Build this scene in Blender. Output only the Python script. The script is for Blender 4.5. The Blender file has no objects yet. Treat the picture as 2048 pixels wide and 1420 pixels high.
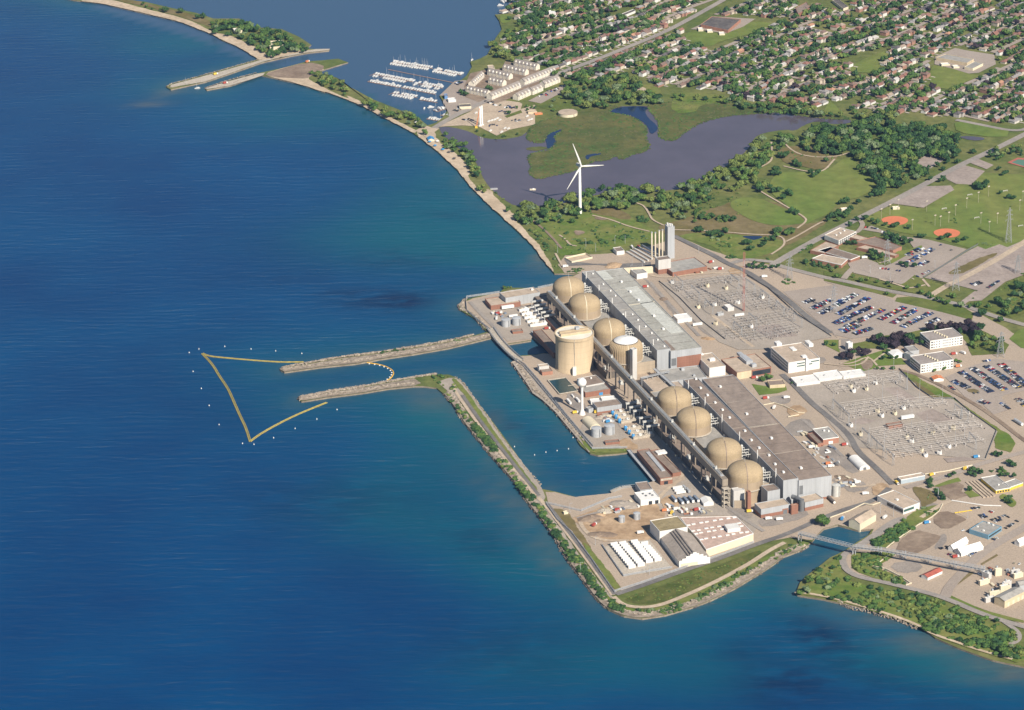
import bpy, bmesh, math, random
import numpy as np
from mathutils import Vector, Matrix, noise as mnoise
random.seed(7)
SC = bpy.context.scene
COL = SC.collection
# ------------------------------------------------------------------ camera and pixel -> ground
W_PX, H_PX, FPX = 2048, 1420, 6500.0
TH, RO, HC = math.radians(22.6), math.radians(1.1), 1609.0
CAM = Vector((0, -3850, HC))
_F = Vector((0, math.cos(TH), -math.sin(TH))); _U = Vector((0, math.sin(TH), math.cos(TH))); _R = Vector((1, 0, 0))
RC = _R*math.cos(RO) - _U*math.sin(RO); UC = _R*math.sin(RO) + _U*math.cos(RO)
Z0 = 2.0
def G(u, v, z=Z0):
    d = _F + RC*((u-1024)/FPX) + UC*((710-v)/FPX)
    t = (z-CAM.z)/d.z
    return CAM + d*t
def GP(pts, z=Z0): return [G(p[0], p[1], z) for p in pts]
def proj(p):
    d = Vector(p)-CAM; w = d.dot(_F)
    return (1024+FPX*d.dot(RC)/w, 710-FPX*d.dot(UC)/w)
def pxm(v): return FPX/((G(1024, v)-CAM).dot(_F))       # pixels per metre across at image row v
cd = bpy.data.cameras.new('camera'); co = bpy.data.objects.new('camera', cd); COL.objects.link(co)
cd.sensor_width = 36; cd.lens = 36*FPX/W_PX; cd.clip_start = 10; cd.clip_end = 60000
m = Matrix((RC, UC, -_F)).transposed().to_4x4(); m.translation = CAM; co.matrix_world = m
SC.camera = co
# ------------------------------------------------------------------ materials
MAT = {}
def node(nt, t, **kw):
    n = nt.nodes.new(t)
    for k, v in kw.items(): setattr(n, k, v)
    return n
def mat(name, col, rough=.8, var=.12, scale=.05, spec=.3, metal=0, col2=None, bump=0, scale2=None, streak=None, objcol=False, emis=None, cut=(.38, .62)):
    """principled surface whose colour wanders between two tones with world position"""
    if name in MAT: return MAT[name]
    M = bpy.data.materials.new(name); M.use_nodes = True; nt = M.node_tree
    b = nt.nodes['Principled BSDF']; L = nt.links.new
    b.inputs['Roughness'].default_value = rough; b.inputs['Specular IOR Level'].default_value = spec; b.inputs['Metallic'].default_value = metal
    geo = node(nt, 'ShaderNodeNewGeometry')
    vec = geo.outputs['Position']
    if streak:
        mp = node(nt, 'ShaderNodeMapping'); mp.inputs['Scale'].default_value = streak[:3]
        if len(streak) > 3: mp.inputs['Rotation'].default_value = (0, 0, streak[3])
        L(vec, mp.inputs['Vector']); vec = mp.outputs['Vector']
    n1 = node(nt, 'ShaderNodeTexNoise'); n1.inputs['Scale'].default_value = scale; n1.inputs['Detail'].default_value = 8; n1.inputs['Roughness'].default_value = .65
    L(vec, n1.inputs['Vector'])
    rm = node(nt, 'ShaderNodeMapRange'); rm.inputs['From Min'].default_value = cut[0]; rm.inputs['From Max'].default_value = cut[1]
    L(n1.outputs['Fac'], rm.inputs['Value'])
    mx = node(nt, 'ShaderNodeMix', data_type='RGBA')
    L(rm.outputs['Result'], mx.inputs['Factor'])
    c = list(col)+[1]
    if col2 is None: col2 = [x*(1+var) for x in col]; c = [x*(1-var) for x in col]+[1]
    mx.inputs['A'].default_value = c; mx.inputs['B'].default_value = list(col2)+[1]
    out = mx.outputs['Result']
    if objcol:
        oi = node(nt, 'ShaderNodeObjectInfo')
        m2 = node(nt, 'ShaderNodeMix', data_type='RGBA', blend_type='MULTIPLY'); m2.inputs['Factor'].default_value = 1
        L(out, m2.inputs['A']); L(oi.outputs['Color'], m2.inputs['B']); out = m2.outputs['Result']
    if scale2:                                               # finer speckle over the broad tone
        n2 = node(nt, 'ShaderNodeTexNoise'); n2.inputs['Scale'].default_value = scale2; n2.inputs['Detail'].default_value = 5; n2.inputs['Roughness'].default_value = .7
        L(geo.outputs['Position'], n2.inputs['Vector'])
        r2 = node(nt, 'ShaderNodeMapRange'); r2.inputs['From Min'].default_value = .3; r2.inputs['From Max'].default_value = .7
        r2.inputs['To Min'].default_value = .78; r2.inputs['To Max'].default_value = 1.2
        L(n2.outputs['Fac'], r2.inputs['Value'])
        m3 = node(nt, 'ShaderNodeMix', data_type='RGBA', blend_type='MULTIPLY'); m3.inputs['Factor'].default_value = 1
        L(out, m3.inputs['A']); L(r2.outputs['Result'], m3.inputs['B']); out = m3.outputs['Result']
    L(out, b.inputs['Base Color'])
    if bump:
        bp = node(nt, 'ShaderNodeBump'); bp.inputs['Strength'].default_value = bump; bp.inputs['Distance'].default_value = 1
        L(n1.outputs['Fac'], bp.inputs['Height']); L(bp.outputs['Normal'], b.inputs['Normal'])
    MAT[name] = M
    return M
def wall_mat(name, col, seam=6.0, course=0, dark=.75, var=.08, rough=.7, spec=.3, metal=0):
    """cladding or concrete with vertical panel joints, faint courses and weather streaks"""
    if name in MAT: return MAT[name]
    M = mat(name, col, rough, var, .12, spec, metal, streak=(1, 1, .15)); nt = M.node_tree; L = nt.links.new
    b = nt.nodes['Principled BSDF']; src = b.inputs['Base Color'].links[0].from_socket
    geo = node(nt, 'ShaderNodeNewGeometry'); sx = node(nt, 'ShaderNodeSeparateXYZ'); L(geo.outputs['Position'], sx.inputs[0])
    def joint(sock, per, w):
        a = node(nt, 'ShaderNodeMath', operation='DIVIDE'); a.inputs[1].default_value = per; L(sock, a.inputs[0])
        f = node(nt, 'ShaderNodeMath', operation='FRACT'); L(a.outputs[0], f.inputs[0])
        l = node(nt, 'ShaderNodeMath', operation='LESS_THAN'); l.inputs[1].default_value = w; L(f.outputs[0], l.inputs[0])
        return l.outputs[0]
    ad = node(nt, 'ShaderNodeMath', operation='ADD'); L(sx.outputs[0], ad.inputs[0]); L(sx.outputs[1], ad.inputs[1])
    j = joint(ad.outputs[0], seam, .1)
    if course:
        k = joint(sx.outputs[2], course, .12); mxm = node(nt, 'ShaderNodeMath', operation='MAXIMUM'); L(j, mxm.inputs[0]); L(k, mxm.inputs[1]); j = mxm.outputs[0]
    mm = node(nt, 'ShaderNodeMix', data_type='RGBA', blend_type='MULTIPLY'); L(j, mm.inputs['Factor']); L(src, mm.inputs['A']); mm.inputs['B'].default_value = (dark, dark, dark, 1)
    L(mm.outputs['Result'], b.inputs['Base Color'])
    return M
# ------------------------------------------------------------------ mesh builder
class MB:
    def __init__(s): s.v = []; s.f = []; s.m = []
    def face(s, pts, mi=0):
        n = len(s.v); s.v += [tuple(p) for p in pts]; s.f.append(tuple(range(n, n+len(pts)))); s.m.append(mi)
    def mesh(s, vs, fs, mi=0):
        n = len(s.v); s.v += [tuple(p) for p in vs]
        for f in fs: s.f.append(tuple(i+n for i in f)); s.m.append(mi)
    def prism(s, poly, z0, z1, mi=0, top=True, mt=None, bottom=False):
        n = len(poly); k = len(s.v)
        if sum(poly[i][0]*poly[(i+1) % n][1]-poly[(i+1) % n][0]*poly[i][1] for i in range(n)) < 0: poly = list(reversed(poly))
        s.v += [(p[0], p[1], z0) for p in poly]+[(p[0], p[1], z1) for p in poly]
        for i in range(n):
            j = (i+1) % n; s.f.append((k+i, k+j, k+n+j, k+n+i)); s.m.append(mi)
        if top: s.f.append(tuple(range(k+n, k+2*n))); s.m.append(mi if mt is None else mt)
        if bottom: s.f.append(tuple(range(k+n-1, k-1, -1))); s.m.append(mi)
    def box(s, c, size, rz=0, mi=0, mt=None, bottom=False):     # c = centre of the base
        ca, sa = math.cos(rz), math.sin(rz); hx, hy = size[0]/2, size[1]/2
        poly = [(c[0]+x*ca-y*sa, c[1]+x*sa+y*ca) for x, y in ((-hx, -hy), (hx, -hy), (hx, hy), (-hx, hy))]
        s.prism(poly, c[2], c[2]+size[2], mi, True, mt, bottom)
    def lathe(s, c, prof, n=24, mi=0, cap=True, mf=None):
        k = len(s.v)
        for r, z in prof:
            for i in range(n):
                a = 2*math.pi*i/n; s.v.append((c[0]+r*math.cos(a), c[1]+r*math.sin(a), c[2]+z))
        for q in range(len(prof)-1):
            for i in range(n):
                j = (i+1) % n; s.f.append((k+q*n+i, k+q*n+j, k+(q+1)*n+j, k+(q+1)*n+i)); s.m.append(mi if mf is None else mf[q])
        if cap: s.f.append(tuple(k+(len(prof)-1)*n+i for i in range(n))); s.m.append(mi if mf is None else mf[-1])
    def tube(s, p, q, r, n=6, mi=0, r2=None):
        p, q = Vector(p), Vector(q); d = (q-p)
        if d.length < 1e-6: return
        d.normalize(); a = d.orthogonal().normalized(); b = d.cross(a); k = len(s.v); r2 = r if r2 is None else r2
        for i in range(n):
            t = 2*math.pi*i/n; o = a*math.cos(t)+b*math.sin(t); s.v.append(tuple(p+o*r)); s.v.append(tuple(q+o*r2))
        for i in range(n):
            j = (i+1) % n; s.f.append((k+2*i, k+2*j, k+2*j+1, k+2*i+1)); s.m.append(mi)
        s.f.append(tuple(k+2*i+1 for i in range(n))); s.m.append(mi); s.f.append(tuple(k+2*i for i in range(n-1, -1, -1))); s.m.append(mi)
    def beam(s, p, q, w, h, mi=0):                            # square bar from p to q (w across, h up)
        p, q = Vector(p), Vector(q); d = (q-p); 
        if d.length < 1e-6: return
        d.normalize(); up = Vector((0, 0, 1)) if abs(d.z) < .9 else Vector((0, 1, 0))
        a = d.cross(up).normalized(); b = a.cross(d)
        o = [a*(-w/2)+b*(-h/2), a*(w/2)+b*(-h/2), a*(w/2)+b*(h/2), a*(-w/2)+b*(h/2)]
        s.mesh([p+x for x in o]+[q+x for x in o], [(0, 1, 5, 4), (1, 2, 6, 5), (2, 3, 7, 6), (3, 0, 4, 7), (3, 2, 1, 0), (4, 5, 6, 7)], mi)
    def build(s, name, mats, parent=None, smooth=False, data_only=False):
        me = bpy.data.meshes.new(name)
        o0 = Vector((0, 0, 0))
        if parent is not None: o0 = parent.location
        me.from_pydata([(x-o0.x, y-o0.y, z-o0.z) for x, y, z in s.v], [], s.f)
        if not isinstance(mats, (list, tuple)): mats = [mats]
        for mm in mats: me.materials.append(mm)
        if len(mats) > 1: me.polygons.foreach_set('material_index', np.array(s.m, dtype=np.int32))
        if smooth: me.polygons.foreach_set('use_smooth', np.ones(len(s.f), dtype=bool))
        me.update()
        if data_only: return me
        o = bpy.data.objects.new(name, me); COL.objects.link(o)
        if parent is not None: o.parent = parent
        return o
def tag(o, label=None, cat=None, group=None, kind=None):
    if label: o['label'] = label
    if cat: o['category'] = cat
    if group: o['group'] = group
    if kind: o['kind'] = kind
    return o
def thing(name, label, cat, loc=(0, 0, 0), group=None):
    o = bpy.data.objects.new(name, None); COL.objects.link(o); o.location = Vector(loc)
    o.empty_display_size = 1
    return tag(o, label, cat, group)
def clone(o, loc=None, rz=None, label=None, group=None, scale=None, color=None):
    r = o.copy(); COL.objects.link(r)
    if loc is not None: r.location = loc
    if rz is not None: r.rotation_euler = (0, 0, rz)
    if scale is not None: r.scale = scale if isinstance(scale, (tuple, list)) else (scale,)*3
    if label: r['label'] = label
    if group: r['group'] = group
    if color: r.color = (*color, 1)
    for ch in o.children:
        c = ch.copy(); COL.objects.link(c); c.parent = r
        for g in ch.children:
            e = g.copy(); COL.objects.link(e); e.parent = c
    return r
def inst(name, me, loc, rz, label, cat, group, scale=1, color=None):
    o = bpy.data.objects.new(name, me); COL.objects.link(o); o.location = loc; o.rotation_euler = (0, 0, rz)
    o.scale = scale if isinstance(scale, (tuple, list)) else (scale,)*3
    if color: o.color = (*color, 1)
    return tag(o, label, cat, group)
ORD = 'zeroth first second third fourth fifth sixth seventh eighth ninth tenth eleventh twelfth thirteenth fourteenth fifteenth sixteenth seventeenth eighteenth nineteenth twentieth'.split()
_T = {2: 'twenty', 3: 'thirty', 4: 'forty', 5: 'fifty', 6: 'sixty', 7: 'seventy', 8: 'eighty', 9: 'ninety'}
def ordw(n):
    if n <= 20: return ORD[n]
    t, u = divmod(n, 10)
    return (_T[t][:-1]+'ieth') if u == 0 else _T[t]+'-'+ORD[u]
# ------------------------------------------------------------------ ground sheets
def chaikin(p, closed, n=2):
    for _ in range(n):
        q = []; N = len(p)
        for i in range(N if closed else N-1):
            a, b = Vector(p[i]), Vector(p[(i+1) % N]); q += [a*.75+b*.25, a*.25+b*.75]
        p = q if closed else [Vector(p[0])]+q+[Vector(p[-1])]
    return p
def rough_edge(p, amp, step):
    q = []; N = len(p)
    for i in range(N):
        a, b = p[i], p[(i+1) % N]; n = max(1, int((b-a).length/step))
        for k in range(n):
            c = a.lerp(b, k/n); s = Vector((mnoise.noise((c.x*.06, c.y*.06, 1.3)), mnoise.noise((c.x*.06, c.y*.06, 7.7)), 0))
            t = Vector((mnoise.noise((c.x*.3, c.y*.3, 1.3)), mnoise.noise((c.x*.3, c.y*.3, 7.7)), 0))
            q.append(c+s*amp+t*amp*.5)
    return q
_LV = {}
SHEETS = []
def lv(k):
    n = _LV.get(k, 0); _LV[k] = n+1
    return Z0+.15*k+.003*n
def gz(x, y):
    z = Z0
    for poly, zz, bb in SHEETS:
        if zz > z and bb[0] <= x <= bb[2] and bb[1] <= y <= bb[3] and inside(x, y, poly): z = zz
    return z
def reg(p):
    xs = [q[0] for q in p]; ys = [q[1] for q in p]; SHEETS.append(([(q[0], q[1]) for q in p], p[0][2], (min(xs), min(ys), max(xs), max(ys))))
def sheet(name, px, material, level=1, soft=0, edge=0, kind='structure', z=None):
    zz = lv(level) if z is None else z
    p = GP(px, zz)
    if soft: p = chaikin(p, True, soft)
    if edge: p = rough_edge(p, edge, max(3, edge*1.2))
    reg(p)
    b = MB(); b.face(p)
    me = b.build(name, material); bm = bmesh.new(); bm.from_mesh(me.data)
    bmesh.ops.triangulate(bm, faces=bm.faces[:]); bmesh.ops.recalc_face_normals(bm, faces=bm.faces[:])
    if bm.faces and sum(f.normal.z for f in bm.faces) < 0: bmesh.ops.reverse_faces(bm, faces=bm.faces[:])
    bm.to_mesh(me.data); bm.free()
    return tag(me, kind=kind)
def ribbon_pts(pts, w):
    L, R = [], []
    for i, p in enumerate(pts):
        a = pts[max(0, i-1)]; b = pts[min(len(pts)-1, i+1)]; d = (b-a); d.z = 0
        d.normalize(); n = Vector((-d.y, d.x, 0)); L.append(p+n*w/2); R.append(p-n*w/2)
    return L, R
def ribbon(name, px, w, material, level=2, soft=2, kind='structure', z=None, obj=True, mb=None):
    p = GP(px, lv(level) if z is None else z)
    if soft: p = chaikin(p, False, soft)
    L, R = ribbon_pts(p, w); b = mb or MB(); reg(L+R[::-1])
    for i in range(len(p)-1): b.face([R[i], R[i+1], L[i+1], L[i]])
    return tag(b.build(name, material), kind=kind) if obj else None
def inside(x, y, poly):
    c = False; n = len(poly); j = n-1
    for i in range(n):
        xi, yi = poly[i][0], poly[i][1]; xj, yj = poly[j][0], poly[j][1]
        if (yi > y) != (yj > y) and x < (xj-xi)*(y-yi)/(yj-yi)+xi: c = not c
        j = i
    return c
# ------------------------------------------------------------------ buildings
def inset(poly, d):
    n = len(poly); P = [Vector((p[0], p[1])) for p in poly]
    area = sum(P[i].x*P[(i+1) % n].y-P[(i+1) % n].x*P[i].y for i in range(n))
    sgn = 1 if area > 0 else -1; out = []
    for i in range(n):
        a, b, c = P[i-1], P[i], P[(i+1) % n]
        d1 = (b-a).normalized(); d2 = (c-b).normalized()
        n1 = Vector((-d1.y, d1.x))*sgn; n2 = Vector((-d2.y, d2.x))*sgn
        k = n1+n2; k = k/max(.3, 1+n1.dot(n2)); out.append(b+k*d)
    return out
def R3(a, b, c, z):
    """true rectangle at height z from three pixel corners: edge a-b, then c next to b"""
    A, B, C = G(*a, z), G(*b, z), G(*c, z); e = (B-A).normalized(); w = (C-B); w = w-e*w.dot(e)
    return [A, B, B+w, A+w]
def centre(poly): return Vector((sum(p[0] for p in poly)/len(poly), sum(p[1] for p in poly)/len(poly), 0))
def units(b, spec, rz):
    for (u, v, w, d, h, z, mi) in spec: c = G(u, v, z); b.box((c.x, c.y, z), (w, d, h), rz, mi)
def building(name, label, cat, poly, h, wall, roof, base=Z0, brick=None, brick_h=3, par=.7, roof_units=(), group=None, unit_mat=None, rz=None, trim=None):
    """poly: footprint in metres. wall, recessed roof with a parapet, optional brick base and rooftop units as parts"""
    c = centre(poly); t = thing(name, label, cat, (c.x, c.y, base), group)
    inn = inset(poly, .5 if h-base > 5 else .3); P2 = [Vector((p[0], p[1])) for p in poly]
    b = MB(); z0 = base
    if brick is not None:
        bb = MB(); bo = inset(poly, -.12); bb.prism([(q.x, q.y) for q in bo], base, base+brick_h, 0, True); bb.build('brick_base', brick, t)
    b.prism([(q.x, q.y) for q in P2], z0, h-.9 if trim else h, 0, False)
    bt = b if not trim else MB()
    if trim: bt.prism([(q.x, q.y) for q in inset(poly, -.06)], h-.9, h, 0, False)
    n = len(P2); PO = P2 if not trim else inset(poly, -.06)
    for i in range(n):
        j = (i+1) % n
        bt.face([(PO[i].x, PO[i].y, h), (PO[j].x, PO[j].y, h), (inn[j].x, inn[j].y, h), (inn[i].x, inn[i].y, h)])
        bt.face([(inn[i].x, inn[i].y, h), (inn[j].x, inn[j].y, h), (inn[j].x, inn[j].y, h-par), (inn[i].x, inn[i].y, h-par)])
    b.build('wall', wall, t)
    if trim: bt.build('parapet', trim, t)
    r = MB(); r.face([(q.x, q.y, h-par) for q in inn]); rf = r.build('roof', roof, t)
    if rf.data.polygons[0].normal.z < 0: rf.data.flip_normals()
    if rz is None: rz = math.atan2(P2[1].y-P2[0].y, P2[1].x-P2[0].x)
    for (u, v, w, d, hh) in roof_units:
        q = G(u, v, h-par); k = MB(); k.box((q.x, q.y, h-par), (w, d, hh), rz); k.box((q.x, q.y, h-par+hh), (w*.8, d*.5, .25), rz)
        k.build('rooftop_unit', unit_mat or M_WHITE, t)
    t['rz'] = rz
    return t
def on_face(t, name, A, B, z0, z1, f0, f1, material, out=.12, depth=.3):
    """a panel (window, door, stripe) on the wall A-B between fractions f0..f1 and heights z0..z1; A-B runs so that the outside is to its right"""
    A, B = Vector((A[0], A[1], 0)), Vector((B[0], B[1], 0)); d = B-A; nn = Vector((d.y, -d.x, 0)).normalized()
    p, q = A+d*f0, A+d*f1; b = MB()
    b.prism([(p+nn*out), (q+nn*out), (q-nn*depth), (p-nn*depth)], z0, z1)
    return b.build(name, material, t)
def gable(name, label, cat, poly, h, ridge, wall, roof, base=Z0, over=.4, along=0, group=None, hip=0):
    """poly: 4 corners; the ridge runs along edge 0-1 (along=0) or 1-2 (along=1)"""
    P = [Vector((p[0], p[1], 0)) for p in poly]
    if along: P = P[1:]+P[:1]
    c = centre(P); t = thing(name, label, cat, (c.x, c.y, base), group)
    b = MB(); b.prism(P, base, h, 0, False)
    m1, m2 = (P[3]+P[0])/2, (P[1]+P[2])/2; ax = (m2-m1).normalized()
    r1, r2 = m1+ax*hip, m2-ax*hip
    zz = lambda p, z: Vector((p.x, p.y, z))
    if not hip:
        b.face([zz(P[3], h), zz(P[0], h), zz(m1, ridge)]); b.face([zz(P[1], h), zz(P[2], h), zz(m2, ridge)])
    b.build('wall', wall, t)
    r = MB(); sl = (ridge-h)/((P[0]-m1).length)
    if hip: E = [p+(p-c).normalized()*over for p in P]; hz = h; e1, e2 = r1, r2
    else:
        E = [P[0]-ax*over+(P[0]-m1).normalized()*over, P[1]+ax*over+(P[1]-m2).normalized()*over, P[2]+ax*over+(P[2]-m2).normalized()*over, P[3]-ax*over+(P[3]-m1).normalized()*over]
        hz = h-sl*over; e1, e2 = m1-ax*over, m2+ax*over
    th = .25
    vs = [zz(p, hz+th) for p in E]+[zz(e1, ridge+th), zz(e2, ridge+th)]+[zz(p, hz) for p in E]+[zz(e1, ridge), zz(e2, ridge)]
    fs = [(0, 1, 5, 4), (2, 3, 4, 5), (7, 6, 10, 11), (9, 8, 11, 10), (0, 6, 7, 1), (2, 8, 9, 3)]
    fs += [(3, 0, 4), (1, 2, 5)] if hip else []
    fs += [(1, 7, 11, 5), (5, 11, 8, 2), (3, 9, 10, 4), (4, 10, 6, 0)] if not hip else [(1, 7, 8, 2), (3, 9, 6, 0)]
    r.mesh(vs, fs); r.build('roof', roof, t)
    return t
# ------------------------------------------------------------------ traced outlines: 'window  x,y x,y ...' read off enlarged windows of the photograph
ZW = dict(z1=(0, 0, 2.9257), z2=(650, 0, 2.9257), z3=(1348, 0, 2.9257), z4=(900, 480, 4.551), z5=(1300, 400, 5.0725), z6=(1648, 380, 5.0725), z7=(1648, 640, 5.0725), z8=(1300, 660, 5.0725),
          y1=(1000, 640, 5.0725), y2=(1200, 880, 4.058), y3=(1050, 880, 3.8375), y4=(1580, 900, 4.376), y5=(1550, 1000, 3.3815), y6=(350, 650, 2.9257), y7=(800, 720, 2.731), y8=(1300, 700, 4.0575),
          w1=(1000, 0, 5.851), w2=(1350, 0, 5.851), w3=(1698, 0, 5.851), w4=(720, 90, 5.851), w5=(1000, 360, 5.851), w6=(1748, 860, 6.763), v1=(1900, 380, 11.83), v2=(1440, 920, 7.877), v3=(1800, 640, 11.83), v4=(1090, 640, 11.83), v5=(1280, 430, 10.92), p=(0, 0, 1))
def Q(s):
    out = []; k = ZW['p']
    for t in s.split():
        if t in ZW: k = ZW[t]; continue
        x, y = t.split(','); out.append((k[0]+float(x)/k[2], k[1]+float(y)/k[2]))
    return out
# ------------------------------------------------------------------ ground materials
GRASS = mat('grass', (.10, .135, .03), .9, col2=(.165, .175, .05), scale=.012, scale2=.09, spec=.1)
LAWN = mat('mown_lawn', (.13, .185, .04), .9, col2=(.185, .205, .055), scale=.01, scale2=.05, spec=.1, streak=(1, .35, 1, .6))
ROUGHG = mat('rough_grass', (.105, .165, .03), .9, col2=(.20, .20, .062), scale=.02, scale2=.12, spec=.1)
BERM = mat('berm_brush', (.07, .095, .022), .9, col2=(.145, .14, .045), scale=.04, scale2=.25, spec=.1)
DRYG = mat('dry_grass', (.15, .125, .045), .9, col2=(.21, .165, .085), scale=.02, scale2=.1, spec=.1)
REED = mat('reed_marsh', (.075, .105, .03), .9, col2=(.14, .13, .045), scale=.012, scale2=.08, spec=.1)
YARD = mat('yard_paving', (.36, .29, .225), .9, col2=(.46, .365, .275), scale=.006, scale2=.5, cut=(.3, .7), spec=.15)
YARD2 = mat('yard_gravel', (.33, .285, .235), .9, col2=(.40, .345, .29), scale=.015, scale2=.6, spec=.15)
DIRT = mat('bare_dirt', (.36, .245, .15), .95, col2=(.46, .33, .21), scale=.03, scale2=.12, spec=.1)
BROWN = mat('brown_soil', (.21, .155, .115), .95, col2=(.30, .23, .17), scale=.03, scale2=.15, spec=.1)
LOT = mat('lot_asphalt', (.33, .275, .23), .9, col2=(.38, .32, .27), scale=.01, scale2=.6, spec=.15)
ASPH = mat('asphalt', (.15, .14, .135), .85, col2=(.21, .195, .18), scale=.03, scale2=.3, spec=.2)
ROAD = mat('road_surface', (.28, .25, .225), .85, col2=(.35, .31, .27), scale=.02, scale2=.3, spec=.2)
CONC = mat('concrete', (.42, .37, .30), .85, col2=(.5, .44, .36), scale=.05, scale2=.4, spec=.2)
SAND = mat('sand', (.46, .36, .25), .95, col2=(.56, .45, .33), scale=.03, scale2=.15, spec=.1)
PATH = mat('gravel_path', (.44, .35, .26), .95, col2=(.52, .42, .31), scale=.05, scale2=.3, spec=.1)
ORANGE = mat('red_clay', (.62, .2, .1), .95, var=.06, scale=.05, spec=.1)
GLOT = mat('grey_gravel', (.31, .255, .22), .95, col2=(.38, .315, .275), scale=.02, scale2=.2, spec=.1)
BANK = mat('wet_bank', (.20, .16, .12), .9, col2=(.30, .25, .19), scale=.1, scale2=.5, spec=.2)
M_WHITE = mat('white_paint', (.78, .76, .72), .5, var=.05, scale=.2)
# ------------------------------------------------------------------ land masses
MAIN = Q('''p 2070,1338 1985,1320 1915,1295 1870,1275 1838,1250 1800,1237 1740,1218 1690,1208 1645,1198 1612,1193 1595,1190 1593,1183 1600,1165 1615,1150 1635,1135 1660,1115 1688,1102 1708,1088 1738,1069 1744,1058 1717,1061 1694,1055 1676,1050 1648,1057 1636,1068 1625,1082
y2 1640,890 1480,950 1420,1000 1300,1080 1100,1200 900,1300 740,1360 530,1420 y3 900,1370 760,1350 640,1300 560,1230 450,1080 330,920 200,700 0,450
y7 640,680 560,590 480,500 400,400 350,340 300,255 240,185 200,152 130,143 y6 1400,357 1250,372 1100,397 900,422 740,447 728,437 740,425 900,393 1100,363 1200,343 1400,309 1520,291 1600,289 1650,308 1700,358 1800,488 1900,618 2000,758 2048,828
y3 60,285 130,375 250,400 380,435 450,465 560,470 650,430 660,405 680,375 830,345 1010,345 985,300 795,95 700,107 560,117 500,102 430,45 400,0 y1 830,1250 700,1100 560,930 430,810 330,740 270,640 200,540 130,440
p 1031,717 1041,711 1071,709 1087,706 1109,708 1085,690 1063,673 1062,681 1018,688 1000,690 993,683 985,677
y6 1850,75 1600,135 1400,170 1200,200 1060,226 850,247 640,276 622,266 638,251 850,213 1000,188 1200,163 1400,133 1620,93 1740,63 1850,33
p 970,660 955,640 z4 100,640 80,600 140,540 300,500 450,480 p 1010,575 1076,576 1100,571 1122,561 1140,552 1159,548 1135,547 1109,547 z4 940,288 920,268 850,178 760,58 700,-2
z2 1060,1290 950,1190 850,1090 780,1000 700,920 600,840 520,780 450,740 330,680 220,620 100,570 0,535 z1 1900,540 1750,490 1600,455 1530,440 1350,500 1210,526 1203,518 1320,478 1500,430 1650,398 1800,358 1880,353 1980,343 2037,364 1960,387 1880,412 1890,435 1900,425 2000,470
z2 60,450 150,510 280,580 380,620 480,660 560,700 600,733 650,718 690,685 720,640 690,590 670,560 740,490 800,465 830,440 860,390 850,360 900,345 950,320 975,270 1000,220 1035,170 1020,120 995,85 1050,80 1130,70 1160,50 1150,0 p 1030,-30 990,-70 960,-330 2500,-330 2500,1338''')
SPIT = Q('''z1 300,-30 430,0 600,20 750,55 900,90 1050,125 1150,165 1230,195 1300,235 1400,275 1480,325 1512,349 1300,411 1100,466 1000,493 973,508 1000,523 1200,479 1350,429 1530,366 1700,327 1800,309 1925,295 1930,285 1850,286 1790,285 1822,262 1750,215 1650,170 1490,158 1400,108 1250,108 1150,75 1000,45 850,10 760,0 p 200,-25 100,-40''')
LANDM = mat('land', (.10, .135, .035), .9, col2=(.175, .175, .06), scale=.01, scale2=.08, spec=.1)
def land(name, px):
    P = GP(px); b = MB(); b.prism(P, -3, Z0, 0, True, 1); o = b.build(name, [BANK, LANDM])
    return tag(o, kind='structure')
land('mainland_ground', MAIN); land('spit_ground', SPIT)
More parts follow.
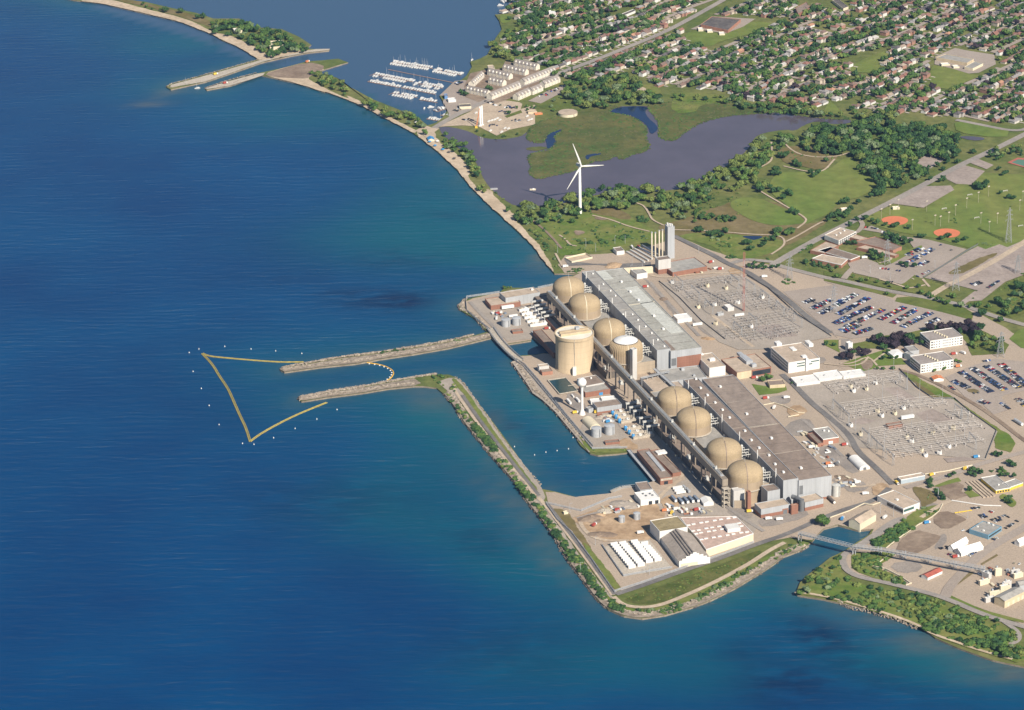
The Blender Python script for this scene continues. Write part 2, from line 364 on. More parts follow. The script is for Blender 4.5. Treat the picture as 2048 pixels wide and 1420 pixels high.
# ------------------------------------------------------------------ lake
SHORE = [[(p.x, p.y) for p in GP(MAIN, 0)], [(p.x, p.y) for p in GP(SPIT, 0)]]
def water():
    st = 22; xs = np.arange(-1500, 1901, st); ys = np.arange(-2000, 4201, st)
    X, Y = np.meshgrid(xs, ys); nx, ny = len(xs), len(ys)
    D = np.full(X.shape, 1e9)
    for poly in SHORE:
        for i in range(len(poly)):
            (ax, ay), (bx, by) = poly[i], poly[(i+1) % len(poly)]
            dx, dy = bx-ax, by-ay; l2 = dx*dx+dy*dy+1e-9
            t = np.clip(((X-ax)*dx+(Y-ay)*dy)/l2, 0, 1); D = np.minimum(D, np.hypot(X-ax-t*dx, Y-ay-t*dy))
    shal = np.exp(-D/75.)
    def blob(px, rx, ry, ang=0):
        c = G(px[0], px[1], 0); s = pxm(px[1]); ca, sa = math.cos(ang), math.sin(ang)
        dx, dy = X-c.x, Y-c.y; u = (dx*ca+dy*sa)/(rx/s); v = (-dx*sa+dy*ca)/(ry/s/.4)
        return np.exp(-(u*u+v*v))
    dark = sum(k*blob(p, a, b, g) for p, a, b, g, k in [((760, 600), 90, 22, .1, .8), ((660, 585), 70, 12, 0, .4), ((520, 560), 120, 18, .05, .25), ((900, 430), 60, 10, -.3, .35), ((820, 700), 40, 6, 0, .4), ((1480, 1300), 50, 16, .1, .5), ((1900, 1400), 60, 14, -.2, .5), ((820, 605), 40, 14, 0, .6), ((1640, 1275), 60, 45, .5, .9), ((1570, 1370), 90, 40, 0, .8), ((1760, 1370), 90, 30, 0, .4), ((800, 520), 120, 26, .2, .35), ((1000, 1300), 200, 60, 0, .3), ((640, 1000), 200, 50, 0, .35), ((1350, 940), 80, 30, 0, .35), ((1010, 850), 25, 60, .6, .5), ((960, 1080), 60, 40, .4, .4)])
    teal = sum(k*blob(p, a, b, g) for p, a, b, g, k in [((830, 400), 120, 60, -.3, .6), ((900, 480), 120, 50, 0, .6), ((960, 520), 110, 25, 0, .5), ((820, 830), 90, 40, 0, .5), ((560, 240), 160, 50, 0, .5), ((330, 90), 140, 40, -.2, .45), ((1150, 1330), 260, 60, .1, .5), ((1850, 1330), 220, 40, -.2, .6), ((1000, 1130), 110, 80, .5, .45), ((760, 480), 150, 60, 0, .35), ((1040, 800), 60, 60, .5, .35), ((1500, 1180), 100, 40, .4, .4), ((800, 1020), 190, 90, .3, .6), ((900, 900), 140, 60, .2, .4), ((700, 480), 200, 60, 0, .35), ((1420, 1360), 120, 50, 0, .45)])
    silt = sum(k*blob(p, a, b, g) for p, a, b, g, k in [((300, 207), 40, 7, .1, .8), ((322, 190), 18, 8, .8, .5), ((360, 182), 30, 6, 0, .6), ((860, 800), 50, 25, .5, .5), ((1020, 1010), 26, 70, .55, .45), ((1090, 1110), 22, 60, .55, .4), ((1640, 1165), 30, 25, .6, .8), ((1850, 1290), 90, 14, -.25, .7), ((2000, 1345), 90, 18, -.2, .8), ((1740, 1235), 90, 12, -.15, .6), ((1090, 505), 12, 26, -.5, .6), ((1350, 1005), 60, 8, .1, .3), ((1075, 530), 24, 16, 0, .5)])
    bc = G(760, 90, 0); bay = 1/(1+np.exp(-((Y-(G(700, 150, 0).y))/60.)))*1/(1+np.exp(-((X-(G(560, 90, 0).x))/40.)))
    # everything beyond the two sand spits is the bay
    def side(a, b):
        A, B = G(*a, 0), G(*b, 0); return (B.x-A.x)*(Y-A.y)-(B.y-A.y)*(X-A.x)
    bay = ((side((150, 0), (520, 122)) > 0) & (side((520, 135), (860, 262)) > 0) & (Y > G(700, 260, 0).y)).astype(float)
    me = bpy.data.meshes.new('lake_water')
    V = np.stack([X.ravel(), Y.ravel(), np.zeros(X.size)], 1)
    idx = np.arange(nx*ny).reshape(ny, nx); F = np.stack([idx[:-1, :-1], idx[:-1, 1:], idx[1:, 1:], idx[1:, :-1]], -1).reshape(-1, 4)
    me.vertices.add(len(V)); me.vertices.foreach_set('co', V.ravel())
    me.loops.add(F.size); me.loops.foreach_set('vertex_index', F.ravel().astype(np.int32))
    me.polygons.add(len(F)); me.polygons.foreach_set('loop_start', np.arange(0, F.size, 4, dtype=np.int32)); me.update()
    a = me.color_attributes.new('bed', 'FLOAT_COLOR', 'POINT')
    C = np.stack([np.clip(shal*.75+teal, 0, 1), np.clip(dark, 0, 1), np.clip(silt+np.exp(-D/14.)*.45, 0, 1), bay], -1).reshape(-1, 4).astype(np.float32)
    a.data.foreach_set('color', C.ravel())
    o = bpy.data.objects.new('lake_water', me); COL.objects.link(o); tag(o, kind='structure')
    M = bpy.data.materials.new('lake_water'); M.use_nodes = True; nt = M.node_tree; L = nt.links.new; b = nt.nodes['Principled BSDF']
    geo = node(nt, 'ShaderNodeNewGeometry'); at = node(nt, 'ShaderNodeVertexColor', layer_name='bed'); sp = node(nt, 'ShaderNodeSeparateColor'); L(at.outputs['Color'], sp.inputs[0])
    def noise(sc, det, stretch=None, rot=0):
        n = node(nt, 'ShaderNodeTexNoise'); n.inputs['Scale'].default_value = sc; n.inputs['Detail'].default_value = det; n.inputs['Roughness'].default_value = .55
        mp = node(nt, 'ShaderNodeMapping'); mp.inputs['Scale'].default_value = stretch or (1, 1, 1); mp.inputs['Rotation'].default_value = (0, 0, rot)
        L(geo.outputs['Position'], mp.inputs['Vector']); L(mp.outputs[0], n.inputs['Vector']); return n.outputs['Fac']
    def mapr(s, a, b_, c=0, d=1):
        r = node(nt, 'ShaderNodeMapRange'); L(s, r.inputs['Value'])
        for k, v in zip(('From Min', 'From Max', 'To Min', 'To Max'), (a, b_, c, d)): r.inputs[k].default_value = v
        return r.outputs[0]
    def mul(a, b_):
        q = node(nt, 'ShaderNodeMath', operation='MULTIPLY'); L(a, q.inputs[0])
        if isinstance(b_, float): q.inputs[1].default_value = b_
        else: L(b_, q.inputs[1])
        return q.outputs[0]
    def mix(f, a, b_):
        q = node(nt, 'ShaderNodeMix', data_type='RGBA'); L(f, q.inputs['Factor'])
        for k, v in (('A', a), ('B', b_)):
            if isinstance(v, tuple): q.inputs[k].default_value = (*v, 1)
            else: L(v, q.inputs[k])
        return q.outputs['Result']
    big = noise(.0035, 5); mid = noise(.02, 6, (1, 1.6, 1))
    deep = mix(mapr(big, .35, .65), WDEEP1, WDEEP2)
    c = mix(mul(sp.outputs[0], mapr(big, .2, .75, .55, 1.1)), deep, WTEAL)
    c = mix(mul(sp.outputs[1], mapr(mid, .36, .54, .1, .95)), c, WDARK)
    c = mix(mul(sp.outputs[2], mapr(mid, .3, .6, .35, .9)), c, WSILT)
    c = mix(at.outputs['Alpha'], c, WBAY)
    L(c, b.inputs['Base Color'])
    b.inputs['Roughness'].default_value = .16; b.inputs['IOR'].default_value = 1.33; b.inputs['Specular IOR Level'].default_value = .27
    w1 = noise(.08, 2, (.3, 1, 1), -.06); w2 = noise(.14, 2, (.4, 1, 1), .1); w3 = noise(.017, 2, (.5, 1, 1), -.12)
    s = node(nt, 'ShaderNodeMath', operation='MULTIPLY_ADD'); L(w1, s.inputs[0]); s.inputs[1].default_value = 1.5; wv = node(nt, 'ShaderNodeTexWave', bands_direction='Y', wave_profile='SIN'); wv.inputs['Scale'].default_value = .0215; wv.inputs['Distortion'].default_value = 9; wv.inputs['Detail'].default_value = 3; wv.inputs['Detail Scale'].default_value = .9; wv.inputs['Detail Roughness'].default_value = .6
    wm = node(nt, 'ShaderNodeMapping'); wm.inputs['Scale'].default_value = (.45, 1, 1); wm.inputs['Rotation'].default_value = (0, 0, .07); L(geo.outputs['Position'], wm.inputs['Vector']); L(wm.outputs[0], wv.inputs['Vector'])
    ww = node(nt, 'ShaderNodeMath', operation='MULTIPLY_ADD'); L(mul(wv.outputs['Fac'], mapr(noise(.011, 3, (.5, 1, 1)), .35, .62, .12, 1)), ww.inputs[0]); ww.inputs[1].default_value = .3; L(mul(w2, .35), ww.inputs[2]); L(ww.outputs[0], s.inputs[2])
    bp = node(nt, 'ShaderNodeBump'); bp.inputs['Strength'].default_value = .8; bp.inputs['Distance'].default_value = WBUMP; L(s.outputs[0], bp.inputs['Height'])
    sy = node(nt, 'ShaderNodeSeparateXYZ'); L(geo.outputs['Position'], sy.inputs[0])
    sc = mul(mapr(at.outputs['Alpha'], 0, 1, 1, .3), mul(mapr(sy.outputs[1], -600, 1100, 1, .36), mapr(big, .3, .7, .55, 1.15))); L(sc, bp.inputs['Strength'])
    L(bp.outputs['Normal'], b.inputs['Normal'])
    me.materials.append(M)
WDEEP1 = (.0, .034, .122); WDEEP2 = (.0, .051, .153); WTEAL = (.002, .094, .122); WDARK = (.001, .012, .05); WSILT = (.10, .11, .10); WBAY = (.042, .090, .160); WBUMP = 1.0
water()
# ------------------------------------------------------------------ pond and marsh
PONDM = mat('pond_water', (.10, .084, .104), .12, var=.1, scale=.01, spec=.4)
BLUEW = mat('clear_pond_water', (.010, .026, .075), .12, var=.1, scale=.02, spec=.4)
POND = Q('z2 665,745 680,775 700,800 760,850 830,905 880,940 900,985 935,1060 985,1120 1050,1170 p 1030,412 1060,413 1130,408 1200,386 1265,386 1350,380 z3 70,1090 200,1030 320,965 400,905 450,850 470,805 520,778 650,757 710,766 760,732 830,707 920,727 1030,722 1040,700 900,692 700,672 640,655 p 1519,222 1400,215 1300,211 1200,214 1130,234 1075,250 1045,270 w4 1900,1062 1750,1095 1560,1105 1400,1075 1280,1012 1150,977 1000,952 930,965')
tag(sheet('pond_water', POND, PONDM, 1, soft=1), kind='structure')
MW = [(1051, 273), (1063, 284), (1084, 287), (1091, 280), (1091, 272), (1100, 266), (1125, 258), (1126, 261), (1110, 272), (1113, 284), (1108, 294), (1094, 301), (1070, 304), (1055, 314), (1063, 331), (1058, 349), (1077, 359), (1104, 352), (1152, 342), (1183, 323), (1217, 321), (1231, 310), (1245, 321), (1262, 309), (1289, 304), (1301, 294), (1289, 273), (1296, 260), (1275, 239), (1251, 229), (1217, 225.6), (1222, 219), (1240, 213), (1200, 209), (1130, 230), (1070, 246)]
ME = [(1296, 216), (1312, 236), (1320, 253), (1316, 272), (1330, 280), (1348, 282), (1372, 263), (1399, 246), (1450, 232), (1519, 227), (1567, 224), (1600, 232), (1655, 238), (1700, 240), (1690, 232), (1600, 216), (1540, 210), (1400, 203), (1296, 206)]
sheet('marsh_west', MW, REED, 3, soft=1, edge=3); sheet('marsh_east', ME, REED, 3, soft=1, edge=3)
sheet('marsh_islet', [(1048, 299), (1060, 294), (1090, 293), (1094, 297), (1070, 302)], REED, 3, soft=1, edge=2)
sheet('marsh_inlet', Q('z2 1665,655 1700,632 1780,622 1860,622 1895,632 1870,650 1890,690 1940,730 1950,760 1905,790 1890,740 1850,705 1800,680 1740,668'), BLUEW, 4, soft=1)
sheet('marsh_creek', Q('z2 1395,752 1350,765 1305,785 1288,808 1298,845 1300,872 1335,860 1352,835 1340,800 1365,772'), BLUEW, 4, soft=1)
sheet('marsh_pool', Q('z2 1520,910 1560,900 1620,895 1610,905 1550,915 1545,930 1530,935'), BLUEW, 4, soft=1)
sheet('park_pool', Q('z5 920,368 1000,362 1150,365 1130,385 1060,405 1030,400'), BLUEW, 5, soft=1)
sheet('creek_water', Q('z3 1660,800 1720,795 1820,805 1810,820 1740,822'), PONDM, 4, soft=1)
# ------------------------------------------------------------------ sand
sheet('beach', Q('z4 945,288 920,268 850,178 760,58 700,-2 z2 1060,1290 950,1190 850,1090 780,1000 700,920 600,840 540,790 535,750 600,745 640,770 660,820 700,855 760,890 800,930 850,985 835,1040 880,1085 920,1120 965,1100 1010,1170 1060,1210 1120,1265 1110,1290 1160,1330 1190,1370 p 1072,482 1090,508 1104,532 1108,543'), SAND, 2, soft=1, edge=2)
sheet('spit_beach', Q('z2 520,780 450,740 330,680 220,620 100,570 0,535 z1 1900,540 1750,490 1600,455 1540,430 1650,400 1800,362 1905,400 1870,420 1790,450 1850,490 1960,545 2048,580 z2 120,552 210,590 240,612 330,652 420,705 500,745 540,765'), SAND, 2, soft=1, edge=1.5)
sheet('spit_gravel', Q('z1 1600,450 1540,432 1650,402 1800,362 1890,380 1900,400 1830,440 1790,460 1700,458'), BROWN, 3, soft=1, edge=2)
sheet('north_beach', Q('z1 430,2 600,20 750,55 900,90 1050,125 1150,165 1230,195 1300,235 1400,275 1480,325 1525,357 1700,325 1790,300 1790,285 1640,305 1600,318 1560,320 1530,290 1440,250 1350,205 1250,190 1180,150 1060,100 950,75 850,50 720,15 640,-5'), SAND, 2, soft=1, edge=1.5)
sheet('north_dirt', Q('z1 640,-10 760,20 900,45 950,70 1060,95 1180,140 1240,160 1230,120 1130,85 1000,55 850,15 760,-5'), DRYG, 3, soft=1, edge=2)
for nm, s in (('north_pier', 'z1 995,512 1000,496 1100,470 1300,415 1520,352 1700,325 1790,308 1925,293 1930,285 1850,287 1780,297 1700,318 1535,362 1350,427 1200,477'), ('south_pier', 'z1 1205,522 1210,514 1320,480 1500,432 1550,425 1540,440 1450,470 1350,500')):
    sheet(nm, Q(s), CONC, 4)
# ------------------------------------------------------------------ plant yard and its neighbours
sheet('plant_yard', Q('''p 1100,573 1020,580 945,597 924,606 935,622 965,645 985,668 1000,690 1018,687 1062,680 1063,674 1109,709 1087,707 1071,710 1041,712 1029,722 1045,748 1066,779 1103,803 1143,848 1170,884 1185,897 1256,899 1257,905 1310,962 1270,971 1228,980 1222,986 1150,994 1110,984 1092,984 1096,1005 1110,1020 1140,1060 1175,1110 1205,1150 1232,1185 1298,1163 1400,1127 1508,1087 1580,1075 1625,1080 1646,1057 1676,1049 1717,1060 1748,1058
 1742,1070 1712,1092 1692,1108 1690,1130 1705,1145 1760,1160 1850,1180 1950,1212 2060,1254 2060,880 2060,690 2010,655 1930,612 1800,585 1690,562 1600,545 1540,530 1480,518 1420,500 1350,470 1338,480 1300,492 1240,505 1200,508 1130,511 1116,530 1130,546 1160,546 1124,562'''), YARD, 2, edge=1)
def S(nm, s, m_, l=3, soft=0, edge=0): return sheet(nm, Q(s), m_, l, soft, edge)
S('yard_concrete', 'z4 1040,175 1180,200 1300,215 1560,215 1830,200 1830,230 1560,270 1420,235 1340,225 1080,235', ASPH, 4)
S('yard_apron', 'y2 480,0 600,0 1000,500 1240,600 1310,650 1240,760 1120,620 600,600 480,560 440,480 480,420 700,320', YARD2, 3, 0, 2)
S('yard_dirt', 'y3 345,600 420,570 640,500 880,470 1010,480 1090,590 960,640 930,700 1000,770 780,775 560,780 470,700', DIRT, 4, 1, 3)
S('dirt_heap_area', 'y3 440,590 560,580 590,640 480,640', BROWN, 5, 1, 2)
S('storage_pad', 'y3 595,820 780,780 955,765 1130,985 1060,1000 760,1045', CONC, 5)
S('west_yard', 'z4 180,560 440,500 600,630 760,770 740,900 520,920 380,780 230,620', YARD2, 4, 0, 1)
S('drying_ground', 'y1 880,930 1100,950 1330,1240 1290,1300 940,1300 800,1150', YARD2, 4, 0, 1)
S('breakwater_top', 'y7 200,120 290,90 340,120 420,230 520,370 640,520 760,680 800,740 780,780 720,720 600,560 480,400 380,270 300,200 240,150', YARD2, 2, 1, 1)
S('breakwater_lower', 'y7 780,740 790,800 900,950 1020,1120 1130,1270 1190,1310 1170,1340 1130,1310 1000,1150 880,985 760,810 735,760', YARD2, 2, 1, 1)
S('breakwater_grass', 'y7 280,95 320,110 400,220 470,320 560,450 680,610 760,720 740,720 650,610 540,460 440,320 380,230 300,130', ROUGHG, 4, 1, 1.5)
S('road_verge', 'y3 200,520 300,530 350,580 420,700 600,960 720,1100 740,1150 700,1180 560,980 400,740 260,590', DRYG, 4, 1, 2)
S('road_verge_green', 'y3 430,780 480,800 620,980 740,1140 700,1175 580,1000', ROUGHG, 5, 1, 2)
S('berm_grass', 'y2 190,1285 500,1180 800,1075 1000,1000 1250,900 1310,895 1325,915 1250,975 1000,1095 800,1200 550,1310 400,1330 250,1320', BERM, 3, 1, 1.5)
S('shore_scrub', 'y2 1440,905 1560,850 1690,810 1700,840 1500,930 1300,1060 1100,1170 900,1280 740,1345 540,1400 p 1290,1228 1240,1222 1215,1208 1190,1180 1178,1160 1190,1165 1230,1205 1270,1220 1310,1218 1350,1205 1420,1172 1490,1135', ROUGHG, 3, 1, 1)
S('intake_bank', 'y1 130,440 200,540 270,640 330,740 430,810 560,930 700,1100 830,1250 900,1340 940,1330 800,1150 640,960 520,810 380,650 240,470 150,425', YARD2, 4)
S('bank_grass', 'y1 780,1130 930,1290 960,1310 1290,1300 1290,1340 1000,1350 880,1330', ROUGHG, 5, 1, 1)
S('office_lawn', 'z8 1030,545 1180,570 1380,570 1390,610 1300,640 1200,650 1110,660', LAWN, 4)
S('garden_lawn', 'z7 170,440 450,350 640,290 800,400 830,450 560,465 420,530 250,470', LAWN, 4, 0, 1)
S('bed_brown', 'z7 350,420 470,390 520,470 420,520', BROWN, 5, 1, 2)
S('tree_belt_lawn', 'z7 290,240 500,200 700,130 960,80 1250,40 1500,60 1640,120 1880,250 1830,340 1500,360 1440,220 1300,60 980,140 960,230 560,290 280,290', GRASS, 4, 0, 1)
S('lawn_by_gate', 'z7 0,200 150,200 160,330 0,250', LAWN, 4)
S('lot_one', 'z5 1350,930 1870,860 z6 0,930 340,1000 560,1060 750,1130 1100,1200 1420,1290 1650,1370 1500,1420 1300,1330 z7 980,100 760,150 500,160 280,190 100,150 60,80 z5 1900,1400 1600,1140', LOT, 4)
S('lot_two', 'z7 1230,580 1480,470 1740,390 2100,430 2100,700 1840,760 1700,860 1600,870 1480,830', LOT, 4)
S('lot_two_low', 'z7 1550,800 1780,770 1900,900 1720,960', LOT, 4)
S('lot_grass', 'z7 1440,700 1560,700 1600,740 1480,740', DRYG, 5, 1, 2)
S('east_green', 'z7 2100,60 1960,110 1880,190 2000,280 2100,300', LAWN, 5)
S('verge_green', 'z7 780,500 880,540 1200,720 1330,800 1480,900 1620,1000 1900,1180 1950,1250 1880,1340 1740,1300 1720,1180 1560,1080 1440,920 1280,790 1120,800 960,680', ROUGHG, 4, 0, 2)
S('verge_gap', 'z7 900,600 1150,770 1280,775 1120,800 960,690', DRYG, 5, 0, 1)
S('school_lot', 'z6 240,740 420,690 620,770 700,740 920,600 870,530 790,470 1050,500 1450,600 1000,890 800,960 560,900 300,840', LOT, 4)
S('school_front', 'z6 380,400 480,360 620,420 780,470 920,540 700,480 560,430', LOT, 4)
S('school_lawn', 'z6 750,620 870,600 990,560 1000,590 860,650 700,740 560,760 520,700 640,690', LAWN, 5)
S('verge_school', 'z6 0,820 200,860 260,880 480,920 720,980 820,940 920,860 1010,910 1260,960 1100,1080 900,1040 700,1010 300,910 0,860', GRASS, 4)
S('verge_road', 'z6 0,900 300,960 740,1060 700,1090 340,1000 0,920', GRASS, 4)
S('verge_lot', 'z6 740,1090 860,1080 1100,1110 1400,1180 1520,1250 1500,1320 1200,1240 900,1170 720,1130', GRASS, 4)
S('east_lot', 'z6 1020,890 1230,760 1460,620 1560,570 1640,600 1780,550 1860,580 2000,520 2100,540 2100,830 1840,930 1600,1120 1440,1130 1560,1020 1260,940', GLOT, 4)
S('east_lot_strip', 'z6 1250,840 1560,690 1750,630 1760,650 1600,740 1450,830 1300,860', DRYG, 5, 1, 2)
S('east_wood_ground', 'z6 1480,1140 1620,1120 1850,940 2100,850 2100,1230 1900,1290 1700,1230 1560,1180', GRASS, 5, 0, 2)
S('meadow', 'z5 1300,560 1450,470 1660,400 1720,420 1480,570 1330,600', GRASS, 3)
# park
S('park_meadow', 'z5 100,250 320,200 700,60 800,20 1270,0 1600,180 1560,250 1720,220 1900,90 2029,60 1500,420 1380,460 1250,560 940,590 660,480 500,410 250,350 100,330', DRYG, 2, 1, 3)
S('park_green_strip', 'z5 250,370 420,330 800,340 1150,380 1350,400 1370,450 1200,560 940,600 780,570 680,490 480,420', ROUGHG, 3, 1, 2)
S('turbine_hill', 'w5 300,470 480,420 900,330 1100,300 1300,330 1500,390 1600,480 1860,600 1760,700 1500,780 1160,830 760,880 690,890 600,740 440,600', ROUGHG, 2, 1, 3)
S('turbine_hill_top', 'w5 1000,350 1200,310 1400,350 1560,430 1500,470 1250,420 1080,390', DRYG, 3, 1, 3)
S('hill_bare', 'w5 1080,435 1180,430 1250,455 1200,475', BROWN, 4, 1, 3)
S('hill_bare_two', 'w5 850,590 960,590 1000,620 900,650', BROWN, 4, 1, 3)
S('oval_lawn', 'z3 310,1190 400,1150 500,1160 600,1200 700,1240 770,1290 750,1310 600,1322 480,1300 380,1250', LAWN, 4, 2)
S('great_lawn', 'z3 560,1070 600,1000 760,1010 900,1000 1000,920 1060,930 1100,1000 1190,1070 1150,1130 950,1190 850,1270 780,1290 640,1190 560,1120', LAWN, 4, 2, 2)
S('pond_lawn', 'z3 700,850 850,860 960,900 940,940 860,1000 720,960 640,960 600,880', DRYG, 4, 1, 3)
S('park_lawn_low', 'z3 640,1190 780,1280 770,1310 900,1250 960,1190 850,1160', LAWN, 3)
S('sports_field', 'p 1728,434 1790,410 1850,418 1905,374 1960,345 2070,350 2070,482 1990,500 1935,495 1880,478 1810,466 1790,462 1745,448', LAWN, 3)
S('field_band', 'p 1895,402 1985,380 2010,392 1915,425', LAWN, 4); S('field_worn', 'v1 680,640 1330,230 1430,260 1250,420 880,640', BROWN, 5, 2, 3) if False else None
for nm, (u, v) in (('clay_infield', (1790, 441)), ('clay_infield', (1894, 466))):
    c = G(u, v, lv(5)+.01); r = 26/pxm(v); b = MB(); b.face([(c.x+r*math.cos(a)*(1+.04*math.sin(3*a)), c.y+r*math.sin(a), c.z) for a in [i*2*math.pi/40 for i in range(40)]]); tag(b.build(nm, ORANGE), kind='structure')
S('gravel_lot', 'z3 1280,1190 1460,1090 1620,1085 1640,1110 1460,1215', GLOT, 4)
S('gravel_lot', 'z3 1560,1030 1680,960 1820,1000 1740,1080 1650,1075', GLOT, 4)
S('gravel_lot', 'z3 1420,940 1480,905 1590,930 1500,985 1430,985', GLOT, 4)
S('gravel_lot', 'z3 1700,940 1770,925 1870,965 1830,990', GLOT, 4)
COURT = mat('court_green', (.10, .2, .15), .8, var=.1); COURTR = mat('court_red', (.42, .14, .10), .8, var=.1)
S('tennis_court', 'z3 1950,950 2010,922 2120,930 2120,1000', COURTR, 5); S('court_surface', 'z3 1975,950 2015,932 2110,940 2110,990', COURT, 6)
# suburb open ground
S('school_field', 'w2 100,430 180,360 400,380 620,390 760,320 920,240 1180,280 1100,320 950,380 700,440 540,480 400,550 200,510', LAWN, 4, 1)
S('ball_field', 'w3 960,760 1050,770 1200,800 1450,870 1530,880 1460,920 1340,960 1290,1040 1150,1050 930,990', LAWN, 4, 1)
S('valley_green', 'w3 0,780 240,660 460,580 470,610 380,740 320,850 120,850 0,830', LAWN, 4, 1)
S('hollow_green', 'w2 1720,1340 1800,1180 1860,1210 1930,1290 1920,1330', LAWN, 4, 1)
S('marsh_green', 'w2 -40,1110 200,1070 640,1130 640,1180 300,1230 230,1310 -40,1330', ROUGHG, 4, 1, 3); S('marsh_green', 'w1 1650,1010 1740,970 1880,1040 1900,1100 1700,1100', ROUGHG, 4, 1, 3)
S('bay_green', 'w1 0,170 90,165 150,240 40,280 0,250', LAWN, 4, 1); S('bay_green', 'w1 -20,400 140,340 260,350 140,450 0,470', LAWN, 4, 1)
S('school_paving', 'w2 180,340 290,290 430,190 760,210 940,220 800,310 600,390 300,350', LOT, 5)
S('school_paving', 'w3 1010,660 1240,560 1380,590 1700,640 1720,750 1520,850 1400,860 1200,800 1000,750', LOT, 5)
S('round_paving', 'w1 1560,1050 1600,1018 1680,1018 1720,1045 1680,1070 1600,1075', PATH, 5, 2)
S('creek_bank', 'z3 1640,720 1700,705 1960,760 1950,800 1840,800 1700,780 1650,760', LAWN, 4)
# marina ground
S('marina_yard', 'w4 900,960 1290,780 1420,680 1640,640 1870,670 1900,690 1880,750 2048,700 2048,930 1900,960 1750,990 1600,1060 1480,1000 1380,950 1200,940 1000,950', PATH, 3)
S('marina_quay', 'w4 970,660 1010,600 930,590 1110,420 1220,410 1290,420 1260,500 1200,560 1240,610 1420,680 1300,770 1050,860 1040,800', LOT, 3)
S('townhouse_court', 'w4 1220,480 1290,330 1460,290 1500,300 1660,270 1700,190 2100,260 2100,500 1600,680 1420,680 1240,610', BROWN, 4)
S('beach_paving', 'w4 640,1000 780,945 860,970 890,1080 800,1100 720,1040', PATH, 4)
S('townhouse_lot', 'w1 330,1180 560,1060 780,990 800,1020 690,1100 480,1210', LOT, 4); S('marina_green', 'w1 380,1180 700,1110 880,1200 820,1290 600,1290 440,1250', GRASS, 3, 1, 2)
S('marina_green', 'w4 1690,830 1880,760 1900,790 1720,850', GRASS, 5)
# bottom right corner
S('point_brush', 'y5 150,640 230,540 330,450 430,380 440,480 500,550 700,600 900,640 1100,690 1300,780 1480,830 1600,880 1640,920 1590,980 1684,990 1684,1110 1500,1060 1370,1020 1200,960 1060,910 960,850 800,790 640,740 400,670 220,640', ROUGHG, 4, 1, 2)
S('inner_brush', 'y5 500,350 700,360 820,370 700,440 690,460 830,510 910,580 800,570 640,520 530,470', ROUGHG, 4, 1, 2)
S('strip_brush', 'y5 640,310 820,180 870,160 960,165 930,200 800,290 740,330', ROUGHG, 4, 1, 2)
S('corner_verge', 'y5 1140,640 1180,640 1400,740 1684,815 1684,830 1500,795 1300,720', ROUGHG, 4); S('corner_verge', 'y5 1155,600 1320,485 1350,490 1190,605', DRYG, 4); S('corner_verge', 'y5 1390,430 1500,365 1510,375 1400,440', DRYG, 4)
S('brown_plot', 'y4 900,860 1080,690 1280,740 1340,760 1150,910 1000,900', BROWN, 4, 1, 2); S('brown_plot', 'y4 1230,620 1330,520 1560,600 1500,640 1350,700', BROWN, 4, 1, 2)
S('brown_plot', 'w6 830,780 1130,700 1220,750 1180,830 1280,880 1060,950 960,880', BROWN, 5)
S('yard_grass', 'w6 800,760 1000,680 1140,640 1180,690 900,770', LAWN, 4); S('yard_grass', 'w6 1220,840 1300,800 1440,890 1300,915', LAWN, 5); S('yard_grass', 'w6 1680,900 1760,850 1930,960 1920,1020 1860,1050 1760,970', LAWN, 5, 1)
S('ditch_brush', 'w6 480,760 700,780 860,900 840,960 640,1060 620,940', DRYG, 4, 1, 2); S('ditch_brush', 'w6 180,1420 420,1180 560,1090 900,990 940,1020 860,1120 700,1210 500,1330 420,1420', ROUGHG, 4, 1, 2)
S('substation_ground', 'z5 90,840 800,760 980,780 1500,1170 1850,1390 z8 1500,130 1240,190 900,200 700,120 480,-60', YARD2, 4)
S('substation_ground', 'z8 1450,560 1660,530 z7 480,500 760,510 930,700 1100,810 1310,800 1480,930 1760,1130 1640,1420 z8 2029,1180 1700,800 1550,620', YARD2, 4)
for s in ('z7 600,690 760,680 940,800 800,830', 'z7 930,950 1100,900 1330,1010 1060,1060', 'z7 380,990 540,1020 400,1060 250,1040', 'w6 940,380 1220,360 1400,400 1000,440', 'z5 1000,1280 1300,1260 1500,1380 1200,1400'):
    S('gravel_bay', s, GLOT, 5)
# ------------------------------------------------------------------ roads and paths
def R(nm, s, w, m_=ROAD, l=6, soft=2): return ribbon(nm, Q(s), w, m_, l, soft)
R('beach_road', 'p 2070,258 2020,283 1975,305 1920,330 1850,368 1780,405 1700,445 1640,475 1600,497 1560,520 1545,530', 12)
R('park_road', 'p 1545,527 1576,536 1615,546 1655,556 1687,561 1746,575 1796,585 1855,595 1924,609 1993,634 2070,655', 10)
R('gate_road', 'z5 1270,630 1100,610 960,600 830,640', 9); R('plant_road', 'z5 240,360 480,480 650,560 800,650 980,720 1180,850 1400,1010 1600,1190 1830,1350', 9, ASPH, 7)
R('yard_road', 'y8 1070,195 1180,290 1300,420 1450,540 1623,690 y4 580,0 750,150 900,300', 8, ASPH); R('shore_road', 'y2 130,1250 400,1160 700,1050 1000,950 1250,850 1500,770 1700,680 y4 370,560 500,510 750,440 870,330', 8, ASPH)
R('breakwater_road', 'y3 690,1185 500,920 350,720 170,490', 5, ASPH); R('breakwater_road', 'y7 760,740 600,540 430,320 340,190', 4.5, ASPH); R('breakwater_track', 'y7 745,745 590,560 420,340 300,170 290,130', 4, PATH, 5); R('breakwater_track', 'y3 675,1190 480,920 330,720 150,490 100,440', 5, PATH, 5)
R('shore_track', 'y2 110,1270 180,1335 300,1358 450,1350 600,1300 900,1170 1200,1010 1320,930 1400,880 1500,830', 6, PATH)
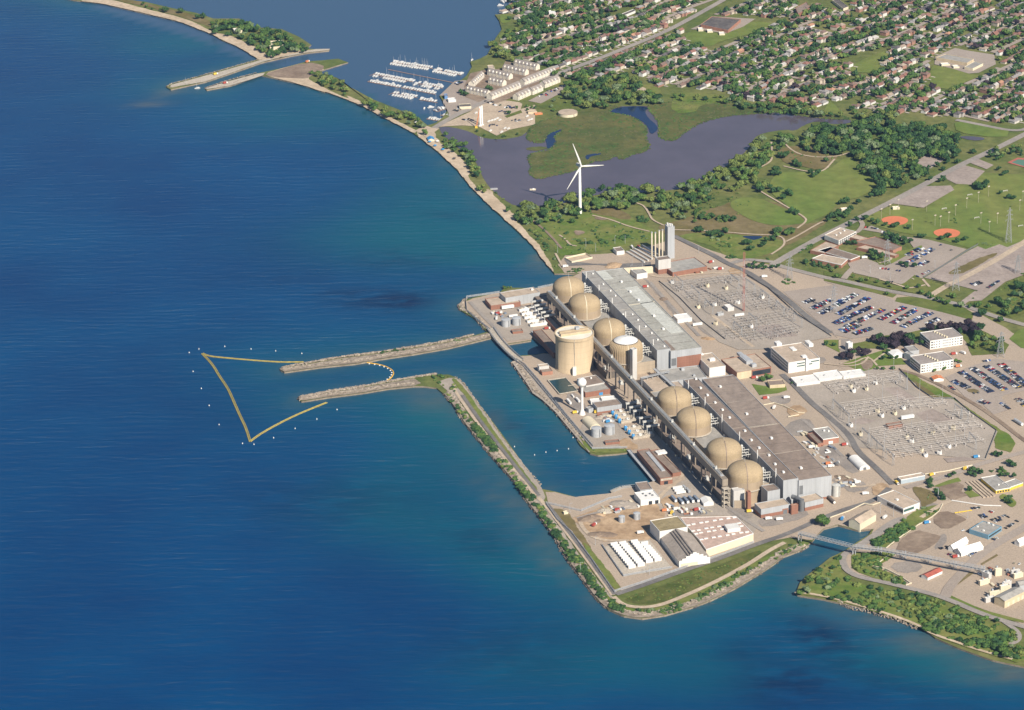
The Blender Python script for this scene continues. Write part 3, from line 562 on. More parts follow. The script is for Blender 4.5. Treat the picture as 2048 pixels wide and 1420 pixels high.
R('point_road', 'y4 1000,590 900,640 720,770 600,850 480,900 455,960 490,1050 600,1110 800,1150 1100,1220 y5 1150,660 1400,770 1560,820 1684,855 1760,880', 8, ROAD); R('point_road', 'y5 1540,815 1650,890 1650,950 1590,975', 6, ROAD, 5)
R('works_road', 'y5 1150,655 1180,580 y4 1560,1020 1700,880 2048,680 2120,640', 12, LOT, 5); R('works_road', 'w6 420,780 700,690 1000,620 1330,490 1700,380 2100,280', 9, LOT, 5); R('works_road', 'w6 640,1180 950,980 1050,960', 6, PATH, 5)
R('fence_road', 'z7 760,500 1000,570 1240,690 1480,820 1700,960 2029,1220 2200,1330', 6, BROWN, 5); R('school_road', 'z6 200,900 260,820 420,690', 9, LOT, 5); R('school_road', 'z6 370,310 400,350 350,420 300,440', 7, LOT, 6); R('east_access', 'z6 1050,1090 1260,960 1400,900 1800,680 2100,480', 10, PATH, 5); R('east_access', 'z6 1400,1150 1560,1030', 9, GLOT, 5)
R('marina_road', 'p 868,256 900,236 950,212 1000,188 1060,165 1130,142 1195,118 1260,92 1320,68 1360,48 1420,15 1480,-20', 11); R('marina_road_east', 'p 855,268 872,256', 12, PATH, 5)
R('suburb_road', 'z3 1650,700 1800,730 2000,770 2100,740', 9, ROAD, 5)
for s in ('z3 570,830 575,900 570,945 500,980', 'z3 640,830 690,880 760,910 860,920 960,915 1060,880', 'z3 640,970 760,1000 870,1010 940,930', 'z3 460,1090 560,1150 680,1220 775,1275 770,1300 720,1335', 'z5 250,300 600,310 800,325 1000,345 1250,355', 'z5 1250,355 1340,370 1370,420 1350,470 1230,550', 'z5 1380,420 1500,360 1720,230 1760,220', 'w5 1600,265 1690,300 1750,400 1780,465 1920,530', 'w5 1080,410 1300,460 1500,540 1750,600', 'w5 690,640 760,680 820,760 900,770', 'w5 320,440 460,410', 'w5 1810,195 1930,150', 'z7 160,440 290,440 450,360 540,460', 'z7 500,420 620,330', 'z7 0,440 250,470 400,440 450,370', 'z4 960,120 1030,250', 'z3 1450,890 1530,920', 'z7 160,290 160,200'):
    R('footpath', s, 3, PATH, 7)
for k, s in enumerate(('w5 380,470 500,560 640,700 720,800', 'z6 560,900 760,960 860,1000 1030,960', 'z6 1000,900 1070,980', 'z6 650,660 700,700 560,740')): R('footpath', s, 3.5, BROWN if k == 0 else PATH, 7)
JST = mat('jetty_stone', (.21, .17, .13), .9, col2=(.36, .30, .235), scale=.15, scale2=.7, spec=.15)
S('jetty_stone', 'y6 1850,40 1620,96 1400,136 1200,166 1000,191 850,216 640,254 626,264 640,273 850,244 1060,223 1200,197 1400,167 1600,132 1850,72', JST, 4); S('jetty_stone', 'y6 742,442 900,419 1100,394 1250,369 1400,354 1440,340 1400,312 1200,346 1100,366 900,396 742,427', JST, 4)
def revetment(s, w, m_=None):
    P = chaikin(GP(Q(s)), False, 1); L, R_ = ribbon_pts(P, 2*w); b = MB(); z = lv(3 if m_ is None else 6)
    for i in range(len(P)-1): b.face([Vector((q.x, q.y, z)) for q in (R_[i], R_[i+1], P[i+1], P[i])])
    o = b.build('revetment_bed' if m_ is None else 'point_beach', m_ or JST); tag(o, kind='structure')
    if o.data.polygons[0].normal.z < 0: o.data.flip_normals()
revetment('y2 1640,890 1480,950 1420,1000 1300,1080 1100,1200 900,1300 740,1360 530,1420 y3 900,1370 760,1350 640,1300 560,1230 450,1080 330,920 200,700 0,450 y7 640,680 560,590 480,500 400,400 350,340 300,255 240,185', 7)
PATCH = mat('patched_asphalt', (.25, .22, .195), .9, col2=(.33, .285, .245), scale=.03, scale2=.5, spec=.15)
for s in ('y8 1085,600 1280,540 1350,640 1240,700 1130,690', 'y8 1330,790 1480,770 1623,900 1500,960', 'z8 1180,680 1400,650 1440,740 1260,760', 'y8 1440,1060 1623,1000 1623,1100 1500,1140', 'y2 1000,560 1180,540 1260,620 1120,660', 'y2 1250,640 1500,600 1680,560 1700,620 1330,720', 'y1 1000,920 1110,910 1300,1200 1200,1230', 'y1 640,760 760,720 900,900 800,960', 'z4 480,540 700,600 640,640 520,610', 'z4 1700,300 1830,420 2048,700 2048,640 1800,360', 'z5 240,960 420,1100 700,1400 600,1400 380,1180', 'y4 380,60 500,40 620,180 520,220', 'y4 440,300 640,260 700,350 520,380', 'y4 1000,440 1300,460 1330,520 1100,540', 'y4 1300,760 1380,720 1360,830 1250,880', 'y4 850,1000 1100,960 1180,1050 960,1090', 'y3 1100,500 1240,520 1420,560 1300,590 1080,570', 'z7 120,190 300,190 290,330 160,330', 'z8 1600,300 1760,260 1800,330 1640,360'): S('patched_asphalt', s, PATCH, 3, 1, 2)
for s in ('y8 1090,480 1200,440 1300,480 1180,560', 'y2 480,480 600,430 680,520 560,600', 'y1 1180,1240 1300,1180 1420,1300 1300,1330', 'y4 700,300 860,280 900,380 760,420', 'z5 780,700 960,660 1000,740 840,760'): S('spilled_sand', s, DIRT, 4, 1, 3)
revetment('y5 1600,1085 1500,1058 1370,1022 1200,962 1060,915 960,852 800,792 640,742 400,672 230,642', 4, SAND)
# tyre-worn tracks and repaired strips across the yards
for k, s in enumerate(('y8 830,470 1000,620 1180,800 1400,1010 1500,1100', 'y8 1240,560 1400,700 1560,860', 'y3 1010,480 1060,400 1160,330 1220,260 1180,180', 'y3 400,600 500,570 700,520 900,470 1020,470', 'y3 420,600 440,680 560,770 800,770', 'z4 180,560 260,650 400,790 480,890', 'z5 0,760 150,790 500,740 800,740', 'z5 0,830 200,1060 500,1380', 'z8 620,-160 900,60 1050,170', 'y2 1000,520 1200,660 1330,740', 'y4 400,260 560,330 750,300', 'y4 560,850 700,760 900,610 1000,590')): R('worn_track', s, 5, ROAD if k % 2 else PATH, 4)
# ================================================================== the power station
CLAD = wall_mat('grey_cladding', (.40, .41, .42), 7, 0, .9); CLADL = wall_mat('pale_cladding', (.55, .53, .50), 6, 0, .92)
BRICK = wall_mat('red_brick', (.29, .14, .095), 5, 3.2, .85); BRICKO = wall_mat('orange_brick', (.38, .19, .13), 5, 3.2, .85); WHITEW = wall_mat('white_wall', (.72, .70, .66), 6, 4, .93); BEIGEW = wall_mat('beige_wall', (.60, .49, .33), 6, 4, .9)
CONCW = wall_mat('cast_concrete', (.42, .34, .25), 4.5, 6, .9); TANW = wall_mat('tan_concrete', (.37, .285, .195), 2.6, 0, .88); TANL = wall_mat('light_tan_concrete', (.53, .41, .265), 6, 7.5, .93)
DOMEM = mat('dome_concrete', (.35, .265, .165), .85, col2=(.43, .33, .205), scale=.11, scale2=.9, spec=.15, streak=(1, 1, .12), cut=(.3, .7))
RF_BROWN = mat('brown_roof', (.20, .155, .125), .9, col2=(.29, .225, .18), scale=.025, scale2=.12, streak=(1, .22, 1, .12)); RF_GREY = mat('grey_roof', (.30, .285, .26), .9, col2=(.37, .35, .315), scale=.03, scale2=.15); RF_GREEN = mat('pale_green_roof', (.42, .40, .345), .85, col2=(.47, .45, .39), scale=.03, scale2=.2)
RF_TAN = mat('tan_roof', (.42, .335, .25), .9, col2=(.50, .40, .31), scale=.04, scale2=.15); RF_PINK = mat('pink_roof', (.45, .325, .265), .9, col2=(.50, .365, .30), scale=.04, scale2=.2); RF_DARK = mat('dark_roof', (.10, .09, .085), .9, col2=(.16, .14, .125), scale=.05, scale2=.2)
RF_OLIVE = mat('mossy_roof', (.25, .20, .105), .9, col2=(.31, .25, .14), scale=.05, scale2=.2); RF_RED = mat('rust_roof', (.36, .10, .07), .8, var=.2, scale=.2); STEEL = mat('galvanised_steel', (.42, .43, .44), .5, var=.1, scale=.2, spec=.5); STEELD = mat('dark_steel', (.16, .165, .17), .6, var=.1, scale=.2)
GLASS = mat('dark_glass', (.03, .04, .05), .15, var=.1, spec=.6); GLASSG = mat('green_glass', (.06, .12, .11), .2, var=.1, spec=.6); PIPE = mat('silver_pipe', (.55, .54, .50), .45, var=.1, scale=.3, spec=.5); YELLOW = mat('yellow_paint', (.72, .5, .07), .6, var=.1, scale=.3); BLUE = mat('blue_paint', (.06, .26, .52), .5, var=.1, scale=.3); REDP = mat('red_paint', (.38, .07, .055), .55, var=.1, scale=.3); ORAN = mat('orange_paint', (.62, .22, .09), .55, var=.1, scale=.3); CREAM = mat('cream_paint', (.68, .60, .44), .6, var=.06, scale=.2)
def rot_of(a, b): d = Vector(b)-Vector(a); return math.atan2(d.y, d.x)
def rect(s, z): q = Q(s); return R3(q[0], q[1], q[2], z)
# long axis of the station, read off the big hall
_h = rect('p 1366.5,759 1566.7,961.2 1596.5,957.5', 32); AX = (_h[1]-_h[0]).normalized(); RZ = math.atan2(AX.y, AX.x); TX = Vector((-AX.y, AX.x, 0))   # TX points towards the halls' land side
def B(name, label, s, h, wall, roof, cat='building', **k):
    return building(name, label, cat, rect(s, Z0+h), Z0+h, wall, roof, **k)
# ------------------------------------------------------------------ eight reactor domes
def dome(label, uv, cap_white=False, hh=45, seam_dark=True):
    u, v = uv; a = G(u, v+4, Z0+hh); base = Vector((a.x, a.y, Z0)); Rr = 21; ch = 13; zc = hh-ch
    t = thing('reactor_dome', label, 'reactor dome', base, 'domed reactor buildings')
    b = MB(); b.lathe(base, [(Rr-.6, 0), (Rr-.6, 16.4), (Rr, 16.5), (Rr, zc-5)], 64, 0, False); b.build('cylinder_wall', TANW, t)
    b = MB(); b.lathe(base, [(Rr+.05, zc-5)]+[(Rr*math.cos(x)+.05, zc+ch*math.sin(x)) for x in [i*math.pi/2/14 for i in range(14)]]+[(.3, hh)], 64, 0); b.build('dome_cap', DOMEM, t, True)
    b = MB(); b.lathe(base, [(Rr-.5, 16.2), (Rr+1.3, 16.3), (Rr+1.3, 17.3), (Rr+.05, 17.4)], 64, 0, False); b.build('base_ring', CONC, t)
    if cap_white:
        b = MB(); r0 = math.acos(15.2/Rr); b.lathe(base, [(15.9, zc+ch*math.sin(r0)-.4), (15.9, zc+ch*math.sin(r0)+.5), (15.2, zc+ch*math.sin(r0)+.6)], 56, 0, False); b.build('cap_rim', RF_DARK, t)
        b = MB(); b.lathe(base, [(15.2, zc+ch*math.sin(r0)+.5)]+[(Rr*math.cos(x), zc+.7+ch*math.sin(x)) for x in [r0+(math.pi/2-r0)*i/6 for i in range(1, 6)]]+[(.2, hh+.8)], 56, 0); b.build('white_cover', M_WHITE, t, True)
        b = MB()
        for i in range(44):
            an = i*2*math.pi/44; pr = [(Rr*math.cos(x)+.25, zc+ch*math.sin(x)+.1) for x in (0, .2, .4, .6, .74)]; pr = [(Rr+.25, 12)]+pr
            for (r1, z1), (r2, z2) in zip(pr, pr[1:]): b.beam(base+Vector((r1*math.cos(an), r1*math.sin(an), z1)), base+Vector((r2*math.cos(an), r2*math.sin(an), z2)), .38, .38)
        b.build('rib', TANL, t)
    # the joint that runs from the crown down the near side, with its ladder
    an = math.atan2(CAM.y-base.y, CAM.x-base.x)+.16; b = MB(); dn = Vector((math.cos(an), math.sin(an), 0))
    pr = [(Rr*math.cos(x)+.12, zc+ch*math.sin(x)+.12) for x in [i*math.pi/2/10 for i in range(10)]]; pr = [(Rr+.12, 11), (Rr+.12, zc)]+pr[1:]
    for (r1, z1), (r2, z2) in zip(pr, pr[1:]): b.beam(base+dn*r1+Vector((0, 0, z1)), base+dn*r2+Vector((0, 0, z2)), .9, .3)
    b.build('seam', RF_BROWN if seam_dark else CREAM, t)
    b = MB(); b.tube(base+Vector((0, 0, hh-.5)), base+Vector((0, 0, hh+7)), .18); b.build('lightning_rod', STEEL, t)
    # steam pipes and a stair tower on the hall side
    b = MB()
    for i in range(6):
        p = base+TX*(Rr-1)+AX*(-8+i*3.2)+Vector((0, 0, 27-2.2*(i % 3)+i*.4)); q = p+TX*(9+2*(i % 2)); b.tube(p, q, .45); b.tube(q, q-Vector((0, 0, 9)), .4); b.tube(p+TX*4, p+TX*4+AX*3.2, .35)
    b.build('steam_pipe', PIPE, t)
    b = MB(); q = base+TX*(Rr+2.4)-AX*2; b.lathe(Vector((q.x, q.y, Z0)), [(1.5, 0), (1.5, 33), (.4, 34)], 12); b.build('vent_stack', PIPE, t)
    return base
DOMES = [dome('tan reactor dome farthest from the shore point, beside the brick and grey pumphouse', (1136.9, 551.4), seam_dark=False),
         dome('tan reactor dome second from the far end of the station', (1168.5, 584.4), seam_dark=False),
         dome('tan reactor dome just behind the tall flat-topped cylinder', (1217.5, 634.9), seam_dark=False),
         dome('ribbed reactor dome with a white round cover on its crown', (1251.6, 671), True, seam_dark=False),
         dome('tan reactor dome at the far end of the nearer group of four', (1348.6, 772.2)),
         dome('tan reactor dome second along the nearer group, beside the long brown roof', (1386.8, 812.6)),
         dome('tan reactor dome third along the nearer group, one before the last', (1447.9, 875)),
         dome('nearest tan reactor dome, beside the end of the elevated concrete duct', (1489.8, 920))]
# ------------------------------------------------------------------ vacuum building
def vacuum():
    a = G(1148.6, 664.7, Z0+48); c = Vector((a.x, a.y, Z0)); r = 24.2; h = 48
    t = thing('vacuum_building', 'tall flat-topped tan concrete cylinder with a white roof and two long ridges', 'vacuum building', c)
    b = MB(); b.lathe(c, [(r+1, 0), (r+1, 1.5), (r, 1.6), (r, h-4)], 72, 0, False); b.build('cylinder_wall', TANL, t, True)
    b = MB(); b.lathe(c, [(r, h-4), (r+.9, h-3.6), (r+.9, h), (r-.4, h), (r-.4, h-1)], 72, 0, False); b.build('rim', TANL, t)
    b = MB(); b.lathe(c, [(r-.4, h-1), (.1, h-.7)], 72, 0); b.build('roof', mat('cream_roof', (.74, .69, .58), .8, var=.06, scale=.06), t)
    for i, (o, l) in enumerate(((-3.5, 38), (4.5, 40))):
        b = MB(); p = c+AX*o; d = TX
        b.prism([p-d*l/2-AX*2, p+d*l/2-AX*2, p+d*l/2+AX*2, p-d*l/2+AX*2], Z0+h-.9, Z0+h+2.4); b.build('roof_ridge', TANL, t)
    b = MB(); p = c+AX*(-3.5)+TX*5; b.box((p.x, p.y, Z0+h+2.42), (5, 5, 3.2), RZ); b.build('rooftop_unit', STEEL, t)
    an = math.atan2(CAM.y-c.y, CAM.x-c.x); dn = Vector((math.cos(an), math.sin(an), 0)); sd_ = Vector((-dn.y, dn.x, 0))
    b = MB(); b.beam(c+dn*(r+.15)+Vector((0, 0, 10)), c+dn*(r+1.05)+Vector((0, 0, h)), .5, .3); b.build('seam', CONC, t)
    q = c+dn*(r+2.2)-sd_*.2; b = MB(); b.box((q.x, q.y, Z0), (4.6, 4.2, 11), math.atan2(sd_.y, sd_.x)); b.build('stair_tower', M_WHITE, t)
    q = c+TX*(r*.93)-AX*(10); b = MB(); b.lathe(Vector((q.x, q.y, Z0)), [(3.6, 6), (3.6, h-10), (3.3, h-9)], 20); b.build('valve_pipe', TANL, t, True)
vacuum()
# ------------------------------------------------------------------ elevated pressure relief duct
DUCTC = wall_mat('duct_concrete', (.30, .25, .195), 9, 4, .85)
def duct():
    zt = Z0+34; p0 = G(1450.5, 958.5, zt); p1 = G(1098, 582, zt); d = (p1-p0); L = d.length; d.normalize(); n = Vector((-d.y, d.x, 0))
    t = thing('relief_duct', 'long elevated concrete duct on columns running past all the domes', 'duct', (p0.x, p0.y, Z0))
    b = MB(); w = 3.4; b.prism([p0-n*w, p1-n*w, p1+n*w, p0+n*w], zt-8.6, zt, 0, True, None, True); b.build('duct_box', DUCTC, t)
    b = MB(); b.prism([p0+d*9-n*2.0, p1-n*2.0, p1+n*2.0, p0+d*9+n*2.0], zt+.02, zt+.5); b.build('walkway', STEEL, t)
    for k in range(9):
        q = p0+d*(30+k*(L-60)/8); b = MB(); b.box((q.x, q.y, zt+.52), (3.5, 2.6, 2.2), math.atan2(d.y, d.x)); b.box((q.x+1, q.y+1, zt+2.7), (1.2, 1.2, 1), 0); b.build('valve_box', PIPE, t)
    for o in (-1.2, .3, 1.4):
        b = MB(); q0, q1 = p0+d*12+n*o, p1-d*4+n*o; b.tube((q0.x, q0.y, zt+.95), (q1.x, q1.y, zt+.95), .28, 6); b.build('service_pipe', PIPE, t)
    N = 20
    for k in range(N):
        q = p0+d*(3+k*(L-6)/(N-1))
        b = MB()
        for s in (-1, 1):
            c = q+n*(s*2.5); b.box((c.x, c.y, Z0), (1.4, 1.4, 24), math.atan2(d.y, d.x))
        b.box((q.x, q.y, zt-11.6), (1.6, 7.2, 1.58), math.atan2(d.y, d.x)); b.build('column', DUCTC, t)
    for k in range(7):                                        # equipment platforms slung under the beam
        q = p0+d*(60+k*(L-100)/9)-n*1; b = MB(); b.box((q.x, q.y, Z0+8+(k % 3)*2), (11, 5, .6), math.atan2(d.y, d.x), bottom=True); b.box((q.x, q.y, Z0+8.6+(k % 3)*2), (5, 3, 3), math.atan2(d.y, d.x)); b.tube(q+Vector((4, 0, -10)), (q.x+4, q.y, Z0), .4); b.build('equipment_platform', PIPE, t)
    # end tower
    b = MB(); q = p0-d*1.5
    for sx in (-4, 1):
        for sy in (-3.5, 3.5): c = q+d*sx+n*sy; b.box((c.x, c.y, Z0), (.9, .9, 24), math.atan2(d.y, d.x))
    for z in (6, 12, 18, 23.4): b.box((q.x-d.x*1.5, q.y-d.y*1.5, Z0+z), (6, 8, .5), math.atan2(d.y, d.x), bottom=True)
    b.build('end_tower', CONC, t)
    return p0, p1, d, n
DU = duct()
# ------------------------------------------------------------------ turbine halls and podiums
def hall(label, bay, main, hb, hm, roofm, bayroof, patches, un, un2):
    Pb = rect(bay, Z0+hb); t = building('turbine_hall', label, 'turbine hall', Pb, Z0+hb, CLAD, bayroof, unit_mat=M_WHITE, roof_units=un)
    c = t.location
    # main span joins the bay; its bay-side edge stands a little clear of the bay wall
    Pm = rect(main, Z0+hm); inn = inset(Pm, .5)
    b = MB(); b.prism(Pm, Z0, Z0+hm, 0, False)
    for i in range(4):
        j = (i+1) % 4; b.face([(Pm[i].x, Pm[i].y, Z0+hm), (Pm[j].x, Pm[j].y, Z0+hm), (inn[j].x, inn[j].y, Z0+hm), (inn[i].x, inn[i].y, Z0+hm)]); b.face([(inn[i].x, inn[i].y, Z0+hm), (inn[j].x, inn[j].y, Z0+hm), (inn[j].x, inn[j].y, Z0+hm-.6), (inn[i].x, inn[i].y, Z0+hm-.6)])
    b.build('main_wall', CLAD, t)
    b = MB(); b.face([(q.x, q.y, Z0+hm-.6) for q in inn]); o = b.build('main_roof', roofm, t)
    if o.data.polygons[0].normal.z < 0: o.data.flip_normals()
    for s, mm in patches:
        P = rect(s, Z0+hm); b = MB(); b.prism(P, Z0+hm-.58, Z0+hm-.45); b.build('roof_patch', mm, t)
    for u, v in un2:
        q = G(u, v, Z0+hm); b = MB(); b.box((q.x, q.y, Z0+hm-.6), (3.8, 2.8, 2.0), RZ); b.box((q.x, q.y, Z0+hm+1.4), (3, 1.8, .3), RZ); b.build('roof_vent', M_WHITE, t)
    return t, Pb, Pm
hb_units = [(u, v, 3.4, 2.6, 1.8) for u, v in Q('y8 372,238 410,312 466,370 528,430 588,490 645,552 770,660 822,735 885,798 965,858 1015,930 1082,995')]
PALER = mat('pale_roof_panel', (.50, .50, .45), .85, col2=(.55, .55, .495), scale=.04, scale2=.3); RF_GREEN2 = mat('weathered_green_roof', (.34, .33, .285), .85, col2=(.43, .415, .365), scale=.025, scale2=.2, streak=(1, .25, 1, .12))
T2, PB2, PM2 = hall('long turbine hall with a dark brown roof beside the nearer four domes', 'p 1366.5,759 1566.7,961.2 1596.8,956.7', 'p 1404,757.5 1597.6,961 1663.8,951.4', 31, 29, RF_BROWN, RF_BROWN, [('y8 1135,990 1205,1045 1470,1010', RF_DARK)] if False else [('y8 789,620 793,625 1024,586', CONC), ('y8 470,240 790,622 1020,582', mat('faded_brown_roof', (.25, .20, .165), .9, col2=(.33, .265, .215), scale=.025, scale2=.12, streak=(1, .22, 1, .12)))], hb_units, Q('y8 570,298 785,520 985,716 1225,958'))
ha_units = [(u, v, 2.4, 2.0, 1.4) for u, v in Q('z4 1300,310 1395,405 1460,465 1505,510 1575,680 1660,680 1710,730 1780,790 1835,850 1890,910 1950,970')]
T1, PB1, PM1 = hall('long turbine hall with a pale green roof beside the farther four domes', 'p 1163.7,543.7 1314,700.8 1341,697', 'p 1188.5,543 1341.6,703 1404.5,696', 31, 29, RF_GREEN2, RF_GREY, [('z4 1320,287 1395,362 1490,350', PALER), ('z4 1588,432 2010,850 2120,825', PALER), ('z8 95,110 190,205 260,195', RF_BROWN), ('z4 1500,605 1505,610 1900,592', CREAM)], ha_units, Q('z4 1560,380 1640,470 1715,545 1855,690 1940,810'))
SEAM = mat('roof_seam', (.12, .10, .09), .9)
for t, P, hh, PBx, hb_ in ((T2, PM2, 29, PB2, 31), (T1, PM1, 29, PB1, 31)):
    for PP, h_ in ((P, hh-.45), (PBx, hb_-.55)):
        for k in range(1, 12):
            a, e = PP[0].lerp(PP[1], k/12), PP[3].lerp(PP[2], k/12); d = (e-a).normalized(); b = MB(); b.prism([a+d*1-AX*.18, e-d*1-AX*.18, e-d*1+AX*.18, a+d*1+AX*.18], Z0+h_-.2, Z0+h_+.02+.004*(k % 2)); b.build('roof_seam', SEAM if k % 3 else CONC, t)
for t, P, hh in ((T2, PM2, 29), (T1, PM1, 29)):
    # louvres and, on the older hall, a brick panel on the near gable
    A, Bq = P[1], P[2]
    on_face(t, 'louvre', A, Bq, Z0+11, Z0+22, .02, .13, STEELD, .1) if t is T2 else None
    if t is T1:
        on_face(t, 'louvre', A, Bq, Z0+9, Z0+19, .02, .18, STEELD, .1); on_face(t, 'brick_panel', A, Bq, Z0+5, Z0+20, .2, .99, BRICK, .12)
    else: on_face(t, 'brick_base', A, Bq, Z0, Z0+3, .5, 1, BRICK, .1)
for t, P in ((T1, PB1), (T2, PB2)):                                     # white drain stacks along the shaded wall
    L = (P[1]-P[0]).length; b0 = P[0]
    for k in range(6): q = b0+AX*(20+k*(L-40)/5)-TX*1.0; b = MB(); b.tube((q.x, q.y, Z0), (q.x, q.y, Z0+38), .55, 8); b.build('drain_stack', M_WHITE, t)
def podium(label, PB, s0, s1, h, o1, o2=None):
    wl = CONCW if o2 is None else mat('shade_toned_concrete', (.14, .12, .10), .9, var=.15, scale=.1)  # lower blocks: wall colour darkened to paint in the shade under the duct
    p0, p1, d, n = DU; A = PB[0]; L = (PB[1]-PB[0]).length
    e0 = A-AX*s0-TX*.8; e1 = PB[1]+AX*s1-TX*.8
    f = lambda e, o: e-TX*((e-p0).dot(TX)-o)
    return building('reactor_podium', label, 'building', [f(e0, o1), f(e1, o1), e1 if o2 is None else f(e1, o2), e0 if o2 is None else f(e0, o2)], Z0+h, wl, RF_GREY if o2 is None else RF_BROWN)
podium('low flat concrete block wrapped round the feet of the nearer four domes', PB2, 12, -30, 15.8, 24); podium('low flat concrete block wrapped round the feet of the farther four domes', PB1, -10, -4, 15.8, 24)
podium('lower concrete block between the duct and the nearer four domes', PB2, 12, -24, 9, -1.0, 24.2); podium('lower concrete block between the duct and the farther four domes', PB1, -10, -4, 9, -1.0, 24.2)  # carried in under the duct to put a dark band behind its columns
# ------------------------------------------------------------------ buildings: label, roof corners (left edge far, near, then right near), height
B('grey_tower', 'tall narrow grey tower standing between the ribbed dome and the duct', 'y1 1315,287 1345,304 1397,296', 42, CLADL, CLADL, 'tower')
B('service_block', 'flat brown-roofed block joining the two turbine halls', 'z8 60,405 150,525 560,455', 9, CLAD, RF_GREY, roof_units=[(1365, 740, 5, 4, 3), (1388, 752, 3, 3, 2)], unit_mat=STEEL)
B('link_block', 'low tan-roofed link block just past the fifth dome', 'z8 -100,480 40,625 330,560', 8, CLAD, RF_TAN)
B('white_office', 'white three-storey block between the two turbine halls', 'z8 467,250 603,386 778,374', 13, WHITEW, RF_TAN, roof_units=[(1424, 721, 5, 7, 3), (1404, 709, 4, 3, 1.5)])
t = B('canteen_block', 'brown block with dark sunken roof plant next to the white three-storey block', 'z8 722,296 882,432 1245,384', 10, BRICK, RF_TAN, unit_mat=STEEL, roof_units=[(1492, 722, 22, 9, 4), (1482, 712, 14, 6, 3), (1507, 733, 6, 6, 4)])
A, Bq = rect('z8 722,296 882,432 1245,384', Z0+10)[1:3]; on_face(t, 'front_wall', A, Bq, Z0, Z0+9.9, 0, .42, BEIGEW, .2); on_face(t, 'window', A, Bq, Z0+2, Z0+8, .45, .98, GLASS, .15)
P = rect('z8 1225,172 1405,332 1732,290', Z0+15); t = building('engineering_office', 'large white office with green window strips and a flat tan roof', 'office', P, Z0+15, WHITEW, RF_TAN, roof_units=[(1556, 690, 9, 7, 4), (1618, 690, 14, 6, 4), (1586, 698, 12, 6, 1), (1608, 714, 6, 6, 2)])
for z, f0, f1 in ((11, .27, .52), (7.5, .27, .52), (11, .72, .98), (8, .66, .76)): on_face(t, 'window', P[1], P[2], Z0+z, Z0+z+1.5, f0, f1, GLASSG)
on_face(t, 'stair_shaft', P[1], P[2], Z0, Z0+18, .54, .61, WHITEW, 2.0)
for z in (4, 8, 12): on_face(t, 'window', P[0], P[1], Z0+z, Z0+z+1.4, .06, .94, GLASSG)
for lab, s in (('white flat-roofed long trailer nearest the yard road', 'z8 1425,480 1490,547 1712,500'), ('white flat-roofed long trailer in the middle of its row', 'z8 1650,436 1716,500 1945,448'), ('white flat-roofed long trailer nearest the garden lawn', 'z7 150,522 198,574 405,526')):
    B('site_trailer', lab, s, 4.5, WHITEW, M_WHITE, 'trailer', group='white site trailers', unit_mat=STEEL, roof_units=[(sum(p[0] for p in Q(s))/3, sum(p[1] for p in Q(s))/3, 2, 2, 1)])
B('garden_hut', 'small flat hut on the lawn beside the canteen block', 'z8 1190,512 1216,560 1362,533', 5, BEIGEW, RF_BROWN)
t = B('fire_hall', 'red brick hall with a white fascia beside the yard road', 'z8 1648,1002 1757,1108 1908,1076', 8, BRICKO, RF_GREY, trim=M_WHITE, roof_units=[(1648, 862, 2, 2, 1.6), (1657, 863, 2, 2, 1.6)])
P = rect('z8 1648,1002 1757,1108 1908,1076', Z0+8); on_face(t, 'door', P[1], P[2], Z0, Z0+4, .35, .62, M_WHITE)
B('fire_hall_annex', 'lower brick lean-to on the shaded side of the red brick hall', 'z8 1597,1047 1704,1152 1752,1140', 5, BRICKO, RF_BROWN)
# near end of the station
t = B('end_block', 'grey block with red brick base below the nearest dome', 'v2 545,682 648,778 1120,705', 11.5, CLAD, RF_TAN, brick=BRICK, brick_h=4.5)
P = rect('v2 545,682 648,778 1120,705', Z0+11.5); on_face(t, 'loading_door', P[1], P[2], Z0, Z0+5.5, .76, .9, STEELD, .3); on_face(t, 'door_surround', P[1], P[2], Z0, Z0+7, .73, .93, BRICK, .22)
B('brick_stair_block', 'plain red brick block at the corner of the grey block with brick base', 'v2 1105,700 1128,718 1236,698', 12.2, BRICK, RF_TAN)
B('upper_block', 'square grey block standing against the end of the long brown-roofed hall', 'v2 648,402 750,496 952,466', 22, CLAD, RF_BROWN)
B('gable_annex', 'grey annex with brick base below the near gable of the brown-roofed hall', 'v2 1215,582 1338,672 1646,616', 11, CLAD, RF_TAN, brick=BRICK, brick_h=4.5)
B('brick_shaft', 'slim red brick shaft standing against the nearest dome', 'v2 405,485 438,512 492,503', 25, BRICK, BRICK, 'shaft')
B('dome_annex', 'pale annex wrapped round the foot of the nearest dome', 'v2 225,620 225,640 395,660', 10, CONCW, CONC)
B('dome_gallery', 'pale grey gallery clinging to the nearest dome', 'v2 175,440 215,490 405,488', 22, CLADL, CLADL)
def tank(label, uv, r, h, m_=STEEL, nm='storage_tank', cone=1.0, group=None, cat='tank'):
    p = G(*uv, Z0); c = Vector((p.x, p.y, Z0)); t = thing(nm, label, cat, c, group)
    b = MB(); b.lathe(c, [(r, 0), (r, h)], 28, 0, False); b.build('shell', m_, t, True)
    b = MB(); b.lathe(c, [(r+.15, h-.3), (r+.15, h), (.2, h+cone)], 28, 0); b.build('roof', m_, t)
    b = MB(); d = Vector((.6, -.8, 0)); b.beam(c+d*(r+.4)+Vector((0, 0, 0)), c+d*(r+.4)+Vector((0, 0, h)), .7, .3); b.build('ladder', STEELD, t)
    return t
tank('pale upright tank at the far corner of the brown-roofed hall', Q('v2 1825,562')[0], 5, 14, mat('pale_tank', (.55, .54, .50), .5, var=.08, scale=.2))
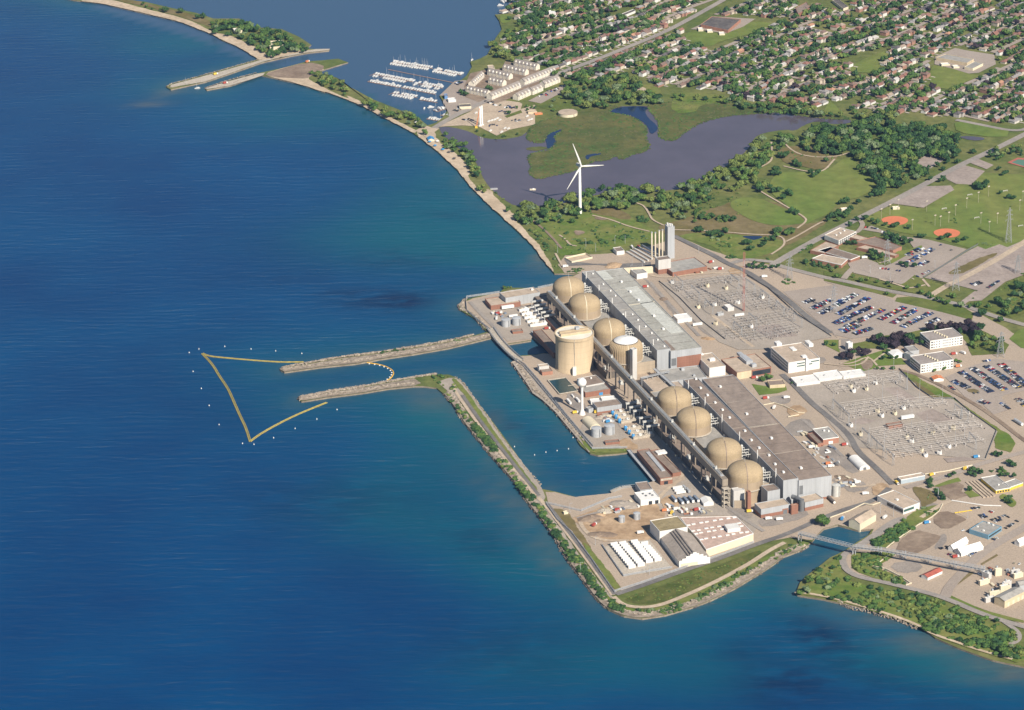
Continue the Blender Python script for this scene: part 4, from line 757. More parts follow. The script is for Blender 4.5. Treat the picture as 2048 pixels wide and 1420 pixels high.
for lab, s, r, h in (('steel tank nearer the water of the pair behind the tent shelter', 'y1 978,1180', 6.2, 11.5), ('steel tank nearer the domes of the pair behind the tent shelter', 'y1 1112,1155', 6.4, 11.5), ('steel tank nearer the sea of the pair on the far yard', 'z4 510,785', 6, 10), ('steel tank nearer the domes of the pair on the far yard', 'z4 605,770', 6, 10), ('small rusty tank nearer the sea beside the dirt heaps', 'y3 742,630', 3.8, 7.5), ('small rusty tank nearer the warehouse beside the dirt heaps', 'y3 858,608', 4, 8)):
    tank(lab, Q(s)[0], r, h, group='paired steel tanks')
def curved_duct():
    z = Z0+13; p = [Vector((*G(*q, z).xy, z)) for q in Q('v2 1135,575 1200,595 1285,645')]; t = thing('exhaust_duct', 'dark round exhaust duct bending down the near gable of the station', 'duct', (p[2].x, p[2].y, Z0))
    b = MB(); b.tube(p[0], p[1], 2.6, 12); b.tube(p[1], p[2], 2.8, 12); b.build('duct_run', STEELD, t)
    b = MB(); b.tube(p[2]+Vector((0, 0, 2)), (p[2].x, p[2].y, Z0), 3, 14)
    for k in range(6): b.lathe((p[2].x, p[2].y, Z0+1+k*2.2), [(3.25, 0), (3.25, .5)], 14)
    b.build('riser', STEELD, t)
curved_duct()
# warehouse group at the point
P = rect('y2 405,652 484,742 712,706', Z0+15); building('flat_warehouse', 'tall warehouse with a flat mossy roof', 'warehouse', P, Z0+15, WHITEW, RF_OLIVE)
P = [G(u, v, Z0+10) for u, v in Q('y2 712,706 655,628 1104,617 1246,757 862,888 800,800')]; t = building('wide_warehouse', 'wide warehouse with a pink roof dotted with white skylights', 'warehouse', P, Z0+10, CREAM, RF_PINK, trim=M_WHITE, par=.4)
for u, v in Q('y2 718,690 758,681 820,670 866,663 930,652 980,643 1040,634 1090,627 755,737 800,730 862,716 908,708 965,700 990,722 780,760 818,751 882,741 928,734 822,807 860,799 922,789 970,781 1035,771 1082,762 1145,751 1192,745 1128,673 1148,697'):
    q = G(u, v, Z0+10); b = MB(); b.prism([q-TX*2.3*1-AX*1.2, q+TX*2.3-AX*1.2, q+TX*2.3+AX*1.2, q-TX*2.3+AX*1.2], Z0+9.6, Z0+10.3); b.build('skylight', M_WHITE, t)
Pp = rect('y2 1008,685 1036,725 1135,705', Z0+14); b = MB(); b.prism(Pp, Z0+9.6, Z0+14); b.build('penthouse', WHITEW, t)
P = R3(*Q('y2 497,790 642,985 858,905'), Z0+8); P = [Vector((q.x, q.y, 0)) for q in P]
t = gable('arched_warehouse', 'warehouse with an arched grey roof and a stepped white gable', 'warehouse', P, Z0+7, Z0+16, WHITEW, mat('brown_grey_roof', (.33, .28, .235), .85, col2=(.39, .335, .285), scale=.05, scale2=.3), group=None)
for k in range(3):
    a, bq = P[0].lerp(P[3], .30+.08*k), P[1].lerp(P[2], .30+.08*k); zz = Z0+7+9*2*(.30+.08*k)+.5; b = MB(); b.beam((a.x, a.y, zz), (bq.x, bq.y, zz), .9, .9); b.build('roof_rib', RF_DARK, t)
b = MB(); d = P[2]-P[1]; nn = Vector((d.y, -d.x, 0)).normalized()
prof = [(0, 0), (0, 8.5), (.1, 8.5), (.1, 10.5), (.22, 10.5), (.22, 13), (.36, 13), (.36, 15), (.44, 15), (.44, 16.6), (.56, 16.6), (.56, 15), (.64, 15), (.64, 13), (.78, 13), (.78, 10.5), (.9, 10.5), (.9, 8.5), (1, 8.5), (1, 0)]
f = [P[1]+d*x+nn*.5+Vector((0, 0, Z0+z)) for x, z in prof]; g = [p-nn*.4 for p in f]; n = len(f); b.face(f); b.face(g[::-1])
for i in range(n): j = (i+1) % n; b.face([f[j], f[i], g[i], g[j]])
b.build('stepped_gable', M_WHITE, t)
on_face(t, 'door', P[1], P[2], Z0, Z0+5, .05, .6, CREAM, .75, .1)
# containers of the storage pad: white modules in four files
k = 0
def module_mesh():
    b = MB(); b.box((0, 0, 0), (8.2, 3.0, 3.6), 0, 0); b.box((0, 0, 3.6), (8.4, 2.2, .35), 0, 0); b.box((-4.15, 0, .3), (.16, 2.0, 2.6), 0, 1); return b.build('storage_module', [M_WHITE, STEELD], data_only=True)
mm_ = module_mesh()
for ci, (s, n, nm) in enumerate((('y3 682,815 818,985', 11, 'file nearest the sea'), ('y3 748,808 888,970', 11, 'second file from the sea'), ('y3 838,795 952,942', 10, 'third file from the sea'), ('y3 936,838 1018,930', 7, 'short file nearest the warehouse'))):
    a, e = Q(s)
    for i in range(n):
        u, v = a[0]+(e[0]-a[0])*i/(n-1), a[1]+(e[1]-a[1])*i/(n-1); p = G(u, v, Z0); inst('storage_module', mm_, (p.x, p.y, gz(p.x, p.y)), RZ+math.pi/2, f'white boxy module, {ordw(i+1)} from the far end of the {nm}', 'storage module', 'white modules on the concrete pad')
p = G(*Q('y3 916,808')[0], Z0); inst('storage_module', mm_, (p.x, p.y, gz(p.x, p.y)), RZ+math.pi/2, 'white module standing alone at the top of the short file', 'storage module', 'white modules on the concrete pad')
# intake houses and small buildings on the water side
t = B('screen_house', 'long brown-roofed brick pumphouse beside the near intake basin', 'y2 300,82 490,312 582,288', 9, BRICK, RF_BROWN)
P = rect('y2 300,82 490,312 582,288', Z0+9); b = MB(); P2 = rect('y2 372,98 500,250 527,244', Z0+9); b.prism(P2, Z0+8.3, Z0+9.3); b.build('skylight', STEEL, t); on_face(t, 'fascia', P[1], P[2], Z0+5.6, Z0+8.2, .03, .97, CONC); on_face(t, 'door', P[1], P[2], Z0, Z0+4.5, .3, .62, GLASS)
B('screen_annex', 'low brown-roofed annex along the domes side of the near pumphouse', 'y2 400,85 590,270 610,210', 5, BRICK, RF_BROWN, roof_units=[(1322, 906, 9, 12, 2)])
B('screen_house', 'dark-roofed pumphouse beside the far forebay and the tall cylinder', 'z4 755,822 942,1028 1015,1008', 8, BRICK, RF_BROWN)
B('heavy_water_block', 'grey upper block of the pumphouse at the far corner by the sea', 'z4 450,478 506,528 826,482', 13, CLAD, RF_TAN, roof_units=[(1064, 580, 3, 3, 2)])
B('brick_pumphouse', 'low red brick block with tan roof below the grey upper block', 'z4 318,532 372,598 640,560', 7, BRICK, RF_TAN)
B('long_brick_shed', 'narrow tan-roofed brick shed below the far end of the duct', 'z4 870,712 965,812 1005,790', 6, BRICK, RF_TAN)
B('laboratory', 'flat brown-roofed block with a pale wall just behind the water tower ball', 'y1 782,590 872,668 1056,628', 8, CLADL, RF_BROWN, roof_units=[(1182, 757, 2, 2, 1.5)])
t = B('brick_workshop', 'brick workshop with a small blue door right of the water tower ball', 'y1 800,672 866,738 1112,690', 7, BRICK, RF_GREY)
P = rect('y1 800,672 866,738 1112,690', Z0+7); on_face(t, 'door', P[1], P[2], Z0, Z0+4, .55, .7, BLUE)
B('steel_store', 'grey store with brick base right of the water tower stem', 'y1 936,832 986,890 1226,842', 9, CLAD, RF_BROWN, brick=BRICK, brick_h=3)
B('small_store', 'small grey store between the water tower stem and the longer grey store', 'y1 868,885 900,905 948,893', 6, CLAD, RF_GREY)
for lab, s in (('cream long box nearest the basin above the grey store', 'y1 908,800 925,832 1018,812'), ('cream long box nearest the duct above the grey store', 'y1 1018,778 1035,808 1168,785')): B('site_trailer', lab, s, 4.5, WHITEW, M_WHITE, 'trailer', group='cream trailers')
B('basin_pumphouse', 'small two-tier brick hut at the foot of the tall cylinder', 'y1 388,475 428,530 530,510', 5, BRICKO, RF_BROWN); B('hut_top', 'grey upper hut on the two-tier brick hut', 'y1 380,450 398,474 494,456', 8.5, CLADL, RF_TAN, 'hut')
B('tank_hut', 'low red brick hut below the pair of tanks by the tent shelter', 'y1 1058,1222 1072,1248 1212,1226', 3.5, BRICK, RF_BROWN, 'hut'); B('tank_hut', 'low red brick hut below the pair of tanks on the far yard', 'z4 556,815 572,838 662,822', 3.5, BRICK, RF_BROWN, 'hut')
t = B('white_workshop', 'white-roofed workshop with dark vehicle doors by the near basin corner', 'y3 838,402 888,462 1022,425', 8, WHITEW, M_WHITE, unit_mat=STEELD, roof_units=[(1286, 988, 2, 2, 1), (1292, 992, 2, 2, 1), (1300, 988, 2, 2, 1), (1305, 991, 2, 2, 1)])
P = rect('y3 838,402 888,462 1022,425', Z0+8)
for k in (.42, .75): on_face(t, 'vehicle_door', P[1], P[2], Z0, Z0+5, k, k+.18, GLASS)
B('basin_block', 'brown-roofed grey block behind the white-roofed workshop', 'y3 845,325 885,385 972,365', 8, CLAD, RF_BROWN); B('site_cabin', 'small cream cabin on the breakwater corner', 'y3 290,545 300,556 330,548', 3.5, CREAM, CREAM, 'cabin')
DULLC = mat('dull_cream', (.56, .49, .37), .6, var=.08, scale=.3)
# stack group
t = B('stack_house', 'grey cube on a brick base in front of the five thin chimneys', 'v5 330,920 402,988 692,966', 21, CLADL, RF_BROWN, brick=BRICK, brick_h=7)
t2 = B('stack_tower', 'tall grey square tower behind the five thin chimneys', 'v5 545,200 608,268 745,238', 47, CLAD, CLAD, 'tower'); P = rect('v5 545,200 608,268 745,238', Z0+47)
on_face(t2, 'band', P[1], P[2], Z0+40, Z0+42, 0, 1, CLAD, .1); on_face(t2, 'band', P[1], P[2], Z0+9, Z0+11, 0, 1, CLAD, .1)
for k in range(4): q = P[0].lerp(P[2], .25+.16*k); b = MB(); b.lathe((q.x, q.y, Z0+46), [(.9, 0), (.9, 4)], 10); b.build('vent', M_WHITE, t2)
for k, (x, y, hh) in enumerate(((258, 935, 38), (335, 925, 37), (420, 925, 40), (490, 925, 41), (556, 925, 42))):
    q = G(*Q(f'v5 {x},{y}')[0], Z0); t = thing('chimney', f'thin cream chimney, {ordw(k+1)} from the sea side of the five', 'chimney', (q.x, q.y, Z0), 'thin chimneys beside the square tower'); b = MB(); b.lathe((q.x, q.y, Z0), [(1.15, 0), (1.0, hh)], 12, 0); b.build('shaft', DULLC, t, True); b = MB(); b.lathe((q.x, q.y, Z0+hh-1), [(1.25, 0), (1.25, 1.2), (.9, 1.3)], 12, 0); b.build('cap', STEEL, t)
B('stack_annex', 'long low brick building with dark roof beside the grey cube', 'z5 100,640 230,735 562,660', 7, BRICK, RF_GREY)
B('pipe_bridge', 'long white covered pipe bridge leading to the grey cube', 'w5 1415,1030 1420,1042 1775,985', 9, CREAM, CREAM, 'pipe bridge')
B('control_hut', 'small white building with arched front between hall end and grey cube', 'w5 1530,1045 1602,1102 1712,1070', 8, WHITEW, RF_GREY); t = B('white_shed', 'small white shed with a brown roof on the grass edge', 'w5 1320,790 1366,836 1458,826', 6, WHITEW, RF_BROWN, 'shed')
B('white_store', 'white flat-roofed store beside the far switchyard', 'z5 232,1165 280,1212 425,1190', 6, WHITEW, M_WHITE); B('relay_house', 'white square relay house inside the far switchyard', 'z5 748,1062 790,1095 848,1080', 6, CLADL, M_WHITE)
B('relay_hut', 'brown relay hut between buses of the near switchyard', 'z7 625,1050 655,1078 802,1052', 5, BRICK, RF_BROWN, 'hut'); B('relay_hut', 'small grey hut inside the far switchyard', 'z5 675,1140 690,1152 745,1140', 4.5, CLAD, RF_GREY, 'hut')
# gatehouse side
B('gate_house', 'long gatehouse with a tan roof and white fascia at the yard entrance', 'w6 318,632 366,672 697,616', 6, mat('blue_grey_wall', (.36, .42, .46), .6), RF_TAN, trim=M_WHITE)
P = rect('w6 45,888 398,1062 616,982', Z0+8); t = building('training_block', 'flat tan-roofed block with white fascia and dark window band by the outfall', 'building', P, Z0+8, WHITEW, RF_TAN, trim=M_WHITE, roof_units=[(1794, 1000, 3, 3, 1.4)]); on_face(t, 'window', P[0], P[1], Z0+2, Z0+6, .38, .99, GLASS); on_face(t, 'window', P[1], P[2], Z0+3, Z0+6, .03, .65, GLASSG)
P = [Vector((*G(u, v, Z0+10).xy, 0)) for u, v in Q('y4 516,612 608,642 800,572 650,512')]; P = R3(*Q('y4 516,614 612,645 800,575'), Z0+9); gable('outfall_house', 'pale gabled shed standing over the outfall basin', 'shed', [Vector((p.x, p.y, 0)) for p in P], Z0+9, Z0+12.5, CREAM, RF_TAN, along=1, base=0)
P = rect('w6 1447,642 1650,812 1848,775', Z0+5); t = building('yellow_building', 'grey-roofed building with yellow walls at the right edge', 'building', P, Z0+5, YELLOW, RF_GREY, trim=M_WHITE, roof_units=[(1997, 970, 2, 2, 1)])
for k in range(5): on_face(t, 'window', P[1], P[2], Z0+1, Z0+3, .08+k*.18, .2+k*.18, GLASS)
B('yellow_wing', 'grey-roofed yellow wing reaching towards the picture edge', 'w6 1728,718 1842,772 2050,725', 4.6, YELLOW, RF_GREY, trim=M_WHITE)
P = rect('y4 1570,692 1736,744 1850,668', Z0+6); t = building('blue_building', 'blue-walled building with a flat grey roof', 'building', P, Z0+6, mat('blue_wall', (.16, .30, .40), .6), RF_GREY, unit_mat=M_WHITE, roof_units=[(1977, 1047, 2, 2, 1.4), (1986, 1051, 2, 2, 1.4), (1967, 1062, 2, 2, 1.4), (1955, 1054, 2, 2, 1.2)]); on_face(t, 'window', P[1], P[2], Z0+2, Z0+4, .05, .95, GLASS)
def barrel(name, label, cat, s, wallh, rise, m_, z=4):
    P = rect(s, Z0+z); A, Bq, C, D = [Vector((p.x, p.y, 0)) for p in P]; c = centre(P); t = thing(name, label, cat, (c.x, c.y, Z0)); b = MB(); N = 14
    def arc(p, q): return [p.lerp(q, .5-.5*math.cos(math.pi*i/N))+Vector((0, 0, Z0+wallh+rise*math.sin(math.pi*i/N))) for i in range(N+1)]
    e0, e1 = arc(A, D), arc(Bq, C)
    for i in range(N): b.face([e0[i], e0[i+1], e1[i+1], e1[i]])
    b.build('roof', m_, t, True); b = MB()
    b.face([(A.x, A.y, Z0)]+e0+[(D.x, D.y, Z0)]); b.face(([(Bq.x, Bq.y, Z0)]+e1+[(C.x, C.y, Z0)])[::-1]); b.face([(A.x, A.y, Z0), (Bq.x, Bq.y, Z0), e1[0], e0[0]]); b.face([(D.x, D.y, Z0), (C.x, C.y, Z0), e1[-1], e0[-1]][::-1]); b.build('wall', m_, t)
    on_face(t, 'door', Bq, C, Z0, Z0+wallh+rise*.4, .35, .65, STEELD); return t
barrel('tent_shelter', 'cream round-roofed tent shelter at the foot of the water tower', 'tent', 'y1 832,1010 915,1092 1012,1062', 2, 5.5, CREAM); barrel('storage_tent', 'white round-roofed tent beside the yard road', 'tent', 'y4 512,62 610,156 690,132', 2, 4, M_WHITE)
for lab, s in (('big white two-peaked tent left half among parked cars', 'y4 1385,852 1430,868 1545,790'), ('big white two-peaked tent right half among parked cars', 'y4 1436,870 1500,908 1645,822')):
    P = R3(*Q(s), Z0+4); gable('white_tent', lab, 'tent', [Vector((p.x, p.y, 0)) for p in P], Z0+4, Z0+8, M_WHITE, M_WHITE, along=1, group='white event tents')
P = R3(*Q('y4 1150,1092 1206,1116 1332,1056'), Z0+4); gable('red_roof_shed', 'white shed with a rusty red roof in the corner compound', 'shed', [Vector((p.x, p.y, 0)) for p in P], Z0+4, Z0+6, WHITEW, RF_RED, along=1)
P = R3(*Q('y4 1790,1285 1880,1322 2042,1232'), Z0+9); t = gable('generator_hall', 'large beige hall with a grey roof in the bottom right corner', 'building', [Vector((p.x, p.y, 0)) for p in P], Z0+9, Z0+11, BEIGEW, RF_GREY, along=1)
for k in (.15, .4, .65, .86): on_face(t, 'door', P[1], P[2], Z0, Z0+5, k, k+.1, CREAM)
P = R3(*Q('y4 1975,1150 2010,1185 2120,1120'), Z0+8); gable('generator_hall', 'grey-roofed hall cut by the right edge above the beige hall', 'building', [Vector((p.x, p.y, 0)) for p in P], Z0+8, Z0+10, CLAD, RF_GREY, along=1)
P = R3(*Q('y4 1965,795 2010,815 2110,760'), Z0+5); gable('white_tent', 'white gabled tent cut by the right edge', 'tent', [Vector((p.x, p.y, 0)) for p in P], Z0+5, Z0+8, M_WHITE, M_WHITE, along=1, group='white event tents')
for k, s in enumerate(('y4 1650,1140 1665,1150 1740,1120', 'y4 1680,1060 1740,1085 1760,1070', 'y4 1790,1035 1800,1045 1840,1020', 'y4 1700,1290 1715,1300 1780,1270', 'y4 1740,1240 1750,1248 1820,1210', 'y4 1860,1150 1875,1160 1930,1135', 'y4 1950,1080 1965,1090 2030,1060', 'y4 1930,1050 1940,1058 2000,1030', 'y4 1830,1180 1845,1195 1910,1165')):
    B('turbine_generator', f'pale boxy generator unit with an exhaust, {ordw(k+1)} of the corner compound by size', s, 6+(k % 3)*1.5, CLADL if k % 2 else CREAM, M_WHITE, 'generator', group='generator units in the corner compound', unit_mat=STEEL, roof_units=[(sum(p[0] for p in Q(s))/3, sum(p[1] for p in Q(s))/3, 2, 2, 2.5)])
# office twins, school, kiosks
def office(label, s, h):
    P = rect(s, Z0+h); t = building('office_block', label, 'office', P, Z0+h, WHITEW, mat('brown_grey_felt', (.29, .25, .225), .9, col2=(.35, .305, .275), scale=.04, scale2=.3), group='white office blocks')
    for fl in range(3):
        for k in range(12):
            if 4 <= k <= 6: continue
            on_face(t, 'window', P[1], P[2], Z0+2+fl*3.6, Z0+3.5+fl*3.6, .03+k*.081, .03+k*.081+(.06 if k in (0, 11) else .026), GLASS, .06)
        on_face(t, 'window', P[1], P[2], Z0+2+fl*3.6, Z0+3.8+fl*3.6, .38, .57, CLAD if fl else STEEL, .06)
        on_face(t, 'window', P[0], P[1], Z0+2+fl*3.6, Z0+3.6+fl*3.6, .04, .96, GLASS, .08)
    for k in range(6): q = P[0].lerp(P[3], .40+.03*k)+(P[1]-P[0])*(.15+.14*k); b = MB(); b.box((q.x, q.y, Z0+h-.7), (2.4, 2, 1.7), t['rz']); b.box((q.x, q.y, Z0+h+1.0), (1.6, 1, .4), t['rz']); b.build('rooftop_unit', CREAM, t)
office('white three-storey office block nearer the big car park', 'v3 472,292 716,494 1556,434', 12.5); office('white three-storey office block nearer the near switchyard', 'v3 240,850 488,1054 1276,938', 12.5)
B('office_link', 'grey link building between the two white office blocks', 'v3 100,625 232,742 452,710', 6, CLAD, RF_GREY); B('office_wing', 'low grey wing at the shaded end of the nearer office block', 'v3 100,765 240,822 345,800', 9, CLAD, RF_GREY)
P = R3(*Q('z7 640,312 702,362 808,338'), Z0+5); gable('lawn_pavilion', 'white hip-roofed pavilion on the garden lawn', 'pavilion', [Vector((p.x, p.y, 0)) for p in P], Z0+4.5, Z0+7, M_WHITE, M_WHITE, hip=4)
B('sign_pillar', 'white tall box at the gate of the big car park', 'z7 218,222 248,238 296,228', 12, WHITEW, M_WHITE, 'tower'); P = R3(*Q('z7 1090,572 1115,602 1212,590'), Z0+4); gable('lot_kiosk', 'small white kiosk with an orange roof at the near lot', 'kiosk', [Vector((p.x, p.y, 0)) for p in P], Z0+3.6, Z0+5.5, M_WHITE, ORAN)
P = rect('z6 5,455 150,512 328,420', Z0+8.5); P = [G(u, v, Z0+8.5) for u, v in Q('z6 5,455 150,512 328,420 165,378')]; t = building('school_hall', 'two-storey brick school hall with a tan roof and white window wall', 'school', P, Z0+8.5, WHITEW, RF_TAN, brick=BRICK, brick_h=2, roof_units=[(1672, 471, 3, 2, 1.5), (1680, 467, 3, 2, 1.5), (1688, 462, 3, 2, 1.5)])
for z in (2.6, 5.4):
    for k in range(8): on_face(t, 'window', P[1], P[2], Z0+z, Z0+z+1.8, .05+k*.118, .14+k*.118, GLASS)
for nm, lab, pp, h, w_, r_ in (('school_wing', 'long dark-roofed brick school wing reaching towards the parking lot', 'z6 300,520 700,612 790,572 520,470', 5.5, BRICKO, RF_BROWN), ('school_wing', 'tan-roofed school wing in the inner court', 'z6 330,580 720,668 760,650 420,555', 4.5, BRICK, RF_TAN), ('school_wing', 'low grey-brown school wing behind the white-trimmed block', 'z6 -60,610 270,705 365,668 60,575', 5, BRICK, RF_BROWN), ('school_gym', 'low school block with white trim and orange door nearest the road', 'z6 -120,690 175,758 240,700 -20,650', 5.5, BRICKO, RF_TAN), ('school_wing', 'tan-roofed school wing below the two-storey hall', 'z6 -140,610 0,640 150,560 20,520', 5, BRICK, RF_TAN), ('school_wing', 'pale-roofed school wing behind the two-storey hall', 'z6 230,470 420,520 470,490 330,450', 5, BRICK, RF_TAN)):
    building(nm, lab, 'school', [G(u, v, Z0+h) for u, v in Q(pp)], Z0+h, w_, r_, trim=M_WHITE if 'trim' in lab and 'block nearest' not in lab or 'low school' in lab else None, group='flat-roofed school buildings')
# ------------------------------------------------------------------ towers
def water_tower():
    p = G(1164.4, 829, Z0); c = Vector((p.x, p.y, Z0)); t = thing('water_tower', 'white ball-topped water tower on a slender stem', 'water tower', c); r = 5.8; hz = 43
    b = MB(); b.lathe(c, [(4.2, 0), (3.6, 2), (2.2, 6), (1.7, 9), (1.6, hz-9), (2.0, hz-6), (2.6, hz-5)], 28, 0, False); b.build('stem', M_WHITE, t, True)
    b = MB(); b.lathe(c, [(max(.05, r*math.sin(a)), hz-r*math.cos(a)) for a in [math.pi*i/16 for i in range(17)]], 32, 0); b.build('ball', M_WHITE, t, True)
    b = MB(); b.tube(c+Vector((0, 0, hz+r-.2)), c+Vector((0, 0, hz+r+3)), .15); b.build('mast', STEEL, t)
water_tower()
def wind_turbine():
    p = G(1160.3, 427, Z0); c = Vector((p.x, p.y, Z0)); hub = 73
    t = thing('wind_turbine', 'white three-bladed wind turbine on the grassy hill', 'wind turbine', c)
    b = MB(); b.lathe(c, [(2.6, 0), (2.3, 15), (1.6, hub-1)], 24, 0); b.build('tower', M_WHITE, t, True)
    b1, b2, b3 = (Vector(v) for v in ((-14.0, 46.5), (42.8, -4.2), (-29, -42.3)))
    ax = Vector((.52, -.85, 0)).normalized(); h = c+Vector((0, 0, hub))
    nn = h; q = MB(); side = Vector((-ax.y, ax.x, 0))
    q.beam(nn-ax*7+Vector((0, 0, .3)), nn+ax*3.2+Vector((0, 0, .3)), 3.4, 3.6); q.build('nacelle', CLADL, t)
    hb = h+ax*4.2; q = MB(); q.tube(hb-ax*1.2, hb+ax*.8, 1.7, 16); q.tube(hb+ax*.8, hb+ax*2.2, 1.7, 16, 0, .4); q.build('hub', M_WHITE, t)
    # side = rotor's horizontal axis; blade angles measured from vertical
    s = side if side.x > 0 else -side
    for an in (-21, 99, 219):
        a = math.radians(an); d = s*math.sin(a)+Vector((0, 0, 1))*math.cos(a); w = d.cross(ax).normalized(); q = MB()
        st = [(1.2, 1.0, .9), (4, 1.6, .8), (9, 2.1, .6), (20, 1.5, .4), (30, 1.0, .25), (38, .5, .15), (39.5, .15, .05)]; vs = []; fs = []
        for r, ch, th in st: o = hb+d*r; vs += [o+w*ch*1.1, o+ax*th, o-w*ch*.7, o-ax*th]
        for i in range(len(st)-1):
            for j in range(4): fs.append((4*i+j, 4*i+(j+1) % 4, 4*i+4+(j+1) % 4, 4*i+4+j))
        fs.append(tuple(4*(len(st)-1)+j for j in range(4))); q.mesh(vs, fs); q.build('blade', M_WHITE, t, True)
wind_turbine()

def walk(nm, label, s, w, z, m_=STEEL):
    pts = GP(Q(s), Z0+z); t = thing(nm, label, 'walkway', (pts[0].x, pts[0].y, Z0)); b = MB(); c = MB()
    for a, e in zip(pts, pts[1:]):
        d = (e-a).normalized(); n = Vector((-d.y, d.x, 0))*w/2; b.prism([a-n, e-n, e+n, a+n], Z0+z-.5, Z0+z, 0, True, None, True)
        for s_ in (-1, 1): c.beam(a+n*s_+Vector((0, 0, 1.1)), e+n*s_+Vector((0, 0, 1.1)), .2, .2); c.beam(a+n*s_+Vector((0, 0, .5)), e+n*s_+Vector((0, 0, .5)), .15, .15)
        for k in range(int((e-a).length/8)+1): q = a+d*k*8; c.beam((q.x, q.y, -2), (q.x, q.y, Z0+z), .5, .5)
    b.build('deck', m_, t); c.build('railing', STEEL, t)
walk('intake_walkway', 'grey railed walkway along the water side of the near pumphouse', 'y2 232,80 440,330', 4, 1.5); walk('intake_walkway', 'short grey walkway along the water side of the far pumphouse', 'z4 745,830 935,1040', 2.5, 1.5); walk('basin_quay', 'grey quay edge at the corner of the near basin', 'y2 95,420 180,385 290,372', 5, .6, CONC); walk('roof_trestle', 'grey pipe trestle crossing the flat block between the halls', 'y1 1440,590 1720,520', 2.5, 12); walk('roof_trestle', 'grey cable trestle running down past the fifth dome', 'z4 1860,1170 2048,1340', 4, 10.5); walk('pond_jetty', 'short white jetty on the pond edge behind the beach', 'z2 968,1106 1010,1104', 2, .8, M_WHITE)
p = G(*Q('z2 1216,1110')[0], Z0); t = thing('pond_raft', 'small pale raft afloat on the purple pond', 'raft', (p.x, p.y, Z0)); b = MB(); b.box((p.x, p.y, Z0+.1), (9, 5, .7)); b.build('deck', CREAM, t); b = MB(); b.box((p.x+1, p.y, Z0+.8), (3, 2, 1.2)); b.build('cabin', M_WHITE, t)
for k, (u, v) in enumerate(Q('z6 1220,200 1480,60 1550,292 1995,375 1840,20')):
    p = G(u, v, Z0); t = thing('goal_frame', f'white goal frame, {ordw(k+1)} from the infields across the sports field', 'goal', (p.x, p.y, Z0), 'white goal frames'); b = MB(); a, e = p-TX*3.6, p+TX*3.6
    for q in (a, e): b.beam(q, q+Vector((0, 0, 2.6)), .3, .3)
    b.beam(a+Vector((0, 0, 2.6)), e+Vector((0, 0, 2.6)), .3, .3); b.build('frame', M_WHITE, t); b = MB(); b.face([a+Vector((0, 0, 2.6)), e+Vector((0, 0, 2.6)), e-AX*1.8+Vector((0, 0, .1)), a-AX*1.8+Vector((0, 0, .1))]); b.build('net', CLADL, t)
for k, s in enumerate(('z6 165,180 180,195 245,155', 'z6 690,165 700,178 755,155')): B('dugout', ('cream flat shelter beside the park road trees', 'cream flat shelter at the gravel lot entrance')[k], s, 4, CREAM, M_WHITE, 'shelter')
# ================================================================== yard equipment, switchyards, vehicles
def along(pts, step):
    out = []; acc = 0
    for a, b in zip(pts, pts[1:]):
        L = (b-a).length; d = (b-a)/max(L, 1e-6)
        while acc < L: out.append((a+d*acc, d)); acc += step
        acc -= L
    return out
# ---- gantries over the transformer bays
for k, s in enumerate(('y1 1275,845 1402,828', 'y1 1310,885 1434,865', 'y1 1350,922 1478,903', 'y1 1410,993 1538,975', 'y1 1447,1030 1577,1014', 'y1 1485,1078 1616,1058', 'z4 738,560 846,545', 'z4 768,595 874,580', 'z4 798,627 902,612', 'z4 827,658 932,642', 'z4 855,692 962,674')):
    a, e = GP(Q(s), Z0+12); t = thing('pipe_gantry', f'pale horizontal pipe gantry, {ordw(k+1 if k < 6 else k-5)} from the far end beside the {"nearer" if k < 6 else "farther"} domes', 'pipe gantry', (a.x, a.y, Z0), 'pipe gantries beside the duct')
    d = (e-a).normalized(); b = MB(); b.prism([a-AX*1.3, e-AX*1.3, e+AX*1.3, a+AX*1.3], Z0+10.6, Z0+12.6, 0, True, None, True); b.build('duct_run', PIPE, t)
    for q in (a+d*1, a.lerp(e, .5)):
        b = MB(); b.box((q.x, q.y, Z0), (.7, .7, 10.6), RZ); b.build('post', PIPE, t)
# ---- blue vessels and generator modules
for k, (u, v) in enumerate(Q('y1 1143,965 1178,1003 1213,1045 1275,1120 1312,1160 1352,1203')):
    p = G(u, v, Z0); c = Vector((p.x, p.y, Z0)); t = thing('blue_vessel', f'blue upright pressure vessel, {ordw(k+1)} from the far end of its row', 'vessel', c, 'blue vessels beside the generator modules'); b = MB(); r = 2.3; b.lathe(c, [(r*.6, 0), (r, .5), (r, 4.6), (r*.75, 5.8), (.1, 6.3)], 20); b.build('shell', BLUE, t, True); b = MB(); b.lathe(c, [(.5, 6.2), (.5, 7)], 8); b.box((c.x+r, c.y-1, Z0), (.5, .5, 5)); b.build('valve', M_WHITE, t)
def genmod(label, uv, L, W, base, group):
    p = G(*uv, Z0); c = Vector((p.x, p.y, Z0)); t = thing('generator_module', label, 'generator', c, group); rz = math.atan2(TX.y, TX.x); b = MB(); b.box(c, (L, W, 3.6), rz); b.build('casing', base, t); rr = random.Random(int(uv[0]*7))
    for i in range(4):
        q = c+TX*(-L*.38+i*L*.25)+AX*rr.uniform(-.5, .5); b = MB(); b.lathe((q.x, q.y, Z0+3.6), [(W*.32, 0), (W*.32, .9+rr.random()*.8), (W*.2, .9), ], 12, 0, False); b.box((q.x+rr.uniform(-1, 1), q.y, Z0+3.6), (1.4, 1.4, 1.6+rr.random()), rz); b.build('fan', M_WHITE if i % 2 else CONC, t)
for k, (u, v) in enumerate(Q('y1 1250,948 1288,988 1325,1030 1385,1105 1420,1148 1450,1190')): genmod(f'grey generator module with round fans, {ordw(k+1)} from far end beside blue vessels', (u, v), 27, 7, CONC, 'generator modules')
